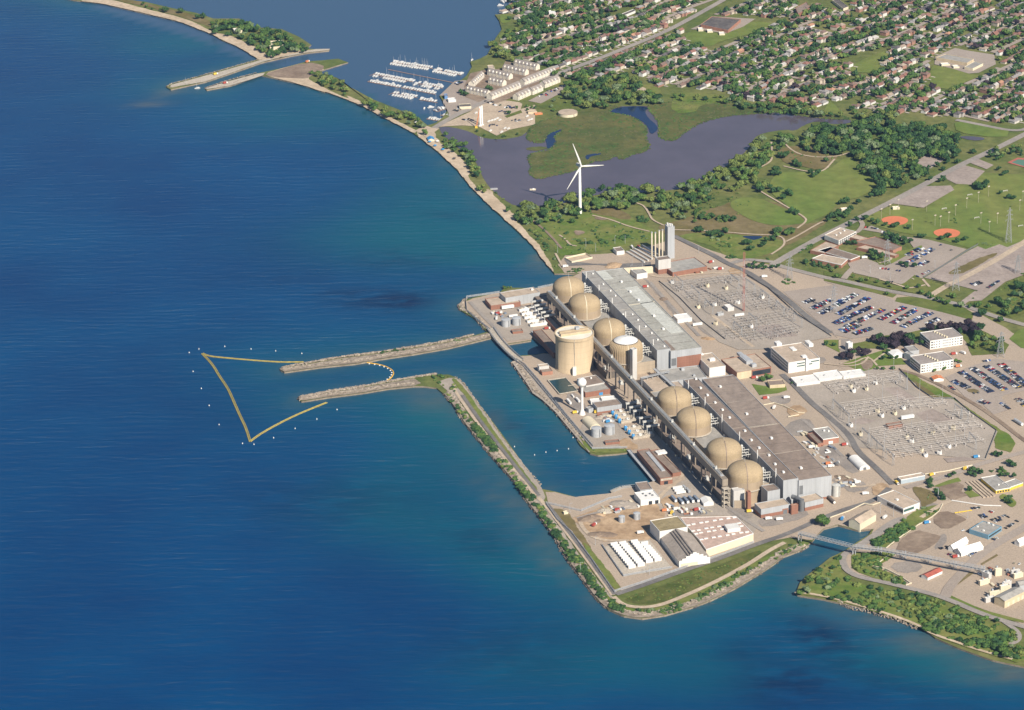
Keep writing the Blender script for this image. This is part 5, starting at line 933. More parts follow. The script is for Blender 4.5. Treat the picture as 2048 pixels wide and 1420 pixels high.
for k, (u, v) in enumerate(Q('z4 705,640 728,675 752,708 778,742 805,778')): genmod(f'white generator module, {ordw(k+1)} from the brick pumphouse on the far yard', (u, v), 24, 5.5, M_WHITE, 'white generator modules')
# ---- treatment basin beside the water tower
P = GP(Q('y1 485,612 665,586 790,720 602,752'), lv(8)); t = tag(sheet('settling_basin', Q('y1 485,612 665,586 790,720 602,752'), mat('basin_water', (.02, .055, .06), .15, var=.1, spec=.5), 8), kind='structure')
tb = thing('basin_kerb', 'pale kerb around the dark green square basin', 'kerb', (P[0].x, P[0].y, Z0)); b = MB()
for i in range(4): b.beam(P[i]+Vector((0, 0, .3)), P[(i+1) % 4]+Vector((0, 0, .3)), 1.2, .8)
b.build('rim', CONC, tb); b = MB(); q0, q1 = GP(Q('y1 690,668 765,655'), Z0+2); b.beam(q0, q1, 1.4, .5); b.build('jetty_plank', CONC, tb)
# ---- fences
def fence(label, s, h=3.0, m_=STEEL):
    pts = GP(Q(s), Z0); t = thing('security_fence', label, 'fence', pts[0]); b = MB()
    for k in range(6):
        for a, e in zip(pts, pts[1:]): b.beam(a+Vector((0, 0, .4+k*h/6)), e+Vector((0, 0, .4+k*h/6)), .2, .2)
    for q, d in along(pts, 6): b.box((q.x, q.y, Z0), (.25, .25, h+.4))
    b.build('wire_panel', m_, t)
for lab, s in (('galvanised fence along the intake seawall below the water tower', 'y1 150,420 240,480 380,640 520,810 640,960 800,1150 935,1315 1290,1302'), ('second line of fence just inside the intake seawall', 'y1 165,405 255,465 400,630 540,805 660,955 815,1140 945,1290'), ('galvanised fence round the far sea corner of the yard', 'z4 450,482 300,505 150,525 145,560 155,650 250,735 370,825'), ('galvanised fence behind the farthest dome', 'z4 800,442 940,415'),
               ('galvanised fence beside the road at the breakwater foot', 'y3 160,490 250,620 360,720 510,920 690,1180'), ('galvanised fence along the far side of the shore road', 'y2 120,1235 400,1145 700,1035 1000,935 1250,835'), ('galvanised fence across the neck of the breakwater', 'y3 165,490 300,520 430,550 650,455 745,440'), ('galvanised fence round the near switchyard', 'z7 760,500 940,690 1110,805 1320,800 1470,930 1750,1130 1640,1410'),
               ('galvanised fence along the far switchyard road', 'z5 90,830 300,1000 520,1230 760,1420'), ('galvanised fence on the car park side of the far switchyard', 'z5 980,770 1200,900 1500,1170 1840,1390'), ('galvanised fence between sports field and gravel lots', 'z6 1010,890 1230,760 1460,615 1560,560'), ('fence between the white modules and the warehouse', 'y3 590,810 650,900 755,1050 980,1010 1130,985')):
    fence(lab, s, 2.2 if 'sports' in lab or 'switchyard' in lab else 3.0, STEELD if 'sports' in lab or 'switchyard' in lab else STEEL)
# ---- yellow barriers
def barrier(label, s, m_=YELLOW, h=1.0):
    pts = GP(Q(s), Z0); pts = [p+Vector((0, 0, .9)) for p in pts]; b = MB()
    for a, e in zip(pts, pts[1:]): b.beam(a+Vector((0, 0, h/2)), e+Vector((0, 0, h/2)), .8, h)
    o = b.build('road_barrier', m_); tag(o, label, 'barrier', 'concrete and painted road barriers')
for lab, s, m_ in (('cream kerb barrier running up from the gatehouse', 'w6 690,610 830,590 1000,565 1200,515 1330,488', CREAM), ('cream barrier beside the outfall shed', 'y4 350,600 520,540 650,475 720,490 805,462', CREAM), ('cream barrier curving along the ditch', 'w6 930,1010 880,1110 780,1190 700,1240 570,1310 420,1420', CREAM), ('cream barrier down to the compound corner', 'y4 1110,670 980,760 880,835 840,868', CREAM), ('yellow barrier beside parked cars under the gatehouse', 'w6 1090,1135 1325,1098', YELLOW), ('white barrier across the lower parking area', 'w6 1050,965 1480,1032 1720,1040', M_WHITE), ('cream barrier at the foot of the compound', 'y4 1015,1192 1065,1172', CREAM), ('cream barrier left of the compound brush', 'y4 780,992 870,925', CREAM), ('cream barrier of the inner fence line', 'y4 725,1025 830,1045 960,1110 1050,1170', CREAM), ('pale kerb round the transformer pit', 'z8 1150,770 1260,748 1350,775 1500,845 1570,850', CREAM), ('cream barrier at the transformer pit foot', 'z8 1400,890 1510,868', CREAM)):
    barrier(lab, s, m_)
# ---- causeway bridge over the intake
def causeway():
    pts = chaikin(GP(Q('z4 365,800 425,890 490,965 560,1035 640,1100'), Z0+1.6), False, 2); t = thing('causeway_bridge', 'road bridge with grey railings across the intake mouth', 'bridge', (pts[3].x, pts[3].y, Z0)); L, R_ = ribbon_pts(pts, 9); b = MB()
    for i in range(len(pts)-1):
        dn = Vector((0, 0, -1.2)); b.face([R_[i], R_[i+1], L[i+1], L[i]]); b.face([L[i], L[i+1], L[i+1]+dn, L[i]+dn]); b.face([R_[i+1], R_[i], R_[i]+dn, R_[i+1]+dn]); b.face([L[i]+dn, L[i+1]+dn, R_[i+1]+dn, R_[i]+dn])
    b.build('deck', CONC, t)
    for S_ in (L, R_):
        b = MB()
        for z in (.5, 1.2, 1.9, 2.6):
            for a, e in zip(S_, S_[1:]): b.beam(a+Vector((0, 0, z)), e+Vector((0, 0, z)), .2, .3)
        for q, d in along(S_, 3): b.beam(q, q+Vector((0, 0, 2.7)), .25, .25)
        b.build('railing', STEEL, t)
    for f in (.35, .65): q = pts[int(len(pts)*f)]; b = MB(); b.box((q.x, q.y, -3), (7, 2, 5.4), .4); b.build('pier', CONC, t)
causeway()
# ---- conveyor bridge over the outfall
def conveyor():
    z = Z0+10; pts = GP(Q('y4 78,735 550,852 800,880 1010,918 1220,955 1440,1000 1700,1050'), z); t = thing('conveyor_bridge', 'long grey truss footbridge crossing the outfall channel', 'bridge', (pts[0].x, pts[0].y, Z0)); b = MB(); c = MB()
    for a, e in zip(pts, pts[1:]):
        d = (e-a).normalized(); n = Vector((-d.y, d.x, 0))*1.7
        b.prism([a-n, e-n, e+n, a+n], z-.3, z, 0, True, None, True)
        for s in (-1, 1):
            for zz in (0, 3.2): c.beam(a+n*s+Vector((0, 0, zz)), e+n*s+Vector((0, 0, zz)), .35, .35)
            N = int((e-a).length/4)
            for i in range(N):
                p, q = a.lerp(e, i/N), a.lerp(e, (i+1)/N); c.beam(p+n*s, q+n*s+Vector((0, 0, 3.2)), .25, .25); c.beam(p+n*s, p+n*s+Vector((0, 0, 3.2)), .25, .25)
    b.build('deck', STEELD, t); c.build('truss', STEEL, t)
    for u, v in Q('y4 85,800 560,915 785,920 1000,955 1220,1000 1440,1045 1690,1085'):
        p = G(u, v, Z0); b = MB()
        for sx in (-1.5, 1.5):
            for sy in (-1.5, 1.5): b.box((p.x+sx, p.y+sy, Z0), (.6, .6, 9.8))
        b.beam((p.x-1.5, p.y-1.5, Z0+1), (p.x+1.5, p.y+1.5, Z0+8), .3, .3); b.build('trestle', STEEL, t)
conveyor()
# ---- booms and buoys
BOOM = mat('weathered_boom', (.40, .31, .075), .7, var=.2, scale=.2); BOOMY = mat('bright_boom', (.75, .42, .04), .6, var=.08)
def boom(label, s, m_, r, floats=False, twin=2.4):
    pts = chaikin(GP(Q(s), .3), False, 2); t = thing('floating_boom', label, 'boom', pts[0]); L, R_ = ribbon_pts(pts, twin)
    for S_ in ((L, R_) if twin else (pts,)):
        b = MB()
        for i, (a, e) in enumerate(zip(S_, S_[1:])): b.tube(a, e, r, 6)
        b.build('float_line', m_, t)
    if twin:
        b = MB()
        for i in range(len(L)-1): b.face([R_[i]+Vector((0, 0, -.15)), R_[i+1]+Vector((0, 0, -.15)), L[i+1]+Vector((0, 0, -.15)), L[i]+Vector((0, 0, -.15))])
        b.build('skirt', mat('boom_skirt', (.22, .20, .09), .8), t)
    if floats:
        for q, d in along([p+Vector((d_.y, -d_.x, 0))*2.2 for p, d_ in along(pts, 4)], 7.5): b = MB(); b.lathe((q.x, q.y, 0), [(1.0, 0), (1.0, .7), (.2, .9)], 10); b.build('float', M_WHITE, t)
boom('straight weathered yellow boom reaching back to the upper jetty', 'y6 160,165 200,183 330,195 480,208 620,217 752,216', BOOM, .45); boom('long weathered yellow boom forming the seaward side', 'y6 160,168 220,230 260,300 310,370 345,450 380,530 415,600 440,682', BOOM, .5); boom('weathered yellow boom reaching back to the lower jetty', 'y6 438,682 500,636 600,580 700,530 800,488 888,453', BOOM, .45)
boom('bright yellow curved boom with white floats across the intake mouth', 'y6 1108,219 1180,227 1240,243 1284,272 1270,306 1236,328 1198,344', BOOMY, .7, True, 0)
def buoy_mesh():
    b = MB(); b.lathe((0, 0, 0), [(.3, -.4), (1.0, .1), (1.0, .8), (.45, 1.3), (.3, 2.4), (.05, 2.6)], 12); return b.build('marker_buoy', M_WHITE, data_only=True)
bm_ = buoy_mesh()
for k, (u, v) in enumerate(Q('y6 83,163 140,142 291,127 445,142 589,153 742,168 106,273 154,373 200,473 258,585 395,695 462,700 577,662 703,607 830,552 948,497')):
    p = G(u, v, 0); inst('marker_buoy', bm_, (p.x, p.y, 0), 0, f'small white marker buoy, {ordw(k+1 if k < 6 else (k-5 if k < 12 else k-11))} of the line {"north of the upper boom" if k < 6 else ("seaward of the long boom" if k < 12 else "off the lower boom")}', 'buoy', 'white marker buoys outside the booms', .7)
for k, (u, v) in enumerate(Q('y7 625,475 735,520 797,505 858,497 920,487 945,425')):
    p = G(u, v, 0); inst('marker_buoy', bm_, (p.x, p.y, 0), 0, f'small white marker buoy, {ordw(k+1)} from the breakwater inside the intake channel', 'buoy', 'white marker buoys in the intake channel', .65)
# ---- pylons, masts, lamp posts
LAT = mat('lattice_steel', (.30, .31, .32), .6, var=.1)
def pylon(label, uv, h, w, arms=True, m_=LAT, m2=None):
    p = G(*uv, Z0); c = Vector((p.x, p.y, Z0)); t = thing('pylon', label, 'pylon', c, 'lattice pylons'); n = max(5, int(h/6)); f = lambda z: w/2*(1-.86*z/h) if arms else w/2
    cor = lambda k, z: c+Vector(((1, 1, -1, -1)[k]*f(z), (1, -1, -1, 1)[k]*f(z), z))
    for k in range(4):
        b = MB(); b.beam(cor(k, 0), cor(k, h), .32, .32); b.build('leg', m_, t)
    b = MB(); b2 = MB()
    for i in range(n):
        z1, z2 = h*i/n, h*(i+1)/n
        for k in range(4):
            bb = b2 if (m2 and (i//2) % 2) else b
            bb.beam(cor(k, z1), cor((k+1) % 4, z2), .18, .18); bb.beam(cor((k+1) % 4, z1), cor(k, z2), .18, .18); bb.beam(cor(k, z2), cor((k+1) % 4, z2), .18, .18)
    b.build('bracing', m_, t)
    if m2: b2.build('white_band', m2, t)
    if arms:
        for z, L in ((h*.66, w*.75), (h*.80, w*.6), (h*.93, w*.45)):
            b = MB(); d = Vector((.92, .39, 0))
            for s in (-1, 1): b.beam(c+Vector((0, 0, z+1)), c+d*L*s+Vector((0, 0, z)), .25, .25); b.beam(c+Vector((0, 0, z-.8)), c+d*L*s+Vector((0, 0, z)), .25, .25); b.beam(c+d*L*s+Vector((0, 0, z)), c+d*L*s+Vector((0, 0, z-2.2)), .3, .3)
            b.build('crossarm', m_, t)
for lab, s, h, w in (('tall slender pylon on the sports field edge', 'v1 1383,1235', 51, 8), ('lattice pylon standing among the school trees', 'z6 640,750', 36, 8), ('lattice pylon at the corner of the gravel overflow lot', 'z6 1335,1010', 40, 9), ('lattice pylon in the far end of the big car park', 'z6 95,1240', 38, 8), ('lattice pylon beside the lower lot near the road', 'z7 1790,370', 34, 9), ('lattice pylon on the far gravel lot by the picture edge', 'z6 1965,842', 26, 8), ('lattice pylon on the shrub square by the road bend', 'z5 1415,800', 34, 8)):
    pylon(lab, Q(s)[0], h, w)
pylon('very tall thin red and white lattice mast in the far switchyard', Q('z5 950,1130')[0], 84, 2.2, False, mat('mast_red', (.42, .16, .13), .6), mat('mast_white', (.5, .48, .46), .6))
def pole_mesh(h, head):
    b = MB(); b.lathe((0, 0, 0), [(.24, 0), (.13, h)], 8)
    if head == 'flood': b.box((0, 0, h-.6), (3.4, .5, 1.5), .5); 
    elif head == 'lamp': b.beam((0, 0, h), (2.2, 0, h+.2), .2, .2); b.box((2.2, 0, h), (1, .4, .25))
    return b.build('floodlight_pole' if head == 'flood' else ('lamp_post' if head else 'lightning_mast'), CONC if head == 'flood' else STEEL, data_only=True)
PF, PL, PM = pole_mesh(16, 'flood'), pole_mesh(11, 'lamp'), pole_mesh(22, '')
for k, (u, v) in enumerate(Q('z6 580,300 668,255 752,205 895,410 1040,220 1125,365 1180,375 1265,335 1333,260 1447,190 1565,130 1590,340 1668,70 1675,430 1757,345 1985,210 2016,120')):
    p = G(u, v, Z0); inst('floodlight_pole', PF, (p.x, p.y, Z0), 0, f'white floodlight pole, {ordw(k+1)} from the school end of the sports fields', 'floodlight pole', 'floodlight poles on the sports fields')
for k, (u, v) in enumerate(Q('z7 448,732 592,832 740,952 887,1102 1040,1182 845,712 968,802 315,562 705,542 610,1335 1200,850 460,1250 1330,1300 1425,1200 320,1130 93,900')):
    p = G(u, v, Z0); inst('lightning_mast', PM, (p.x, p.y, Z0), 0, f'thin lightning mast, {ordw(k+1)} of those in the near switchyard by size', 'mast', 'lightning masts in the near switchyard', (1, 1, 1.5-.035*k))
for k, (u, v) in enumerate(Q('w5 1545,990 1530,1095 1345,750 1465,750 1120,840 675,855 1005,780 1665,1030 z5 495,540 930,780 y3 955,1035 540,810 425,1015 345,560 y4 790,560 905,585 1295,420 1555,600 w6 870,920 z6 670,920 470,850 1125,800')):
    p = G(u, v, Z0); inst('lamp_post', PL, (p.x, p.y, Z0), .5*k, f'grey lamp post, {ordw(k+1)} counted from the far hill to the near gatehouse', 'lamp post', 'lamp posts round the station', 1.1)
# ---- switchyards
BUS = mat('bus_alloy', (.54, .50, .46), .5, var=.1, spec=.4); BUSD = mat('weathered_bus', (.36, .345, .33), .6, var=.15)
INS = mat('insulator', (.14, .115, .10), .4); INSL = mat('porcelain', (.30, .26, .23), .5)
def rack(label, s, n, m_, dz=5.0, h=6.0, seed=0):
    a, e = GP(Q(s), Z0); t = thing('busbar_rack', label, 'busbar rack', (a.x, a.y, Z0), 'busbar racks in the switchyards'); rr = random.Random(seed); d = (e-a).normalized(); L = (e-a).length
    for i in range(n):
        o = AX*(dz*i); hh = h-(i % 3)*1.2; b = MB(); p0 = a+o+d*rr.uniform(0, L*.03); p1 = e+o-d*rr.uniform(0, L*.03); Li = (p1-p0).length
        b.tube(p0+Vector((0, 0, hh)), p1+Vector((0, 0, hh)), .14, 5); N = max(2, int(Li/(11 if m_ is BUS else 7)))
        for k in range(N+1):
            q = p0.lerp(p1, k/N); b.box((q.x, q.y, Z0), (.3, .3, hh-1.4)); b.box((q.x, q.y, Z0+hh-1.4), (.32, .32, 1.3), 0, 1)
            if rr.random() < .22: b.box((q.x+d.x*3, q.y+d.y*3, Z0), (1.4, 1.2, 2.4+rr.random()*1.5), RZ, 1 if rr.random() < .5 else 0)
            if i and rr.random() < (.2 if m_ is BUS else .55): b.tube(q+Vector((0, 0, hh)), q-AX*dz+Vector((0, 0, hh)), .14, 4)
        b.build('busbar', [m_, INSL], t)
k = 0
for s, n in (('z7 5,662 235,626', 8), ('z7 250,626 505,588', 6), ('z7 530,602 745,570', 6), ('z7 150,892 492,842', 9), ('z7 500,852 800,804', 8), ('z7 800,852 1185,808', 6), ('z7 450,1152 800,1096', 11), ('z7 800,1112 1090,1066', 10), ('z7 1085,1092 1530,1040', 6), ('z7 1230,972 1440,948', 4), ('z7 620,1335 900,1292', 7), ('z7 900,1292 1150,1252', 6), ('z7 1150,1252 1560,1192', 5)):
    k += 1; rack(f'pale busbar rack of parallel pipes, {ordw(k)} block of the near switchyard from its far end', s, int(n*1.4), BUS, 3.3, 6.5, k)
for s, n in (('z5 200,870 430,830', 6), ('z5 450,838 690,798', 5), ('z5 700,800 920,772', 5), ('z5 330,975 570,935', 6), ('z5 620,985 900,935', 8), ('z5 900,965 1110,930', 6), ('z5 960,1065 1250,1015', 6), ('z5 800,1235 1090,1190', 7), ('z5 1100,1205 1400,1155', 6), ('z5 700,1350 1000,1305', 6), ('z5 1050,1335 1450,1270', 6), ('z5 500,1065 700,1030', 4), ('z5 1250,1080 1450,1130', 4), ('z8 900,80 1150,40', 5), ('z8 1180,60 1450,10', 4)):
    k += 1; rack(f'dark busbar rack of parallel pipes, {ordw(k-13)} block of the far switchyard from its far end', s, n, BUSD, 5.4, 7, k)
def gantry(label, s, h):
    a, e = GP(Q(s), Z0); t = thing('line_gantry', label, 'gantry', (a.x, a.y, Z0), 'lattice gantries of the switchyards'); d = (e-a).normalized()
    for q in (a, e):
        b = MB()
        for sx in (-.8, .8): b.beam(q+TX*sx*2, q+TX*sx*.3+Vector((0, 0, h)), .3, .3)
        for i in range(5): z = h*i/5; w0 = 1.6-1.3*i/5; b.beam(q-TX*w0+Vector((0, 0, z)), q+TX*(w0-.25)+Vector((0, 0, z+h/5)), .18, .18)
        b.build('leg', LAT, t)
    b = MB()
    for o in (-.5, .5): b.beam(a+TX*o+Vector((0, 0, h)), e+TX*o+Vector((0, 0, h)), .28, .28)
    b.beam(a+Vector((0, 0, h-1.3)), e+Vector((0, 0, h-1.3)), .25, .25); b.build('crossbeam', LAT, t)
k = 0
for s, h in (('z7 88,920 158,985', 16), ('z7 158,985 195,1020', 16), ('z7 195,1020 252,1075', 16), ('z7 765,650 838,712', 17), ('z7 385,1205 448,1265', 15), ('z7 480,1290 535,1345', 15), ('z7 535,1345 600,1400', 15), ('z7 630,1420 700,1480', 15), ('z7 1325,960 1390,1010', 15), ('z7 1395,1000 1458,1045', 15), ('z7 1470,1250 1538,1325', 15), ('z5 250,850 330,920', 14), ('z5 420,960 500,1040', 14), ('z5 560,1100 640,1180', 14), ('z5 820,850 900,910', 14), ('z5 980,900 1060,960', 14), ('z5 1120,1000 1210,1070', 14), ('z5 1280,1120 1360,1190', 14), ('z5 1000,1240 1080,1310', 14), ('z5 850,1330 930,1400', 14), ('z5 1460,1240 1540,1300', 14)):
    k += 1; gantry(f'lattice line gantry, {ordw(k if k < 12 else k-11)} from the {"far" if k >= 12 else "yard road"} corner of the {"near" if k < 12 else "far"} switchyard', s, h)
def transformer_mesh(c):
    b = MB(); b.box((0, 0, 0), (5, 3, .4)); b.box((0, 0, .4), (4, 2.2, 3)); 
    for x in (-1.2, 0, 1.2): b.lathe((x, 0, 3.4), [(.3, 0), (.2, 1.8)], 8, 1)
    for s in (-1, 1): b.box((0, s*1.7, .6), (3.2, .8, 2.2))
    b.tube((-1.8, .8, 4), (1.8, .8, 4), .5, 8); return b.build('transformer', [c, INS], data_only=True)
TRY, TRW = transformer_mesh(CREAM), transformer_mesh(M_WHITE)
for k, (u, v, y) in enumerate([(*q, i % 2) for i, q in enumerate(Q('z7 300,735 268,692 520,655 430,715 585,988 542,940 805,908 717,965 890,1248 838,1205 1265,1300 1105,1165 1030,1385 985,1340 1170,1365 370,1175 270,1085 1310,1115 z5 225,850 580,885 655,1075 490,1100 1025,1300 665,1270 1140,1000 770,910 890,1055'))]):
    p = G(u, v, Z0); inst('transformer', TRY if y else TRW, (p.x, p.y, gz(p.x, p.y)), RZ+.3*(k % 3), f'{"cream" if y else "white"} transformer, {ordw(k+1 if k < 18 else k-17)} from the far end of the {"near" if k < 18 else "far"} switchyard', 'transformer', 'transformers in the switchyards', 1.15)
# ---- containers, trailers, trucks
def box_mesh(nm, size, m_, m2):
    b = MB(); L, W, H = size; b.box((0, 0, .9), (L, W, H), 0, 0); b.box((L/2+.05, 0, 1), (.12, W*.96, H*.94), 0, 1)
    for x in (-L*.3, -L*.2, L*.3):
        for s in (-1, 1): b.tube((x, s*(W/2-.3), .5), (x, s*(W/2), .5), .5, 8, 2)
    b.box((0, 0, .5), (L*.9, W*.5, .4), 0, 2); return b.build(nm, [m_, m2, INS], data_only=True)
def truck_mesh(nm, m_, m2, L=8):
    b = MB(); b.box((-1.2, 0, 1.0), (L-2.6, 2.5, 2.6), 0, 0); b.box((L/2-1.1, 0, .8), (2.0, 2.4, 2.2), 0, 1); b.box((L/2-.08, 0, 1.9), (.2, 2.1, .9), 0, 2); b.box((0, 0, .6), (L, 1.4, .4), 0, 2)
    for x in (-L*.32, -L*.18, L*.36):
        for s in (-1, 1): b.tube((x, s*.85, .5), (x, s*1.25, .5), .5, 10, 2)
    return b.build(nm, [m_, m2, INS], data_only=True)
GBLUE = mat('slate_container', (.20, .24, .30), .6, var=.08)
CT, CW, CG = box_mesh('container', (12, 2.6, 2.8), GBLUE, M_WHITE), box_mesh('trailer', (13, 2.6, 2.9), M_WHITE, M_WHITE), box_mesh('container', (10, 2.6, 2.7), CLAD, CLAD)
def put(nm, me, s, label, cat, group=None, rz=RZ, sc=1):
    for k, (u, v) in enumerate(Q(s)): p = G(u, v, Z0); inst(nm, me, (p.x, p.y, gz(p.x, p.y)), rz, label.replace('#', ordw(k+1)), cat, group, sc)
put('container', CT, 'y3 1142,470 1195,484 1235,478 1275,472 1315,468', 'slate blue container with a white end, # from the sea in its row', 'container', 'slate blue containers', RZ, 1.15)
put('trailer', CW, 'y3 1170,378 1182,396 1195,415', 'white trailer, # of the three stacked behind the slate containers', 'trailer', 'white trailers', RZ+math.pi/2, .9); put('container', CG, 'y3 1225,380 1250,400', 'grey container, # beside the small white trailers', 'container', 'grey containers')
put('trailer', CW, 'y1 700,845', 'white trailer nearest the sea at the water tower', 'trailer', 'white trailers'); put('trailer', CW, 'y1 790,828', 'white trailer between the water tower stem and the seaward trailer', 'trailer', 'white trailers', RZ, .9); put('trailer', CW, 'y1 738,782', 'short white trailer beside the dark square basin', 'trailer', 'white trailers', RZ, .6)
put('trailer', CW, 'z4 525,630', 'long white trailer below the brick pumphouse', 'trailer', 'white trailers', RZ+math.pi/2, 1.3); put('trailer', CW, 'z4 575,705', 'white trailer beside the pair of far yard tanks', 'trailer', 'white trailers', RZ+math.pi/2, .9); put('trailer', CW, 'z7 845,1010', 'long white trailer among the near switchyard buses', 'trailer', 'white trailers', RZ+math.pi/2, 1.3)
put('trailer', CW, 'z5 905,1185', 'white trailer inside the far switchyard', 'trailer', 'white trailers', RZ+math.pi/2); put('trailer', CW, 'z5 480,1278', 'white trailer on the verge beside the pale green roof', 'trailer', 'white trailers', RZ+math.pi/2)
P = R3(*Q('y3 1345,448 1372,488 1442,470'), Z0+4); gable('white_tent', 'white gabled tent beside the slate blue containers', 'tent', [Vector((p.x, p.y, 0)) for p in P], Z0+4, Z0+6.5, M_WHITE, M_WHITE, along=0, group='white event tents')
TRK = {c: truck_mesh('truck', m_, M_WHITE) for c, m_ in (('white', M_WHITE), ('orange', ORAN), ('red', REDP), ('yellow', YELLOW), ('blue', BLUE), ('dark', STEELD))}
for c, s, w, r in (('orange', 'y3 1075,550', 'orange truck in the laydown yard beside the warehouse', .3), ('yellow', 'y3 1130,568', 'yellow truck beside the orange truck', 1.2), ('white', 'y3 1165,540', 'white truck right of the orange truck', .2), ('white', 'y3 1195,560', 'white truck nearest the pink roof', 2.0), ('red', 'y3 1320,545', 'red truck below the white gabled tent', .4), ('red', 'y3 532,662', 'red truck on the dirt heaps near the rusty tanks', 1.0), ('red', 'y3 715,548', 'red truck beside the scrap pile', .2), ('white', 'y3 885,722', 'white truck between rusty tanks and mossy roof', .3), ('red', 'z4 440,680', 'red truck on the far sea corner', .5), ('white', 'z4 425,725', 'white truck beside the red truck on the far sea corner', 1.5), ('red', 'z4 885,815', 'red truck by the narrow brick shed', .2), ('white', 'z4 1050,250', 'white truck beside the beach end', .3), ('red', 'z4 1780,435', 'red truck on the verge beside the pale green roof', .2),
                   ('orange', 'y4 340,130', 'orange truck beside the brown-roofed hall end', .2), ('white', 'y4 358,152', 'white truck just below the orange truck', .2), ('dark', 'y4 415,130', 'dark truck right of the orange truck', 1.1), ('white', 'y4 590,295', 'white truck among scrap by the yard road', .5), ('white', 'y4 660,392', 'white truck on the paving above the outfall shed', .2), ('blue', 'w6 1385,385', 'blue truck on the road above the gatehouse', .3), ('blue', 'w6 720,1270', 'blue truck on the bend beside the ditch', .3), ('blue', 'y4 458,612', 'blue truck at the outfall basin', 1.2), ('yellow', 'w6 310,735', 'yellow truck at the gate barrier', RZ), ('yellow', 'w6 1235,540', 'yellow truck on the barrier line above the gatehouse', 1.0), ('yellow', 'w6 785,620', 'yellow truck right of the gatehouse', .6), ('red', 'z8 1060,495', 'red truck beside the canteen block', .2), ('red', 'z8 1175,702', 'red truck on the paving beside the brown roof', .2), ('white', 'z8 1385,698', 'white truck on the paving beside the brown roof', .2), ('white', 'z8 1260,798', 'white truck inside the transformer pit kerb', 1.2), ('red', 'z8 1975,1175', 'red truck by the yard road', .3), ('white', 'z8 1640,1200', 'white truck below the red brick hall', .2), ('orange', 'z7 1365,480', 'orange truck at the corner of the nearer white office', .2), ('red', 'z7 1320,355', 'red truck between the two white offices', .2), ('white', 'z7 1410,345', 'white truck between the two white offices', 2.2),
                   ('yellow', 'y1 765,950', 'yellow truck at the water tower foot', .4), ('yellow', 'y1 970,945', 'yellow truck beside the grey store', 1.4), ('blue', 'y1 1100,1045', 'blue truck among scrap below the tent shelter', .5), ('white', 'v2 765,945', 'white truck beside the grey block with brick base', .2), ('white', 'v2 935,955', 'white truck second along the grey block with brick base', .2), ('yellow', 'v2 470,830', 'yellow truck under the end of the concrete duct', .2), ('red', 'y4 1450,945', 'red truck in front of the big white tent', .3), ('red', 'z5 620,640', 'red truck beside the long low brick building', .5), ('red', 'z5 715,710', 'red truck on the road past the long low brick building', .3), ('white', 'z6 410,700', 'white truck in the school yard', .2), ('white', 'z5 1160,788', 'white truck at the corner of the far switchyard', .2), ('white', 'z4 1660,75', 'white truck on the paving beside the chimneys', RZ), ('red', 'z4 1720,75', 'red truck on the paving beside the chimneys', RZ), ('white', 'y4 830,600', 'white truck beside the outfall shed', 1.0)):
    p = G(*Q(s)[0], Z0); inst('truck', TRK[c], (p.x, p.y, gz(p.x, p.y)), r, w, 'truck', 'trucks about the station')
def tanker(label, s, m_, sc=1):
    a, e = GP(Q(s), Z0); t = thing('tank_trailer', label, 'tank trailer', (a.x, a.y, Z0), 'tank trailers'); b = MB(); b.tube(a+Vector((0, 0, 2.6)), e+Vector((0, 0, 2.6)), 1.9*sc, 14); b.build('barrel', m_, t); d = (e-a).normalized(); b = MB(); b.tube(e+Vector((0, 0, 2.6))+d*.02, e+Vector((0, 0, 2.6))+d*.35, 1.5*sc, 14); b.build('end_cap', M_WHITE, t); b = MB()
    for f in (.15, .3, .8):
        q = a.lerp(e, f); b.box((q.x, q.y, Z0), (2.6, 2.4, 1), RZ)
    b.build('running_gear', INS, t)
tanker('dark tank trailer with a white end beside the pale upright tank', 'v2 1708,612 1802,700', RF_DARK); tanker('silver tank trailer on the dirt at the right edge', 'z7 1935,1030 2010,1078', STEEL, 1.1); tanker('dark tank trailer nearest the white tent on the yard road', 'z8 2010,1280 2040,1310', RF_DARK, .8)
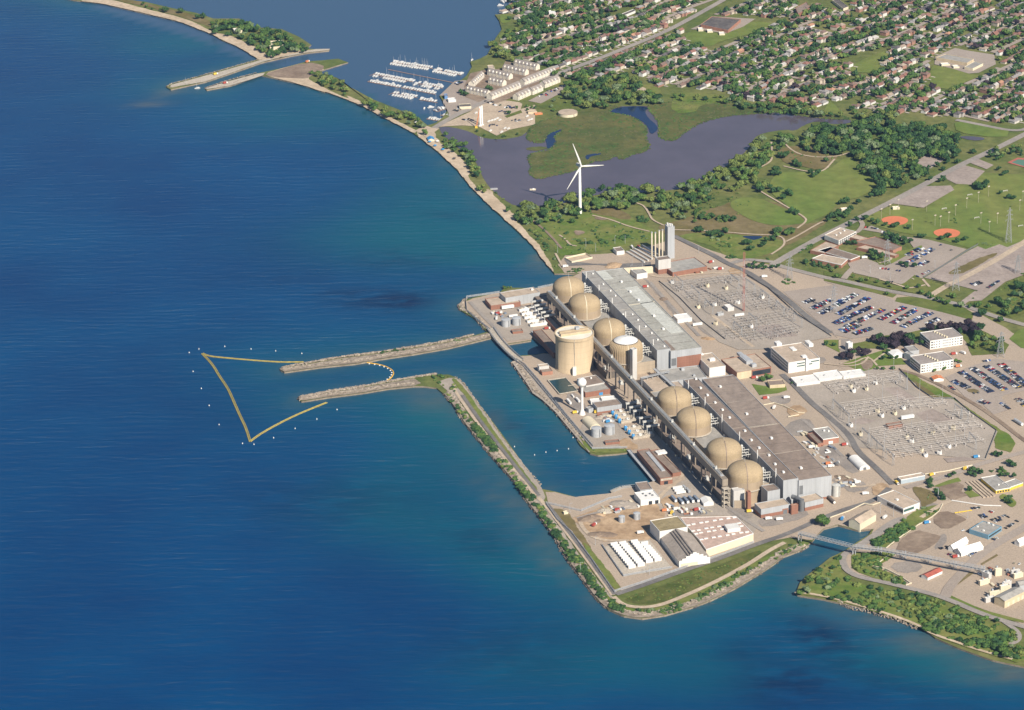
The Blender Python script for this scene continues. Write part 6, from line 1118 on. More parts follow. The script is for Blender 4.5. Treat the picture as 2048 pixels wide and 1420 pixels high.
# heaps of scrap and soil
def heap(nm, label, s, r, h, m_, seed=0):
    p = G(*Q(s)[0], Z0); c = Vector((p.x, p.y, gz(p.x, p.y))); rr = random.Random(seed); b = MB(); N, K = 18, 5; vs = []
    for k in range(K+1):
        for i in range(N): a = 2*math.pi*i/N; q = 1-k/K; w = r*q*(1+.25*math.sin(2*a+seed)+rr.uniform(-.12, .12)); vs.append((c.x+w*math.cos(a), c.y+w*.7*math.sin(a), c.z-.1+h*(1-q*q)*(1+rr.uniform(-.15, .15))))
    b.mesh(vs, [(k*N+i, k*N+(i+1) % N, (k+1)*N+(i+1) % N, (k+1)*N+i) for k in range(K) for i in range(N)]); o = b.build(nm, m_); tag(o, label, 'heap', 'heaps about the yards')
for k, (lab, s, r, h, m_) in enumerate((('brown soil heap by the red truck', 'y3 500,605', 14, 3, BROWN), ('orange sand heap beside the brown soil heap', 'y3 560,585', 8, 2.5, DIRT), ('dark soil heap above the white modules', 'y3 590,730', 14, 2.5, BROWN), ('grey rubble heap above the rusty tanks', 'y3 770,500', 16, 3, YARD2), ('low grey rubble heap near the fence', 'y3 610,550', 9, 2.4, CONC), ('sand heap on the laydown by the stack', 'z4 1490,235', 14, 2.5, DIRT), ('rubble heap by the yard road', 'y4 510,275', 8, 2, BROWN), ('scrap heap below the tent shelter', 'y1 1040,990', 9, 2.5, YARD2), ('second scrap heap beside the paired tanks', 'y1 1095,1030', 7, 2.5, STEEL), ('sand heap beside the far white store', 'z8 590,90', 9, 2, DIRT), ('rubble heap past the hall end', 'y4 460,245', 10, 1.5, BROWN), ('dark brush heap on the far verge', 'z5 140,1010', 7, 2, BROWN))): heap('soil_heap', lab, s, r, h, m_, k)
P = rect('w5 760,905 840,952 1095,905', Z0+3); building('concrete_store', 'cream low walled bay beside the beach end of the yard', 'storage bay', P, Z0+3, CREAM, SAND, par=2)
for k in range(5):
    a, e = GP(Q(f'w5 {1480+45*k},{850-18*k} {1690+45*k},{975-20*k}'), Z0); t = thing('stored_pipe', f'long stored pipe, {ordw(k+1)} of the sloping row beside the chimneys', 'pipe', a, 'stored pipes by the chimneys'); b = MB(); b.beam(a+Vector((0, 0, 1.6)), e+Vector((0, 0, 1.6)), 2.2, 2.2); b.build('pipe_run', PIPE, t)
# grey planted troughs on the corner lawn
for k, s in enumerate(('w6 1250,712 1490,922', 'w6 1300,705 1545,915', 'w6 1345,698 1585,908', 'w6 1390,692 1628,902')):
    a, e = GP(Q(s), Z0); b = MB(); b.beam(a+Vector((0, 0, .8)), e+Vector((0, 0, .8)), 2.6, 1.2); tag(b.build('storage_rack', PATH), f'long pale rack strip, {ordw(k+1)} of four beside the yellow building', 'rack', 'pale rack strips')
# ---- small clutter of the working yards
cr = random.Random(21)
def crate_mesh(k, m_):
    b = MB()
    if k == 0: b.box((0, 0, .1), (2.4, 1.8, 1.6)); b.box((0, 0, 1.7), (2.5, 1.9, .12)); b.box((.6, 0, 0), (.3, 1.8, .1)); b.box((-.6, 0, 0), (.3, 1.8, .1))
    elif k == 1: b.mesh([(-2, -1, .2), (2, -1, .2), (2, 1, .2), (-2, 1, .2), (-2.8, -1.2, 1.7), (2.8, -1.2, 1.7), (2.8, 1.2, 1.7), (-2.8, 1.2, 1.7)], [(0, 1, 5, 4), (1, 2, 6, 5), (2, 3, 7, 6), (3, 0, 4, 7), (3, 2, 1, 0), (4, 5, 6, 7)])
    else:
        for i in range(4): b.tube((-3, -.8+i*.5, .35+.3*(i % 2)), (3, -.8+i*.5, .35+.3*(i % 2)), .25, 6)
    return b.build(('crate', 'skip', 'pipe_bundle')[k], m_, data_only=True)
CRT = [[crate_mesh(k, m_) for k in range(3)] for m_ in (STEEL, CREAM, GBLUE, mat('rust_paint', (.30, .13, .08), .7, var=.2, scale=.3), M_WHITE)]; CRN = ('grey', 'cream', 'slate', 'rusty', 'white')
for zone, s, n in (('laydown yard beside the warehouses', 'y3 1040,500 1200,510 1420,540 1440,575 1080,585', 22), ('scrap yard near the rusty tanks', 'y3 560,520 800,470 880,500 860,560 600,580', 14), ('yard below the tent shelter', 'y1 1000,960 1130,980 1120,1060 1030,1050', 12), ('far yard beside the pumphouse', 'z4 360,640 500,660 520,700 400,720', 10), ('yard past the brown-roofed hall end', 'y4 380,180 560,260 620,320 460,340', 16), ('yard beside the yard road', 'y8 1180,640 1420,760 1480,900 1340,900', 16), ('paving behind the red brick hall', 'z8 1600,1180 1900,1200 1900,1380 1750,1400', 14), ('corner compound', 'y4 1620,1040 1900,1020 2000,1090 1750,1290', 16), ('strip under the duct', 'y8 130,770 200,760 420,1010 370,1020', 18), ('yard between the chimneys and the switchyard', 'z5 230,690 560,700 700,690 500,760', 14)):
    P = GP(Q(s)); pp = [(p.x, p.y) for p in P]; got = []; kk = {}
    while len(got) < n:
        x, y = cr.uniform(min(p[0] for p in pp), max(p[0] for p in pp)), cr.uniform(min(p[1] for p in pp), max(p[1] for p in pp))
        if inside(x, y, pp): got.append((x, y))
    got.sort()
    for x, y in got:
        c, k = cr.randrange(5), cr.randrange(3); kk[c, k] = kk.get((c, k), 0)+1; nm = ('crate', 'skip', 'pipe bundle')[k]
        inst(nm.replace(' ', '_'), CRT[c][k], (x, y, gz(x, y)), RZ+cr.choice((0, math.pi/2, .3)), f'small {CRN[c]} {nm}, {ordw(kk[c, k])} from left, {zone}', nm, 'loose items about the yards', 1.25)
# ---- cars
CARM = mat('car_paint', (1, 1, 1), .25, var=0.0, spec=.5, objcol=True)
def car_mesh(v):
    b = MB(); L, W = (4.5, 1.8) if v == 0 else ((4.8, 1.9) if v == 1 else (5.3, 2.0)); x = L/2; H1 = .95
    side = [(-x, .35), (x, .35), (x, .75), (x-.9, H1), (x-1.6, H1), (-x+.5, H1), (-x, .85)]
    cab = [(x-1.5, H1), (x-2.2, 1.45), (-x+(1.0 if v == 0 else .35), 1.45 if v == 0 else 1.7), (-x+(.4 if v == 0 else .05), H1)] if v < 2 else [(x-1.5, H1), (x-2.1, 1.75), (x-3.0, 1.75), (x-3.3, H1)]
    def ext(pr, w, mi, mtop=None):
        n = len(pr); f = [(p[0], w/2, p[1]) for p in pr]; g = [(p[0], -w/2, p[1]) for p in pr]; b.face(f[::-1], mi); b.face(g, mi)
        for i in range(n): j = (i+1) % n; b.face([g[i], g[j], f[j], f[i]][::-1] if False else [f[i], f[j], g[j], g[i]], mi)
    ext(side, W, 0); ext(cab, W*.9, 1); zt = cab[1][1]; b.box(((cab[1][0]+cab[2][0])/2, 0, zt-.02), (abs(cab[1][0]-cab[2][0])+.1, W*.86, .08), 0, 0)
    for sx in (-x+.85, x-.9):
        for s in (-1, 1): b.tube((sx, s*(W/2-.22), .34), (sx, s*(W/2+.02), .34), .34, 8, 2)
    me = b.build('parked_car', [CARM, GLASS, INS], data_only=True); bm = bmesh.new(); bm.from_mesh(me); bmesh.ops.recalc_face_normals(bm, faces=bm.faces[:]); bm.to_mesh(me); bm.free(); return me
CARS = [car_mesh(v) for v in (0, 0, 1, 2)]
CC = [('dark blue', (.02, .035, .10)), ('black', (.015, .015, .02)), ('white', (.75, .75, .74)), ('silver', (.45, .46, .48)), ('dark grey', (.07, .075, .085)), ('red', (.42, .03, .03)), ('blue', (.05, .13, .36)), ('grey', (.20, .21, .22)), ('beige', (.42, .36, .26)), ('dark green', (.02, .06, .04)), ('yellow', (.75, .5, .06)), ('wine red', (.16, .02, .04))]
WTS = [22, 20, 13, 9, 16, 4, 8, 7, 2, 2, .4, 3]
CARL = []
def row(name, s, fill=.86, pitch=2.75, double=True, seed=0, sp=5.4, across=True):
    a, e = GP(Q(s), Z0); d = (e-a); L = d.length; d.normalize(); n = Vector((-d.y, d.x, 0)); rr = random.Random(hash(s) % 9973 if False else sum(map(ord, s)))
    for side in ((-1, 1) if double else (0,)):
        for i in range(int(L/pitch)):
            if rr.random() > fill: continue
            p = a+d*(i*pitch+1.3+rr.uniform(-.2, .2))+n*(side*sp/2+rr.uniform(-.3, .3)); c = rr.choices(CC, WTS)[0]
            CARL.append((p, math.atan2(n.y, n.x)+(math.pi if rr.random() < .5 else 0)+rr.uniform(-.04, .04) if across else math.atan2(d.y, d.x), c, rr.choice(CARS), name, side))
BIG = [('z5 1560,1052 1672,1008', 'first'), ('z5 1640,1112 1850,1012', 'second'), ('z5 1722,1162 1850,1092', 'third'), ('z5 1890,1062 2032,988', 'fourth'), ('z5 1900,1168 2032,1098', 'fifth'), ('z5 1870,1262 2032,1178', 'sixth'), ('z5 1940,1332 2032,1278', 'seventh'), ('z6 112,1182 332,1058', 'eighth'), ('z6 142,1270 452,1098', 'ninth'), ('z6 232,1302 492,1188', 'tenth'), ('z6 112,1366 262,1308', 'eleventh'), ('z6 222,1400 612,1213', 'twelfth'), ('z6 562,1322 832,1188', 'thirteenth'), ('z6 692,1362 952,1208', 'fourteenth'), ('z6 792,1398 1092,1248', 'fifteenth'), ('z6 1042,1362 1172,1308', 'sixteenth'), ('z7 302,150 492,88', 'seventeenth'), ('z7 192,132 372,48', 'eighteenth')]
for s, o in BIG: row(f'{o} double row, big car park', s, .95)
for s, o in (('z7 1500,492 1842,722', 'third'), ('z7 1642,472 1990,702', 'fourth'), ('z7 1792,450 2100,710', 'fifth'), ('z7 1382,530 1702,742', 'second'), ('z7 1310,622 1470,702', 'first'), ('z7 1960,802 2060,880', 'sixth')): row(f'{o} row, lot below white offices', s, .93)
row('pickup row by the lower lot edge', 'z7 1250,662 1332,722', .95, 3.2, False); row('van row at the lower lot corner', 'z7 1790,848 1902,922', .95, 3.2, False); row('short row in the lower lot', 'z7 1570,822 1672,862', .8); row('short row by the lawn', 'z7 1510,752 1582,742', .9, 2.75, False); row('kerb row by the office lot', 'z7 1590,428 1700,412', .85, 2.75, False)
for s, o in (('z6 842,672 1002,588', 'upper'), ('z6 852,742 1112,598', 'middle'), ('z6 950,780 1060,722', 'lower')): row(f'{o} row, school parking lot', s, .75)
row('top row beside school hall', 'z6 412,382 562,402', .9, 3, False); row('row beside the clay infield', 'z6 580,432 660,440', .9, 3, False); row('edge row of school lot', 'z6 892,912 1082,822', .7, 2.9, False); row('front row of school lot', 'z6 560,800 790,830', .35, 4, False); row('entrance row of school', 'z6 660,940 740,950', .7, 3, False); row('kerb row on gravel overflow', 'z6 1662,1002 1782,922', .98, 2.9, False); row('short row on gravel overflow', 'z6 1502,970 1600,940', .9); row('loose row on school paving', 'z6 1140,545 1360,650', .2, 4, False)
for s, o in (('w6 1310,1070 1465,1048', 'top'), ('w6 1540,1130 1640,1095', 'second'), ('w6 1430,1180 1530,1160', 'third'), ('w6 1600,1240 1830,1160', 'fourth'), ('w6 1770,1340 1950,1235', 'fifth')): row(f'{o} row, lot above the blue building', s, .85, 2.9, o in ('fourth', 'third'))
for s, o in (('y4 1305,870 1385,845', 'left of the big white tent'), ('y4 1545,940 1630,890', 'right of the big white tent'), ('y4 1375,915 1425,925', 'in front of the big white tent'), ('y4 1650,860 1690,845', 'by the tent road'), ('y4 1760,800 1830,765', 'below the blue building'), ('y4 1910,985 2040,1010', 'in the corner compound'), ('y4 1510,705 1530,715', 'beside the blue building'), ('y4 790,1010 830,1005', 'inside the compound fence')): row(f'row {o}', s, .85, 2.9, False)
for s, o in (('w4 1180,860 1330,900', 'by the marina road'), ('w4 1480,660 1640,720', 'of the marina gravel lot'), ('w4 1700,730 1800,745', 'top of the marina gravel lot'), ('w4 1640,780 1700,800', 'middle of the marina gravel lot'), ('w4 1500,950 1620,940', 'foot of the marina gravel lot'), ('w4 1760,880 1900,900', 'right of the marina gravel lot'), ('w4 1080,790 1200,740', 'of the marina quay'), ('w4 1120,470 1190,430', 'by the townhouse quay'), ('w1 440,1130 560,1110', 'first of the townhouse lot'), ('w1 640,1050 760,1010', 'second of the townhouse lot'), ('w1 540,1080 660,1060', 'third of the townhouse lot'), ('w1 70,1250 180,1270', 'edge of the marina gravel lot')): row(f'row {o}', s, .6, 3)
CARL.sort(key=lambda c: c[0].y)
cnt = {}; ends = {}
for c in CARL[:298]:
    k = (c[4], c[5]); ends.setdefault(k, []).append(c)
for k, L in ends.items():
    L.sort(key=lambda c: c[0].x)
    for i, (p, rz, (cn, col), me, nm, side) in enumerate(L):
        f = '' if side == 0 else (' back side of' if side > 0 else ' front side of'); inst('parked_car', me, (p.x, p.y, gz(p.x, p.y)), rz, f'{cn} car, {ordw(i+1)} from left,{f} {nm}', 'car', 'parked cars', 1, col)
# the farther cars, more than one would count
fm = {}
b = MB(); mats_ = []
for p, rz, (cn, col), me, nm, side in CARL[298:]:
    if cn not in fm: fm[cn] = len(mats_); mats_.append(mat('far_car_'+cn.replace(' ', '_'), col, .3, var=0, spec=.5))
    ca, sa = math.cos(rz), math.sin(rz); z = gz(p.x, p.y); n0 = len(b.v)
    b.v += [(p.x+v.co.x*ca-v.co.y*sa, p.y+v.co.x*sa+v.co.y*ca, z+v.co.z) for v in me.vertices]
    for f in me.polygons: b.f.append(tuple(i+n0 for i in f.vertices)); b.m.append(fm[cn])
if b.v: tag(b.build('distant_cars', mats_), kind='stuff')
print('cars', len(CARL))
# ================================================================== marina, boats, townhouses, suburb
BROOF = mat('terrace_roof', (.23, .20, .18), .9, col2=(.29, .255, .23), scale=.1)
def boat_mesh(kind):
    b = MB(); L = (9, 11.5, 7.5)[kind]; W = (2.7, 3.5, 2.5)[kind]; st = [(-L/2, .85), (-L*.2, 1), (L*.15, .95), (L*.35, .6), (L/2, .04)]; vs = []
    for x, k in st: w = W/2*k; vs += [(x, w, 1.2+.25*(x > 0)), (x, w*.7, .1), (x, -w*.7, .1), (x, -w, 1.2+.25*(x > 0))]
    fs = [(4*i+j, 4*i+4+j, 4*i+5+j, 4*i+1+j) for i in range(4) for j in range(3)]+[(4*i+3, 4*i+7, 4*i+4, 4*i) for i in range(4)]+[(0, 1, 2, 3)]
    b.mesh(vs, fs, 0); me = b.build('hull', [M_WHITE], data_only=True)
    c = MB(); 
    if kind == 0: c.box((-.3, 0, 1.25), (4.2, 1.9, .7), 0, 0); c.box((.4, 0, 1.45), (2.6, 1.94, .3), 0, 1)
    elif kind == 1: c.box((-.8, 0, 1.25), (6.5, 3.1, 1.5), 0, 0); c.box((-.5, 0, 1.6), (6.0, 3.14, .6), 0, 1); c.box((-1.6, 0, 2.75), (3.6, 2.5, 1.0), 0, 0); c.box((-1.2, 0, 3.0), (3.2, 2.54, .5), 0, 1)
    else: c.box((.2, 0, 1.25), (3, 2, 1.0), 0, 0); c.box((.6, 0, 1.5), (2.4, 2.04, .45), 0, 1)
    cm = c.build('cabin', [M_WHITE, GBLUE], data_only=True); mm2 = None
    if kind == 0: k = MB(); k.tube((.8, 0, 1.4), (.8, 0, 13.5), .16, 5); k.tube((.8, 0, 2.6), (-3.6, 0, 2.8), .22, 5); k.tube((.8, -1.2, 8.5), (.8, 1.2, 8.5), .07, 4); mm2 = k.build('mast', STEEL, data_only=True)
    return me, cm, mm2
BM = [boat_mesh(i) for i in range(3)]
def boat(kind, p, rz, label, z=0):
    t = thing('sailboat' if kind == 0 else 'motorboat', label, 'boat', (p.x, p.y, z), 'boats moored in the marina'); t.rotation_euler = (0, 0, rz)
    for nm, me in zip(('hull', 'cabin', 'mast'), BM[kind]):
        if me: o = bpy.data.objects.new(nm, me); COL.objects.link(o); o.parent = t
DOCKM = mat('dock_timber', (.27, .19, .16), .85, var=.12, scale=.3)
def dock(label, s, boats=True, gap=4.4, both=True, seed=0, sail=.45, nm=''):
    a, e = GP(Q(s), .5); d = (e-a); L = d.length; d.normalize(); n = Vector((-d.y, d.x, 0)); t = thing('floating_dock', label, 'dock', (a.x, a.y, 0), 'floating docks'); b = MB(); b.beam(a, e, 2.2, .5); b.build('walkway', DOCKM, t); rr = random.Random(seed)
    if not boats: return
    b = MB()
    for i in range(int(L/(gap*2))):
        q = a+d*(i*gap*2)
        b.beam(q-n*9*both, q+n*9, .8, .4)
    b.build('finger_pier', DOCKM, t); k = {1: 0, -1: 0}
    for s_ in ((1, -1) if both else (1,)):
        for i in range(int(L/gap)):
            if rr.random() < .13: continue
            k[s_] += 1; kd = 0 if rr.random() < sail else rr.choice((1, 2, 2)); p = a+d*(i*gap+gap/2)+n*s_*(6.3+rr.uniform(-.6, .6))
            boat(kd, p, math.atan2(n.y, n.x)+(0 if rr.random() < .5 else math.pi), f'white {"sailboat" if kd == 0 else "motorboat"}, {ordw(k[s_])} from open bay, {"far" if s_ > 0 else "near"} side of {nm}')
dock('floating dock of the boat row farthest from the beach', 'w4 375,205 850,275', seed=1, nm='outer boat row', gap=4.6); dock('floating dock continuing the farthest boat row to the quay', 'w4 885,292 1180,352', seed=2, nm='outer boat row by the quay', gap=4.6)
dock('empty reddish floating dock between two boat rows', 'w4 330,285 1090,440', False); dock('floating dock of the second boat row', 'w4 150,342 620,432', seed=3, nm='second boat row', gap=5); dock('floating dock continuing the second boat row', 'w4 660,446 965,505', seed=4, nm='second boat row by the quay', gap=5)
dock('floating dock of the third boat row', 'w4 90,428 460,498', seed=5, nm='third boat row', both=False, gap=5.2, sail=.3); dock('floating dock continuing the third boat row', 'w4 480,500 885,578', seed=6, nm='third boat row by the quay', both=False, gap=5.4, sail=.2)
dock('floating dock of the row nearest the beach', 'w4 370,565 670,615', seed=7, nm='inner boat row', gap=5); dock('floating dock continuing the row nearest the beach', 'w4 690,638 905,675', seed=8, nm='inner boat row by the quay', gap=5, both=False)
dock('short dock off the marina parking', 'w4 900,780 1040,735', seed=9, nm='short dock off marina parking', gap=4.6, both=False); dock('short dock next to the road bridge', 'w4 945,820 1045,865', seed=10, nm='short dock by road bridge', gap=4.6, both=False); dock('short dock in the inner basin corner', 'w4 780,865 940,890', seed=11, nm='short dock in basin corner', gap=4.6, both=False, sail=.7)
for k, (u, v, kd, w) in enumerate([(Q('w4 830,735')[0]+(1, 'large white motorboat alone in the inner basin'))if False else (*Q('w4 830,735')[0], 1, 'large white motorboat alone in the inner basin'), (*Q('w4 755,745')[0], 2, 'small white motorboat left of the large one'), (*Q('z1 1090,500')[0], 0, 'white sailboat nearer the long pier in the harbour mouth'), (*Q('z1 1155,518')[0], 0, 'white sailboat nearer the short pier in the harbour mouth'), (*Q('w4 1310,180')[0], 0, 'white sailboat off the wooded marina shore'), (*Q('w1 30,30')[0], 1, 'white motorboat at the top edge of the bay'), (*Q('w1 5,70')[0], 1, 'motorboat by the red hull at the top of the bay')]):
    boat(kd, G(u, v, 0), .4+k, w)
for k, (u, v) in enumerate(Q('w4 1510,905 1545,895 1580,885 1610,870 1640,890 1980,890 2010,880 1700,985 1740,990 1660,1030 1530,1015 1360,805 1420,815 1960,845')): boat(2, G(u, v, Z0), .9, f'white boat stored ashore, {ordw(k+1)} from the two white poles on the marina gravel', Z0+1)
CREAMW = wall_mat('cream_wall', (.70, .64, .53), 7, 3, .9)
def terrace(label, s, depth=13, h=7, nm='townhouse_row'):
    a, e = GP(Q(s), Z0); d = (e-a).normalized(); n = Vector((-d.y, d.x, 0)); n = n if n.y > 0 else -n; P = [a, e, e+n*depth, a+n*depth]
    t = gable(nm, label, 'townhouses', P, Z0+h, Z0+h+4.5, CREAMW, BROOF, group='cream townhouse rows'); L = (e-a).length; N = max(2, int(L/7))
    for i in range(N):
        q = a+d*(L*(i+.5)/N); b = MB(); w = 1.35
        f0 = q-d*w-n*.25; f1 = q+d*w-n*.25; z = Z0+h; up = lambda p, zz: Vector((p.x, p.y, zz))
        b.face([up(f0, z-2.2), up(f1, z-2.2), up(f1, z+1), up(q-n*.25, z+3), up(f0, z+1)]); b.face([up(f0, z+1), up(q-n*.25, z+3), up(q+n*4, z+3), up(f0+n*4.2, z+1)]); b.face([up(q-n*.25, z+3), up(f1, z+1), up(f1+n*4.2, z+1), up(q+n*4, z+3)]); b.face([up(f0, z-2.2), up(f0, z+1), up(f0+n*4.2, z+1), up(f0+n*.3, z-2.2)]); b.face([up(f1, z+1), up(f1, z-2.2), up(f1+n*.3, z-2.2), up(f1+n*4.2, z+1)])
        b.build('dormer', CREAMW if i % 2 == 0 else WHITEW, t)
        for zz in (1.2, 4.4): on_face(t, 'window', a, e, Z0+zz, Z0+zz+1.5, (i+.25)/N, (i+.4)/N, GBLUE, .32 if False else .12)
    return t
for lab, s in (('townhouse row nearest the two white poles, along the marina road', 'w4 1545,648 1885,508'), ('townhouse row continuing up the far side of the marina road', 'w1 290,1003 655,858'), ('townhouse row across the marina road, lowest of three', 'w1 215,1178 362,1112'), ('townhouse row across the marina road, middle of three', 'w1 385,1113 507,1062'), ('townhouse row across the marina road, topmost of three', 'w1 527,1033 707,963'), ('townhouse row with many dormers at the back of the court', 'w1 30,835 290,892'), ('townhouse row with many dormers farthest from the marina road', 'w1 160,775 420,830'), ('townhouse row facing the marina quay', 'w4 1235,560 1480,615'), ('townhouse row in the middle of the court, left piece', 'w4 1500,455 1665,492'), ('townhouse row behind the middle of the court', 'w4 1490,358 1740,415'), ('townhouse row running up from the quay corner', 'w4 1330,500 1455,385')): terrace(lab, s, 11 if 'quay corner' not in lab else 9)
B('marina_club', 'dark-roofed marina clubhouse beside the boat basin', 'w4 1155,690 1165,722 1310,742', 5, CREAM, RF_DARK); B('marina_cafe', 'long white marina building on the quay', 'w4 1020,620 1035,645 1130,648', 4.5, WHITEW, M_WHITE); B('marina_hut', 'small blue hut on the marina quay', 'w4 985,570 990,600 1025,598', 5, mat('hut_blue', (.12, .25, .48), .6), GBLUE, 'hut')
B('marina_shop', 'low tan building with an orange front strip on the marina gravel', 'w1 320,1290 330,1310 420,1275', 4, BEIGEW, RF_TAN); B('marina_shop', 'orange lean-to on the marina gravel', 'w1 400,1318 410,1330 480,1300', 2.6, ORAN, RF_TAN, 'shed'); B('yellow_house', 'yellow house at the far side of the marina court', 'w4 1490,235 1510,280 1572,262', 8, CREAM, RF_TAN, 'house')
t = tank('low round tan pumping station at the marsh edge', Q('w1 795,1345')[0], 15, 5, CREAM, 'round_station', 1.0, cat='building'); t.children[1].data.materials[0] = RF_TAN
for k, s in enumerate(('w4 1408,950', 'w4 1430,938')):
    p = G(*Q(s)[0], Z0); t = thing('tall_pole', f'tall white pole, {("left", "right")[k]} of the pair on the marina gravel', 'pole', (p.x, p.y, Z0), 'tall white marina poles'); b = MB(); b.lathe((p.x, p.y, Z0), [(1.4, 0), (1.1, 32)], 14); b.build('shaft', M_WHITE, t, True); b = MB(); b.box((p.x, p.y, Z0), (5, 4, 1.5)); b.build('base', M_WHITE, t)
a = G(*Q('w4 1360,970')[0], Z0); e = G(*Q('w4 1388,740')[0], Z0+30); t = thing('boat_crane', 'orange leaning crane beside the two white poles', 'crane', a); b = MB(); e = Vector((a.x+6, a.y+2, Z0+31))
for o in (-.7, .7): b.beam(a+Vector((o, 0, 0)), e+Vector((o*.3, 0, 0)), .4, .4); b.beam(a+Vector((0, o, 0)), e+Vector((0, o*.3, 0)), .4, .4)
b.build('boom', ORAN, t); b = MB(); b.box(a, (4, 3, 3)); b.build('cab', YELLOW, t)
P = R3(*Q('w4 785,1080 800,1110 865,1095'), Z0+3); gable('beach_pavilion', 'blue-roofed pavilion on the beach', 'pavilion', [Vector((p.x, p.y, 0)) for p in P], Z0+3, Z0+5, CREAM, BLUE)
for k, (s, c) in enumerate((('w4 880,1190', BLUE), ('w4 970,1235', BLUE), ('w4 1045,1265', RF_DARK), ('w4 1105,1340', RF_DARK), ('w4 905,1140', M_WHITE), ('w4 660,920', M_WHITE), ('w4 815,1145', BLUE))):
    p = G(*Q(s)[0], Z0); t = thing('beach_canopy', f'small beach canopy, {ordw(k+1)} from the marina road', 'canopy', (p.x, p.y, Z0), 'canopies on the beach'); b = MB(); b.lathe((p.x, p.y, Z0+2.4), [(3, 0), (.1, 1.6)], 8); b.build('top', c, t); b = MB(); b.box((p.x, p.y, Z0), (.3, .3, 2.6)); b.build('pole', STEEL, t)
B('boat_house', 'cream boathouse among trees on the far spit', 'z1 1565,240 1580,275 1668,262', 6, CREAM, CREAM, 'boathouse'); B('spit_house', 'white-roofed house among trees on the far spit', 'z1 1362,165 1372,180 1415,172', 5, CREAM, M_WHITE, 'house'); put('truck', TRK['yellow'], 'z1 1262,440', 'yellow digger truck on the long harbour pier', 'truck', 'trucks about the station', .6); put('truck', TRK['red'], 'z1 1318,492', 'red truck on the short harbour pier', 'truck', 'trucks about the station', .6); put('truck', TRK['orange'], 'z1 1800,365', 'orange digger truck on the spit gravel', 'truck', 'trucks about the station', .9)
for nm, lab, s, h, w_, r_ in (('school', 'big dark flat-roofed school beside the green school field', 'w2 300,285 620,352 770,225 430,192', 6, BRICKO, RF_DARK), ('school', 'grey flat-roofed school at the top of the ball field', 'w3 1020,670 1380,735 1460,690 1130,630', 6, BEIGEW, RF_GREY), ('school_wing', 'lower right wing of the grey school by the ball field', 'w3 1350,780 1450,800 1570,740 1470,715', 5, CREAM, RF_GREY), ('plaza', 'long dark-roofed shop row at the top of the suburb', 'w2 1840,0 1970,100 2030,75 1900,-20', 5, CREAM, RF_DARK), ('church', 'brown-roofed hall in the upper suburb', 'w2 1410,90 1440,160 1580,90 1540,20', 7, BRICK, RF_BROWN), ('long_house', 'long white-fronted low house in the upper left suburb', 'w1 1410,165 1430,190 1585,125 1560,105', 4, WHITEW, RF_DARK)):
    building(nm, lab, 'school' if 'school' in nm else 'building', [G(u, v, Z0+h) for u, v in Q(s)], Z0+h, w_, r_, group='large flat-roofed buildings of the suburb')
for k, s in enumerate(('w2 265,320 275,345 330,335', 'w2 370,340 380,365 440,352', 'w2 510,370 520,395 580,382', 'w3 1065,735 1085,755 1200,765', 'w3 1205,760 1225,782 1300,785')):
    B('portable_classroom', f'white portable classroom, {ordw(k+1)} from left along the suburb schools', s, 3.5, CREAM, M_WHITE, 'classroom', group='portable classrooms')
B('shore_house', 'white cube house among trees near the bay shore', 'w1 565,120 575,150 650,140', 8, WHITEW, M_WHITE, 'house')
# ---- suburb streets and houses
A1, A2 = G(1100, 155), G(1320, 70); SD = (A2-A1).normalized(); SN = Vector((SD.y, -SD.x, 0)); S0 = A1
SUB = Q('p 1005,20 1030,-60 2300,-60 2300,285 2040,245 z3 1950,730 1700,690 1640,690 1350,665 1060,640 900,590 860,640 700,590 520,600 430,590 300,540 150,520 0,520 w1 1990,1010 1860,1010 1700,930 1560,860 1420,880 1300,970 1100,1000 900,960 760,930 700,850 480,790 p 1040,108 1000,95 1010,60')
HOLES = [Q(s) for s in ('w2 60,420 300,180 780,180 950,200 1400,240 1180,300 960,400 700,470 420,570 190,540', 'w3 920,760 1000,650 1230,540 1760,640 1740,760 1540,900 1360,980 1290,1060 1130,1070 900,1000', 'w3 -20,800 240,640 470,570 490,610 400,740 340,870 110,870 -20,850', 'w2 1700,1340 1790,1150 1870,1190 1950,1310', 'w2 1400,-30 1960,-30 2050,90 1960,120 1700,-10 1580,100 1420,180', 'w1 -10,150 170,160 280,330 150,470 -10,470', 'w1 1400,90 1600,90 1600,200 1400,200')]
STREETS = MB(); DRIVES = MB(); HOUSES = []; SUBTREES = []; rr = random.Random(11)
def insub(p, m=0):
    u, v = proj((p.x, p.y, Z0))
    if not inside(u, v, SUB): return False
    return not any(inside(u, v, h) for h in HOLES)
MAINR = chaikin(GP(Q('p 1000,188 1060,165 1130,142 1195,118 1260,92 1320,68 1360,48 1420,15 1480,-20')), False, 1)
def near_main(p): return min(abs((p-a).dot(SN)) if 0 <= (p-a).dot(SD) <= (b_-a).length else 1e9 for a, b_ in zip(MAINR, MAINR[1:])) < 15
bend = lambda a, c: SN*(16*math.sin(a/170+c)+9*math.sin(a/71+2*c))
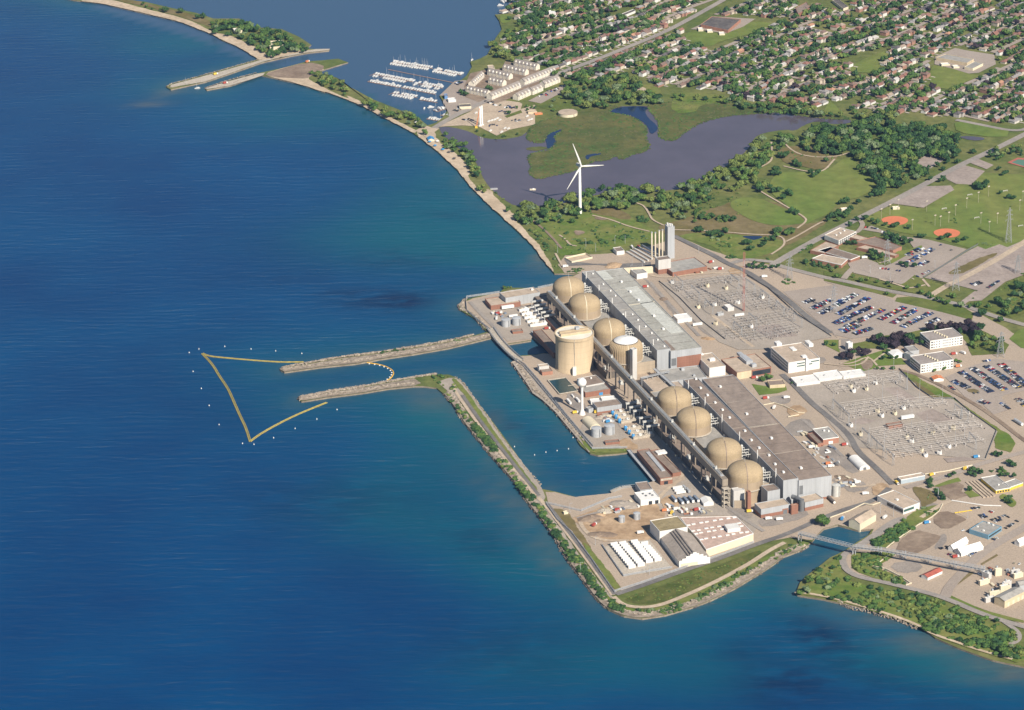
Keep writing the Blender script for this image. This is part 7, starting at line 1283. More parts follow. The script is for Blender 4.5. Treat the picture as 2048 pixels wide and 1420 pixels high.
for si in range(-9, 28):
    off = si*61; wob = si*.7
    pt = lambda a, o=0: S0+SD*a+SN*(off+o)+(bend(a, wob) if si else SN*math.copysign(5, o))
    a = -1100; run = []
    while a < 1700:
        p = pt(a)
        gap = (int((a+si*53)//240) % 5 == 0 and si % 2)
        if insub(p) and not near_main(p) and not gap: run.append(p)
        elif len(run) > 2:
            L, R_ = ribbon_pts(run, 8)
            for i in range(len(run)-1): STREETS.face([Vector((q.x, q.y, lv(5) if False else Z0+.9)) for q in (R_[i], R_[i+1], L[i+1], L[i])])
            run = []
        else: run = []
        a += 14
    for side in (-1, 1):
        a = -1100+rr.uniform(0, 8)
        while a < 1700:
            sp = rr.uniform(12.8, 16.5); p = pt(a, side*(16+rr.uniform(-1.5, 1.5))); a += sp
            if not insub(p) or near_main(p) or rr.random() < .07: continue
            HOUSES.append((p, math.atan2(SD.y, SD.x)+(0 if side > 0 else math.pi)+rr.uniform(-.08, .08), si, side)); q0 = p+SD*5.2-SN*side*6; q1 = q0-SN*side*8; DRIVES.face([Vector((z.x, z.y, Z0+.82)) for z in (q0-SD*1.8, q1-SD*1.8, q1+SD*1.8, q0+SD*1.8)])
            for _ in range(3):
                if rr.random() < (.92 if proj(p)[0] < 1550 else .52): SUBTREES.append(p+SN*side*rr.uniform(9, 17)+SD*rr.uniform(-9, 9))
            if rr.random() < .62: SUBTREES.append(p-SN*side*rr.uniform(8, 11)+SD*rr.uniform(-4, 1))
for c in range(-4, 8):                                        # cross streets
    a = c*235; run = []
    for o in range(-600, 1720, 20):
        p = S0+SD*a+SN*o+bend(a, o/66*.7)
        if insub(p) and not near_main(p): run.append(p)
        else:
            if len(run) > 3:
                L, R_ = ribbon_pts(run, 8)
                for i in range(len(run)-1): STREETS.face([Vector((q.x, q.y, Z0+.86)) for q in (R_[i], R_[i+1], L[i+1], L[i])])
            run = []
tag(STREETS.build('suburb_street', LOT), kind='structure'); tag(DRIVES.build('driveway', CONC), kind='structure')
ROOFC = [('brown', (.20, .135, .11)), ('red-brown', (.25, .125, .095)), ('grey', (.27, .255, .245)), ('dark', (.11, .10, .10)), ('tan', (.34, .27, .21)), ('pale', (.46, .43, .40)), ('orange', (.40, .22, .14))]; RW = [30, 18, 20, 9, 15, 8, 4]
HROOF = mat('house_roof', (.95, .95, .95), .85, var=.12, scale=.2, objcol=True); HWALL = mat('house_wall', (.95, .95, .95), .7, var=.05, scale=.2, objcol=True)
def house_mesh(L, W, h, rise, hip, wing):
    w = MB(); r = MB(); w.prism([(-L/2, -W/2), (L/2, -W/2), (L/2, W/2), (-L/2, W/2)], 0, h, 0, False); o = .5; x, y = L/2+o, W/2+o; e = L/2-hip if hip else L/2+o
    r.mesh([(-x, -y, h-.1), (x, -y, h-.1), (x, y, h-.1), (-x, y, h-.1), (-e, 0, h+rise), (e, 0, h+rise)], [(0, 1, 5, 4), (2, 3, 4, 5)]+([(1, 2, 5), (3, 0, 4)] if hip else []))
    if not hip: w.face([(-L/2, W/2, h), (-L/2, -W/2, h), (-L/2, 0, h+rise)]); w.face([(L/2, -W/2, h), (L/2, W/2, h), (L/2, 0, h+rise)])
    if wing:
        w.prism([(L*.1, -W/2-3), (L*.48, -W/2-3), (L*.48, -W/2+1), (L*.1, -W/2+1)], 0, h-.4, 0, False); c = L*.29; q = L*.19+.4
        r.mesh([(c-q, -W/2-3.4, h-.5), (c+q, -W/2-3.4, h-.5), (c+q, 0, h-.5), (c-q, 0, h-.5), (c, -W/2-3.4, h+rise*.7), (c, 0, h+rise*.7)], [(0, 4, 5, 3), (1, 2, 5, 4)]); w.face([(L*.1, -W/2-3, h-.4), (L*.48, -W/2-3, h-.4), (c, -W/2-3, h+rise*.6)])
    k = MB(); k.box((L*.2, W*.12, h+rise*.4), (.9, .7, rise)); 
    return w.build('wall', HWALL, data_only=True), r.build('roof', HROOF, data_only=True), k.build('chimney', BRICK, data_only=True)
HM = [house_mesh(12.5, 9, 3.6, 2.6, 4, True), house_mesh(13, 8.5, 3.4, 2.4, 0, False), house_mesh(10.5, 9.5, 6, 2.8, 3.5, True), house_mesh(11, 8, 5.8, 2.6, 0, False), house_mesh(14, 9, 3.4, 2.3, 3.5, False)]
WC = [(.66, .64, .60), (.52, .45, .36), (.34, .19, .14), (.60, .56, .49), (.42, .39, .36)]
HOUSES.sort(key=lambda h: h[0].y); near = HOUSES[:298]; seq = {}
for h in near: seq.setdefault((h[2], h[3]), []).append(h)
def place_house(p, rz, label, rc, wc, mi):
    t = thing('house', label, 'house', (p.x, p.y, Z0+.1), 'suburban houses beyond the pond'); t.rotation_euler = (0, 0, rz); t.scale = (1, 1, 1)
    ro = None
    for nm, me, c in zip(('wall', 'roof', 'chimney'), HM[mi], (wc, rc, (1, 1, 1))):
        o = bpy.data.objects.new(nm, me); COL.objects.link(o); o.color = (*c, 1); o.parent = ro if nm == 'chimney' else t
        if nm == 'roof': ro = o
si0 = min(k[0] for k in seq)
for (si, side), L in sorted(seq.items()):
    L.sort(key=lambda h: h[0].dot(SD))
    for i, h in enumerate(L):
        rn, rc = rr.choices(ROOFC, RW)[0]; place_house(h[0], h[1], f'{rn}-roofed house, {ordw(i+1)} up from the pond, {"right" if side > 0 else "left"} side of {ordw(si-si0+1)} street', rc, rr.choices(WC, [30, 20, 22, 18, 10])[0], rr.randrange(5))
hm = {}; ml = []; b = MB()
for p, rz, si, side in HOUSES[298:]:
    ca, sa = math.cos(rz), math.sin(rz); rn, rc = rr.choices(ROOFC, RW)[0]; wi = rr.choices(range(5), [30, 20, 22, 18, 10])[0]; M3 = HM[rr.randrange(5)]
    for me, key, c in ((M3[0], f'far_wall_{wi}', WC[wi]), (M3[1], 'far_roof_'+rn, rc)):
        if key not in hm: hm[key] = len(ml); ml.append(mat(key, c, .8, var=.12, scale=.2))
        n0 = len(b.v); b.v += [(p.x+v.co.x*ca-v.co.y*sa, p.y+v.co.x*sa+v.co.y*ca, Z0+.1+v.co.z) for v in me.vertices]
        for f in me.polygons: b.f.append(tuple(i+n0 for i in f.vertices)); b.m.append(hm[key])
tag(b.build('distant_houses', ml), kind='stuff'); print('houses', len(HOUSES), 'subtrees', len(SUBTREES))
# ================================================================== trees, shrubs, rocks
def leaf_mat(nm, c1, c2):
    M = bpy.data.materials.new(nm); M.use_nodes = True; nt = M.node_tree; L = nt.links.new; b = nt.nodes['Principled BSDF']; b.inputs['Roughness'].default_value = .75; b.inputs['Specular IOR Level'].default_value = .15
    g = node(nt, 'ShaderNodeNewGeometry'); n = node(nt, 'ShaderNodeTexNoise'); n.inputs['Scale'].default_value = .35; n.inputs['Detail'].default_value = 4; L(g.outputs['Position'], n.inputs['Vector'])
    n2 = node(nt, 'ShaderNodeTexNoise'); n2.inputs['Scale'].default_value = .055; n2.inputs['Detail'].default_value = 3; L(g.outputs['Position'], n2.inputs['Vector'])
    ad = node(nt, 'ShaderNodeMath', operation='ADD'); L(n.outputs['Fac'], ad.inputs[0]); L(n2.outputs['Fac'], ad.inputs[1])
    r = node(nt, 'ShaderNodeMapRange'); r.inputs['From Min'].default_value = .84; r.inputs['From Max'].default_value = 1.16; L(ad.outputs[0], r.inputs['Value'])
    m = node(nt, 'ShaderNodeMix', data_type='RGBA'); m.inputs['A'].default_value = (*c1, 1); m.inputs['B'].default_value = (*c2, 1); L(r.outputs[0], m.inputs['Factor']); L(m.outputs['Result'], b.inputs['Base Color'])
    tr = b.inputs.get('Transmission Weight'); MAT[nm] = M; return M
LEAF = {'green': leaf_mat('leaf_green', (0.043, 0.091, 0.025), (0.100, 0.169, 0.039)), 'dark': leaf_mat('leaf_dark', (0.023, 0.059, 0.022), (0.053, 0.109, 0.033)), 'olive': leaf_mat('leaf_olive', (0.094, 0.131, 0.033), (0.174, 0.211, 0.055)), 'pale': leaf_mat('leaf_pale', (0.100, 0.146, 0.069), (0.174, 0.226, 0.110)), 'purple': leaf_mat('leaf_purple', (.028, .021, .030), (.050, .036, .042)), 'conifer': leaf_mat('leaf_conifer', (0.019, 0.050, 0.025), (0.038, 0.081, 0.036))}
BARK = mat('bark', (.10, .075, .055), .9, var=.2, scale=1)
ICO = None
def ico():
    global ICO
    if ICO is None:
        bm = bmesh.new(); bmesh.ops.create_icosphere(bm, subdivisions=1, radius=1); ICO = (np.array([v.co[:] for v in bm.verts]), [tuple(v.index for v in f.verts) for f in bm.faces]); bm.free()
    return ICO
def crown_arrays(kind, seed, nl, nleaf):
    """unit-height crown (top at 1): lumpy lobes wrapped in leaf tufts"""
    r = np.random.RandomState(seed); V, F = [], []; iv, jf = ico()
    if kind == 'conifer': lobes = [((r.normal(0, .02), r.normal(0, .02), .16+.7*i/(nl-1)), (.27*(1-.82*i/(nl-1)),)*2+(.16,)) for i in range(nl)]
    elif kind == 'poplar': lobes = [((r.normal(0, .03), r.normal(0, .03), .18+.66*i/(nl-1)), (.17*(1-.35*abs(2*i/(nl-1)-.8)),)*2+(.19,)) for i in range(nl)]
    elif kind == 'bush': lobes = [((r.uniform(-.45, .45), r.uniform(-.45, .45), .38), (r.uniform(.32, .5), r.uniform(.32, .5), r.uniform(.38, .6))) for i in range(nl)]
    else:
        lobes = [((0, 0, .58), (.30, .30, .32))]
        for i in range(nl-1):
            a = 2*math.pi*(i+r.uniform(-.3, .3))/(nl-1); d = r.uniform(.20, .34); lobes.append(((d*math.cos(a), d*math.sin(a), r.uniform(.40, .72)), (r.uniform(.16, .25), r.uniform(.16, .25), r.uniform(.15, .24))))
    n0 = 0
    for c, s in lobes:
        k = iv*np.array(s)*(1+r.uniform(-.2, .2, (len(iv), 1)))+np.array(c); V.append(k); F += [tuple(i+n0 for i in f) for f in jf]; n0 += len(k)
    for i in range(nleaf):
        c, s = lobes[r.randint(len(lobes))]; d = r.normal(size=3); d[2] = abs(d[2])*.9-.25; d /= np.linalg.norm(d); p = np.array(c)+d*np.array(s)*r.uniform(.92, 1.22); q = .045+.045*r.rand()
        if kind == 'bush': q *= 1.9
        a = np.cross(d, r.normal(size=3)); a /= np.linalg.norm(a); e = np.cross(d, a)+d*r.uniform(-.7, .7); V.append(np.array([p-a*q-e*q*.7, p+a*q-e*q*.5, p+a*q*.7+e*q, p-a*q*.8+e*q*.8])); F.append((n0, n0+1, n0+2, n0+3)); n0 += 4
    return np.concatenate(V), F
KIND = {'green': 'round', 'dark': 'round', 'olive': 'round', 'pale': 'round', 'purple': 'round', 'conifer': 'conifer'}
def crown_data(nm, kind, seed, leaf, nl, nleaf):
    V, F = crown_arrays(kind, seed, nl, nleaf); me = bpy.data.meshes.new(nm); me.from_pydata(V.tolist(), [], F); me.materials.append(LEAF[leaf]); me.update(); return me
CROWN = {lf: [crown_data('crown', KIND[lf], 10*i+len(lf), lf, 9, 210) for i in range(4)] for lf in LEAF}
_b = MB(); _b.lathe((0, 0, 0), [(.03, 0), (.022, .18), (.012, .5)], 6); _b.tube((0, 0, .22), (.13, .05, .5), .012, 5); _b.tube((0, 0, .26), (-.1, .1, .52), .011, 5); TRUNK = _b.build('trunk', BARK, data_only=True)
FARC = [crown_arrays('round', 100+i, 5, 46) for i in range(5)]+[crown_arrays('conifer', 200, 4, 30), crown_arrays('conifer', 201, 4, 30)]
FARB = [crown_arrays('bush', 300+i, 3, 26) for i in range(4)]
class Merge:
    def __init__(s): s.V = []; s.F = []; s.M = []; s.n = 0
    def add(s, VF, p, rz, sc, mi):
        V, F = VF; ca, sa = math.cos(rz), math.sin(rz); X = V*np.array(sc); W = np.stack([X[:, 0]*ca-X[:, 1]*sa+p[0], X[:, 0]*sa+X[:, 1]*ca+p[1], X[:, 2]+p[2]], 1); s.V.append(W); s.F += [tuple(i+s.n for i in f) for f in F]; s.M += [mi]*len(F); s.n += len(W)
    def build(s, nm, mats_):
        me = bpy.data.meshes.new(nm); me.from_pydata(np.concatenate(s.V).tolist(), [], s.F)
        for m_ in mats_: me.materials.append(m_)
        me.polygons.foreach_set('material_index', np.array(s.M, dtype=np.int32)); me.update(); o = bpy.data.objects.new(nm, me); COL.objects.link(o); return tag(o, kind='stuff')
LK = list(LEAF); tr = random.Random(5); TREES = []       # (point, height, width factor, leaf, zone words)
def poly_area(P): return abs(sum(P[i].x*P[(i+1) % len(P)].y-P[(i+1) % len(P)].x*P[i].y for i in range(len(P))))/2
def wood(zone, s, dens, h, mix, dv=0, gap=5.0):
    px = [(u, v+dv) for u, v in Q(s)]; P = GP(px); n = int(poly_area(P)*dens/10000); xs = [p.x for p in P]; ys = [p.y for p in P]; pp = [(p.x, p.y) for p in P]; got = []; tries = 0
    while len(got) < n and tries < n*14:
        tries += 1; x, y = tr.uniform(min(xs), max(xs)), tr.uniform(min(ys), max(ys))
        if not inside(x, y, pp) or any((x-g[0])**2+(y-g[1])**2 < gap*gap for g in got): continue
        got.append((x, y)); lf = tr.choices(list(mix), list(mix.values()))[0]; TREES.append((Vector((x, y, Z0)), tr.uniform(*h), tr.uniform(.85, 1.2), lf, zone))
def singles(zone, s, h, lf):
    for u, v in Q(s): TREES.append((G(u, v), h*tr.uniform(.85, 1.15), tr.uniform(.9, 1.2), lf if lf != 'mix' else tr.choice(('green', 'dark', 'olive')), zone))
MX = dict(green=5, dark=3, olive=2.5, pale=.8); MXD = dict(green=4, dark=6, conifer=1, olive=1, pale=.8); MXO = dict(green=4, olive=5, pale=1.5, dark=1.5)
wood('on the hill south of the pond', 'w5 100,320 300,255 520,250 780,160 1200,80 1450,60 1780,55 2000,110 2060,170 2060,330 1800,310 1700,270 1500,290 1300,300 1120,310 950,360 850,380 760,350 600,380 450,400 300,480 200,480', 62, (9, 15), MXO, 10)
wood('below the wind turbine', 'w5 520,400 640,370 800,360 960,400 980,470 850,490 700,460 600,460 560,520 450,530 420,470', 60, (8, 12), MXO, 8)
wood('on the pond bank below the great lawn', 'z3 0,1065 70,1075 250,985 430,895 500,795 650,775 720,810 640,840 560,950 480,1010 540,1060 520,1120 440,1090 250,1120 200,1170 0,1260', 60, (9, 15), MXO, 8)
wood('of the big wood beside the pond head', 'z3 740,780 850,730 1040,750 1060,680 1350,705 1650,750 1680,890 1600,930 1480,890 1420,930 1430,990 1500,1000 1300,1080 1170,1130 1200,1060 1060,960 1050,890 900,890 760,860', 66, (10, 16), MXD, 10)
wood('on the far bank of the pond', 'z3 340,570 500,610 700,570 860,660 1030,665 840,690 560,655 400,645', 60, (9, 14), MX, 6); wood('on the far bank of the pond', 'z3 1040,630 1380,670 1400,700 1060,690', 60, (9, 13), MXO, 6)
wood('between marsh and suburb', 'w1 760,960 1000,910 1500,870 1700,940 1600,1030 1840,1110 1900,1190 1300,1230 1100,1260 900,1190 700,1090', 58, (9, 15), MX, 8); wood('between marsh and suburb', 'w1 470,790 640,790 830,890 1100,870 1480,850 1480,900 1000,905 800,900 700,870', 45, (9, 14), MX, 8); wood('between marsh and suburb', 'z3 0,540 320,550 430,600 340,640 200,580 0,600', 30, (7, 11), MXO, 6)
wood('of the harbour spit', 'w4 0,590 150,640 480,760 640,820 740,890 740,950 620,950 480,890 380,860 230,770 0,680', 52, (8, 13), MXO, 6); wood('of the harbour spit', 'z1 1820,415 1900,420 2048,490 2048,560 1900,500 1830,450', 60, (8, 12), MX, 6)
wood('on the spit beyond the harbour piers', 'z1 1240,130 1340,110 1420,120 1490,160 1560,170 1640,180 1700,215 1790,260 1800,300 1660,305 1600,330 1540,310 1440,230 1360,200 1240,190', 70, (9, 14), MXD, 6); wood('on the spit beyond the harbour piers', 'z1 760,0 960,45 1130,85 1120,95 940,60 740,8', 30, (5, 8), MX, 4); singles('on the spit beyond the harbour piers', 'z1 970,75 1155,115 1190,110 1060,80', 12, 'dark')
wood('on the pond bank behind the beach', 'w4 900,1020 960,1020 1140,1100 1250,1160 1310,1265 1400,1345 1420,1400 1290,1400 1200,1290 1050,1235 930,1130', 75, (8, 12), MX, 6); wood('on the pond bank behind the beach', 'z2 850,960 910,990 910,1020 860,1045 830,1030', 90, (8, 11), MXO, 4); wood('on the pond bank behind the beach', 'z2 880,1070 950,1100 960,1130 920,1130 880,1100', 90, (6, 9), MXO, 4); singles('on the beach paving', 'w4 760,1060', 11, 'green')
wood('along the marina marsh edge', 'w4 1000,950 1280,960 1380,1000 1500,1060 1600,1090 2040,980 2048,1010 1600,1110 1450,1090 1300,1000', 45, (3, 6), MXO, 2, 4); wood('behind the marina gravel', 'w1 -30,1260 100,1230 260,1210 420,1230 400,1290 250,1290', 40, (6, 9), MXD, 5); singles('on the marina gravel', 'w4 1740,820 1500,530 1530,540 1200,590 1240,600 1460,600 1180,570', 9, 'dark'); wood('above the round pumping station', 'w1 420,1200 700,1120 880,1200 830,1280 600,1290', 18, (4, 7), MXO, 4)
wood('on the bay shore', 'w1 100,200 380,100 520,120 640,200 500,330 300,340 240,280 120,330', 45, (9, 14), MXD, 6); wood('on the bay shore', 'z2 960,260 1010,250 1090,320 1180,340 1160,370 1010,330 960,300', 75, (9, 14), MXO, 5); wood('on the bay shore', 'z2 1010,180 1180,150 1300,180 1240,260 1120,330 1060,250', 32, (8, 12), MXD, 5)
wood('on the school verge', 'z6 250,850 380,880 620,930 780,960 780,985 600,960 380,920', 85, (6, 10), MX, 5); singles('in the school grounds', 'z6 520,650 590,690 480,640 700,490 650,470 740,380 700,390 860,400 880,540 760,520 830,560 240,560 310,560 420,310 490,330 540,350 620,370 780,770 830,790 920,790 1010,490 970,490 1220,500 1260,490 1190,510 1350,540 1430,520 330,320 260,370', 9, 'dark'); singles('along the park road', 'z6 130,900 640,1070 990,1060 840,1010 960,1000 1090,1110 1200,1150 1290,1090 1400,1190 1580,1170 1660,1200 1250,1170 1480,1200 1320,1100', 8, 'green'); singles('along the park road', 'z5 1000,690 1050,700 1110,700 1170,710 1240,700 1300,690 1140,680 1060,660 1660,660 1580,650 1720,680 1810,690', 8, 'dark')
wood('of the small wood at the right edge', 'z6 1700,1070 1850,1010 2060,930 2060,1230 1900,1270 1750,1200', 60, (8, 13), MXD, 8); wood('on the school lawn', 'z6 380,640 480,600 560,640 620,700 560,740 480,700', 60, (8, 12), MXD, 6); wood('on the school lawn', 'z6 600,470 800,480 920,530 860,590 760,560 680,500', 70, (8, 12), MXD, 6); wood('along the park road', 'z6 960,1010 1120,1080 1400,1150 1640,1180 1560,1230 1300,1160 1000,1060', 45, (7, 11), MX, 5); wood('along the park road', 'z6 0,760 100,770 250,830 180,850 0,800', 60, (6, 9), MX, 4); wood('beside the lot corner', 'z6 1500,1250 1560,1230 1700,1290 1820,1320 1760,1340 1600,1300', 60, (8, 12), MXD, 4)
PUR = dict(purple=8, dark=3); wood('of the belt behind the white offices', 'z7 500,190 640,180 740,160 860,150 960,190 940,240 820,260 640,270 520,260', 115, (10, 14), PUR, 8, 4); wood('of the belt behind the white offices', 'z7 920,90 1050,60 1180,50 1300,40 1400,40 1540,60 1640,130 1640,190 1500,170 1440,160 1300,70 1100,110 960,110', 100, (10, 14), PUR, 6, 4); wood('beside the upper white office', 'z7 1480,200 1640,140 1750,160 1840,220 1840,300 1700,290 1560,320 1480,310', 60, (8, 12), MX, 8); wood('of the garden lawn', 'z7 150,360 220,330 300,300 380,300 460,280 500,320 420,340 300,370 200,410', 110, (9, 12), PUR, 6, 4); singles('of the garden lawn', 'z7 20,260 100,270 600,410 680,400 740,400 650,350 1000,260 1030,250', 8, 'dark'); singles('in front of the lower office', 'z7 1030,525 1120,530 1220,510 1380,440 1340,430 540,510 600,510 700,505', 6, 'green'); singles('by the canteen block', 'z8 1150,520 1180,500 1210,510 1130,530', 8, 'green'); singles('along the white trailers', 'z8 1500,555 1440,550 1560,555 z7 60,590 130,590 250,570 330,560', 4, 'dark')
wood('beside the sports fields', 'z3 1760,1070 1830,1060 1860,1100 1780,1100', 120, (10, 13), MXD, 6); wood('beside the sports fields', 'z3 1830,870 1900,860 2048,850 2048,900 1860,930', 70, (7, 11), MXD, 5); singles('beside the sports fields', 'z3 1910,1140 1960,1165 1990,1170 1500,1060 1560,1070 1575,1060 1490,990 1460,1000 1575,1000 1660,960 1600,960 1540,980 1900,1000 1930,1030 1950,1020 1750,900', 9, 'dark')
singles('on the great lawn edges', 'z3 580,1030 610,1030 595,1010 820,1040 840,1030 800,1020 730,980 710,970 640,930 620,920 660,920 890,950 680,1150 640,1170 610,1130 580,1130 560,1110 670,1140 720,1260 690,1250 980,1200 1010,1190 1080,1200 1150,1160 1200,1130 1220,1110 1180,1140 960,1270 920,1280 1000,1270 900,1300 1280,1100 1300,1090 510,1130 500,1110', 11, 'dark'); singles('on the great lawn edges', 'z3 600,1390 660,1380 620,1360 690,1370 200,1290 260,1290 300,1300 340,1300 130,1250 150,1240 130,1360 300,1360 1340,1080 100,1180 60,1180', 9, 'green'); wood('along the beach road', 'z3 880,1290 960,1250 1060,1200 1180,1120 1250,1080 1250,1110 1080,1220 920,1310', 60, (8, 12), MXD, 6); wood('on the park meadow', 'z5 0,130 120,60 330,90 480,130 560,160 430,230 300,190 150,160', 40, (6, 10), MXO, 4); singles('on the park meadow', 'z5 500,330 480,320 640,370 600,370 680,360 720,390 760,340 850,220 780,210 740,200 520,200 630,190 1010,460 970,460 1150,480 1180,430 1240,420 1270,350 1300,340 1410,340 1440,330 1390,350 1020,520', 10, 'dark')
singles('by the gatehouse', 'w6 760,700 740,740 770,790 850,860 900,910 930,950 1020,650 1080,620 1300,620 1360,640 1400,580 1450,600 1330,570 1720,560 1830,480 1880,510 1890,650 1800,640 1720,640 1830,950 1790,980 1840,1010 1640,350 1700,370 1290,830', 8, 'dark'); singles('by the shore road alone', 'v2 1605,1035', 15, 'green'); wood('of the ditch below the gatehouse', 'w6 420,1180 560,1090 700,1080 640,1180 500,1280 350,1420 200,1420', 40, (3, 6), MX, 3, 4)
wood('on the shore point', 'y5 150,640 170,560 230,540 300,560 260,640', 60, (7, 10), MXO, 3); wood('on the shore point', 'y5 330,460 420,400 440,480 420,560 340,540', 40, (4, 8), MX, 3); wood('on the shore point', 'y5 1500,1040 1540,1000 1640,990 1684,1010 1684,1100 1560,1080', 70, (7, 11), MX, 4); singles('on the shore point', 'y5 710,760 730,750 480,640 410,570 1170,880 1440,890 1250,960 1500,830 840,630 960,650 1100,740 380,680', 6, 'dark')
for p in SUBTREES:
    if insub(p) and not near_main(p): TREES.append((p, tr.uniform(7, 13.5), tr.uniform(.85, 1.3), tr.choices(['green', 'dark', 'olive', 'pale', 'purple', 'conifer'], [40, 34, 9, 6, 5, 8])[0], 'in the suburb'))
def onscreen(p):
    u, v = proj(p); return -15 < u < W_PX+15 and -15 < v < H_PX+15
TREES = [t for t in TREES if onscreen(t[0])]; TREES.sort(key=lambda t: -(t[1]*pxm(proj(t[0])[1])))
WORDS = {'green': 'mid green', 'dark': 'dark green', 'olive': 'yellow-green', 'pale': 'silvery green', 'purple': 'dark purple', 'conifer': 'dark conifer'}
zs = {}
for t in TREES[:298]: zs.setdefault((t[4], t[3]), []).append(t)
for (z, lf), L in zs.items():
    L.sort(key=lambda t: proj(t[0])[0])
    for i, (p, h, w_, _, _) in enumerate(L):
        kd = 'tree' if lf != 'conifer' else ''
        q = f'{ordw(i+1)} from left' if len(L) > 1 else 'the only such one'
        t = thing('conifer_tree' if lf == 'conifer' else 'broadleaf_tree', f'{WORDS[lf]} {kd}, {q}, {z}'.replace(' ,', ','), 'tree', (p.x, p.y, gz(p.x, p.y)-.1), 'trees '+z); t.rotation_euler = (0, 0, tr.uniform(0, 6.28)); t.scale = (h*w_, h*w_, h)
        for nm, me in (('crown', tr.choice(CROWN[lf])), ('trunk', TRUNK)): o = bpy.data.objects.new(nm, me); COL.objects.link(o); o.parent = t
mg = Merge()
for p, h, w_, lf, z in TREES[298:]:
    mg.add(FARC[tr.randrange(5)] if lf != 'conifer' else FARC[5+tr.randrange(2)], (p.x, p.y, Z0-.1), tr.uniform(0, 6.28), (h*w_, h*w_, h), LK.index(lf))
mg.build('distant_trees', [LEAF[k] for k in LK])
# ---- shrubs: belts nobody could count
sb = Merge()
def shrubs(s, dens, h, mix, amount=None):
    lim = -.45 if s.startswith('y7') else (-.22 if s.startswith('y5') else -.12); px = Q(s); P = GP(px); n = int(poly_area(P)*dens/10000); xs = [p.x for p in P]; ys = [p.y for p in P]; pp = [(p.x, p.y) for p in P]; got = 0
    for _ in range(n*12):
        if got >= n: break
        x, y = tr.uniform(min(xs), max(xs)), tr.uniform(min(ys), max(ys))
        if not inside(x, y, pp) or mnoise.noise((x*.035, y*.035, 4.2)) < lim: continue
        got += 1; k = tr.uniform(*h); w_ = k*tr.uniform(1.0, 1.9); sb.add(FARB[tr.randrange(4)], (x, y, Z0-.1), tr.uniform(0, 6.28), (w_, w_, k), LK.index(tr.choices(list(mix), list(mix.values()))[0]))
SMX = dict(green=5, olive=4, dark=3, pale=1)
shrubs('y7 240,175 260,180 330,260 400,350 480,440 560,540 640,640 720,745 710,755 620,650 540,560 460,460 390,370 310,270 250,195', 494, (1.5, 3.9), SMX); shrubs('y7 400,345 470,420 540,500 580,560 560,575 500,490 430,410 395,370', 912, (2.4, 4.8), dict(dark=4, green=4)); shrubs('y7 610,620 660,690 720,750 760,800 735,800 690,750 640,690', 912, (2.4, 4.8), dict(dark=4, green=4))
shrubs('y7 735,760 800,850 880,970 960,1060 1040,1170 1110,1270 1170,1330 1229,1360 1229,1390 1160,1360 1090,1300 1010,1195 930,1090 850,980 770,850', 1065, (2.2, 4.8), dict(dark=7, green=4, olive=1)); shrubs('p 1205,1195 1240,1218 1290,1222 1340,1212 1410,1180 1480,1145 1550,1115 1560,1120 1490,1155 1420,1192 1350,1225 1290,1234 1230,1224 1200,1205', 437, (1.5, 3.9), SMX); shrubs('y2 1440,905 1560,850 1690,815 1700,835 1500,925 1300,1050 1100,1165 1080,1160 1280,1040', 323, (1.5, 3.6), SMX)
shrubs('y2 200,1285 500,1185 800,1080 1000,1005 1250,905 1310,900 1250,970 1000,1090 800,1195 550,1305 400,1325', 420, (0.6, 1.7), dict(olive=5, green=3)); shrubs('y6 1500,300 1560,290 1640,320 1660,400 1580,370 1520,340', 200, (1.5, 3.8), SMX); shrubs('y6 1190,160 1300,145 1450,128 1450,136 1300,158 1200,175', 260, (1.2, 3.2), dict(dark=3, green=4)); shrubs('y6 1620,98 1720,70 1740,78 1640,115', 300, (1.2, 3.0), SMX); shrubs('y6 720,240 960,208 1000,205 760,245', 120, (1.0, 2.0), SMX); shrubs('y6 900,395 1180,355 1400,320 1400,330 1100,375 900,402', 120, (1.0, 2.0), SMX)
shrubs('y5 150,640 230,540 330,450 430,380 440,480 500,550 700,600 900,640 1100,690 1300,780 1480,830 1600,880 1640,920 1590,980 1684,1000 1684,1100 1500,1050 1370,1010 1200,950 1060,900 960,840 800,780 640,730 400,660 220,630', 247, (1.7, 5.4), SMX); shrubs('y5 1010,880 1060,800 1300,850 1480,880 1600,900 1500,1020 1300,980 1100,920', 286, (2.5, 6.0), dict(dark=4, green=6)); shrubs('y5 500,350 700,360 820,370 700,440 690,460 830,510 900,575 800,565 640,515 530,470', 390, (1.7, 4.4), SMX); shrubs('y5 640,310 820,180 870,160 960,165 930,200 800,290 740,330', 442, (2.4, 5.4), dict(dark=4, green=5))
shrubs('w6 430,1180 560,1090 900,990 930,1010 860,1110 700,1200 500,1320', 160, (1.2, 3.8), SMX); shrubs('w6 500,760 700,780 850,900 830,950 640,1050 620,940', 70, (1.0, 2.2), dict(olive=3, pale=3, dark=2)); shrubs('w6 1180,600 1500,540 1750,520 1750,560 1500,600 1250,640', 140, (1.5, 3.8), dict(dark=4, green=4)); shrubs('w6 700,690 820,680 880,850 980,960 900,970 780,830 720,780', 170, (1.9, 3.8), dict(dark=4, green=4))
shrubs('w5 270,500 480,740 600,900 640,1060 700,1060 640,900 560,760 400,600 320,500', 345, (1.5, 4.0), SMX); shrubs('w5 640,1060 760,1040 960,1030 1000,1050 960,1080 700,1090', 300, (1.5, 3.2), dict(dark=4, green=4)); shrubs('w5 300,480 600,470 900,500 1300,480 1700,620 1760,700 1400,780 800,880 690,870 560,700', 63, (1.0, 3.0), SMX)
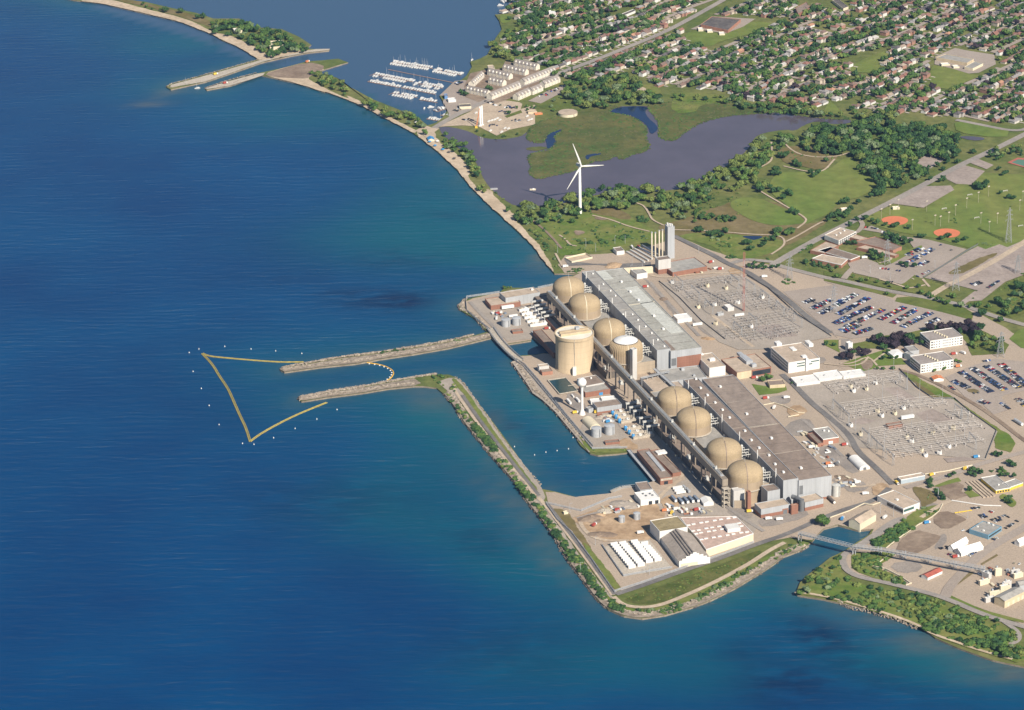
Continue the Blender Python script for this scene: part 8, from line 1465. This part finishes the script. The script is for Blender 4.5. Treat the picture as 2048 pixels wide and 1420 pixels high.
for s in ('w5 740,600 830,560 860,620 760,640', 'w5 900,720 970,680 1080,700 1090,750 960,750', 'w5 1150,720 1220,690 1260,740 1180,760', 'w5 1060,600 1130,580 1140,610 1080,620', 'w5 1580,430 1640,380 1740,440 1740,500 1640,490', 'w5 1010,400 1070,360 1080,410', 'w5 1340,680 1500,640 1500,700 1380,720', 'w5 1600,730 1700,730 1680,800 1610,790'): shrubs(s, 330, (2, 5), dict(dark=4, green=4))
shrubs('z5 400,130 700,60 800,200 850,220 700,230 500,200', 150, (1.2, 3.8), SMX); shrubs('z5 560,340 780,330 900,470 760,560 620,430', 135, (1.2, 3.8), SMX); shrubs('z5 760,550 900,590 860,600 780,590', 450, (1.9, 3.8), dict(dark=3, green=4)); shrubs('z5 1330,820 1430,800 1490,850 1380,870', 510, (1.2, 2.8), dict(dark=4, green=4)); shrubs('z5 1140,560 1260,580 1300,600 1200,610', 390, (1.2, 2.5), dict(green=4)); shrubs('z5 1480,600 1650,620 1850,690 1800,710 1550,660', 225, (1.2, 3.8), SMX); shrubs('z5 1460,560 1640,440 1700,440 1500,570', 300, (1.2, 3.1), dict(dark=3, green=4))
shrubs('z6 1480,1110 1700,1040 2040,850 2060,1230 1700,1220', 90, (1.2, 3.2), dict(olive=4, green=3)); shrubs('z6 1550,540 1720,530 1740,570 1600,590', 255, (1.2, 2.5), dict(olive=3, pale=3)); shrubs('z4 470,440 540,420 600,430 520,450', 495, (1.9, 3.8), dict(olive=4, green=3)); shrubs('y3 430,780 620,980 740,1140 700,1160 560,960', 105, (0.6, 1.5), dict(olive=4, green=3)); shrubs('y1 820,1240 880,1240 920,1320 1290,1310 1290,1335 980,1345', 195, (1.0, 2.2), SMX)
shrubs('z2 660,750 760,850 900,960 930,1060 1050,1170 1060,1190 1000,1140 900,1050 820,920 690,800', 300, (1.2, 3.2), SMX); shrubs('z3 640,870 900,880 940,930 860,990 700,950 610,900', 60, (1.0, 2.5), dict(olive=4, green=3)); shrubs('z3 1560,1170 1640,1220 1660,1330 1600,1310', 90, (1.2, 2.5), SMX); shrubs('z3 300,1100 500,1160 330,1290 100,1290 120,1180', 60, (1.0, 2.5), SMX)
tag(sb.build('shrubbery', [LEAF[k] for k in LK]), kind='stuff')
# reeds: a ragged skirt round the marsh
rd = Merge(); REEDL = {0: leaf_mat('reed_leaf', (.075, .09, .03), (.15, .14, .06)), 1: LEAF['green']}
for poly in (MW, ME):
    P = chaikin(GP(poly), True, 1); pp = [(p.x, p.y) for p in P]; xs = [p[0] for p in pp]; ys = [p[1] for p in pp]; got = 0
    for q, d in along(P+[P[0]], 2.2): rd.add(FARB[tr.randrange(4)], (q.x+tr.uniform(-2, 2), q.y+tr.uniform(-2, 2), Z0), tr.uniform(0, 6), (tr.uniform(1.8, 3),)*2+(tr.uniform(1, 1.7),), 1 if tr.random() < .6 else 0)
    while got < 900:
        x, y = tr.uniform(min(xs), max(xs)), tr.uniform(min(ys), max(ys)); got += 1
        if inside(x, y, pp): rd.add(FARB[tr.randrange(4)], (x, y, Z0+.1), tr.uniform(0, 6), (tr.uniform(2, 5),)*2+(tr.uniform(.5, 1.1),), 0 if mnoise.noise((x*.02, y*.02, 1)) > 0 else 1)
rd.build('marsh_reeds', [REEDL[0], REEDL[1]])
# ---- armour stone along jetties and breakwater
STONE = mat('armour_stone', (.22, .18, .14), .9, col2=(.46, .39, .31), scale=.25, scale2=.6, spec=.15); STONEW = mat('wet_stone', (.13, .11, .095), .6, var=.2, scale=.4)
rk = Merge(); OCT = (np.array([(1, 0, 0), (-1, 0, 0), (0, 1, 0), (0, -1, 0), (0, 0, 1), (0, 0, -1)], float), [(0, 2, 4), (2, 1, 4), (1, 3, 4), (3, 0, 4), (2, 0, 5), (1, 2, 5), (3, 1, 5), (0, 3, 5)]); CUB = (np.array([(x, y, z) for x in (-.8, .8) for y in (-.8, .8) for z in (-.7, .7)], float), [(0, 1, 3, 2), (4, 6, 7, 5), (0, 4, 5, 1), (2, 3, 7, 6), (0, 2, 6, 4), (1, 5, 7, 3)])
def rocks(s, width, per_m, size=(.9, 2.3), inward=None, crest=0, z=0.2):
    P = GP(Q(s), 0) if isinstance(s, str) else s
    for q, d in along(P, 1/per_m):
        n = Vector((-d.y, d.x, 0))*(inward or 1); f = tr.random(); p = q+n*(f*width-1.6)+d*tr.uniform(-1, 1); k = tr.uniform(*size); sc = (k*tr.uniform(.7, 1.2), k*tr.uniform(.7, 1.2), k*tr.uniform(.5, .8)); V = OCT if tr.random() < .5 else CUB
        V = (V[0]*(1+np.array([[tr.uniform(-.25, .25)] for _ in V[0]])), V[1]); rk.add(V, (p.x, p.y, z+f*(Z0-z+.75)+crest*math.sin(math.pi*min(1, f))), tr.uniform(0, 6), sc, 1 if f < .12 else 0)
OUT = 'y2 1640,890 1480,950 1420,1000 1300,1080 1100,1200 900,1300 740,1360 530,1420 y3 900,1370 760,1350 640,1300 560,1230 450,1080 330,920 200,700 0,450 y7 640,680 560,590 480,500 400,400 350,340 300,255 240,185'
rocks(OUT, 9, 5.5, (1.0, 2.4), inward=-1)
rocks('y6 1100,397 900,422 740,447 728,437 740,425 900,393 1100,363', 7, 5, inward=-1, crest=1); rocks('y6 1400,357 1250,372 1100,397', 7, 5, inward=-1, crest=.8); rocks('y6 1100,363 1200,343 1400,309 1520,291', 5, 3.5, inward=-1)
rocks('y6 1850,75 1600,135 1400,170 1200,200 1060,226 850,247 640,276 622,266', 8, 5.5, inward=-1, crest=.8); rocks('y6 622,266 638,251 850,213 1000,188 1200,163 1400,133 1620,93 1740,63', 4, 3.2, inward=-1)
rocks('y1 830,1250 700,1100 560,930 430,810 330,740 270,640 200,540 130,440', 5, 3, inward=-1); rocks('y1 430,810 330,740 270,640 200,540 130,440', 9, 4, (.8, 1.8), inward=-1); rocks('p 970,660 955,640 z4 100,640 80,600 140,540', 5, 3, inward=-1); rocks('y7 480,500 560,590 640,680 700,760', 6, 0.1)
rocks('y7 300,100 340,130 400,215 470,310 560,440 680,600 770,690', 3, 2.2, (.5, 1.1), inward=1, z=.6); rocks('y4 150,850 60,900 0,905', 7, 4, inward=-1); rocks('y5 200,640 330,670 400,690 520,740 640,765 760,800 860,830 960,880', 4, 1.6, (.5, 1.2), inward=1); rocks('y5 140,630 160,650 210,655', 6, 6, (.7, 1.5), inward=1)
rocks('z1 1525,362 1350,427 1200,477 1000,522 975,510 1000,495 1100,468 1300,413 1520,350', 3.5, 1.4, (.6, 1.2), inward=-1); rocks('z1 1530,440 1350,500 1210,526 1203,518 1320,478 1500,430', 3.5, 1.4, (.6, 1.2), inward=-1)
tag(rk.build('armour_stones', [STONE, STONEW]), kind='stuff'); print('trees', len(TREES), 'faces', len(mg.F), len(sb.F), len(rd.F), len(rk.F))
HAZE = 2.0e-5
# ---- air
hz = MB(); hz.prism([(-1600, -4100), (2000, -4100), (2000, 3300), (-1600, 3300)], -1.0, 1680, 0, True, None, True); HZ = bpy.data.materials.new('haze'); HZ.use_nodes = True; nt = HZ.node_tree; nt.nodes.clear(); ou = nt.nodes.new('ShaderNodeOutputMaterial'); pv = nt.nodes.new('ShaderNodeVolumePrincipled'); pv.inputs['Density'].default_value = HAZE; pv.inputs['Color'].default_value = (.36, .58, 1, 1); pv.inputs['Anisotropy'].default_value = .3; nt.links.new(pv.outputs[0], ou.inputs['Volume']); tag(hz.build('haze', HZ), kind='stuff')
# ------------------------------------------------------------------ light, sky, render settings
SUN_EL = math.radians(37.5); sd = Vector((.53, -.85, 0)).normalized()*math.cos(SUN_EL); sd.z = math.sin(SUN_EL)
ld = bpy.data.lights.new('sun', 'SUN'); ld.energy = 5.0; ld.angle = math.radians(.5); ld.color = (1, .92, .80)
lo = bpy.data.objects.new('sun', ld); COL.objects.link(lo); lo.rotation_euler = sd.to_track_quat('Z', 'Y').to_euler(); lo.location = (0, 0, 3000)
w = bpy.data.worlds.new('World'); SC.world = w; w.use_nodes = True; nt = w.node_tree
sky = nt.nodes.new('ShaderNodeTexSky'); sky.sky_type = 'NISHITA'; sky.sun_disc = False
sky.sun_elevation = SUN_EL; sky.sun_rotation = math.atan2(sd.x, sd.y); sky.air_density = 1.0; sky.dust_density = .25; sky.ozone_density = 1.6
nt.links.new(sky.outputs[0], nt.nodes['Background'].inputs[0]); nt.nodes['Background'].inputs[1].default_value = .058
SC.view_settings.view_transform = 'Standard'; SC.view_settings.look = 'None'; SC.view_settings.exposure = .52; SC.view_settings.gamma = 1
SC.cycles.max_bounces = 5; SC.cycles.diffuse_bounces = 1; SC.cycles.glossy_bounces = 2; SC.cycles.volume_bounces = 0
SC.cycles.use_denoising = True
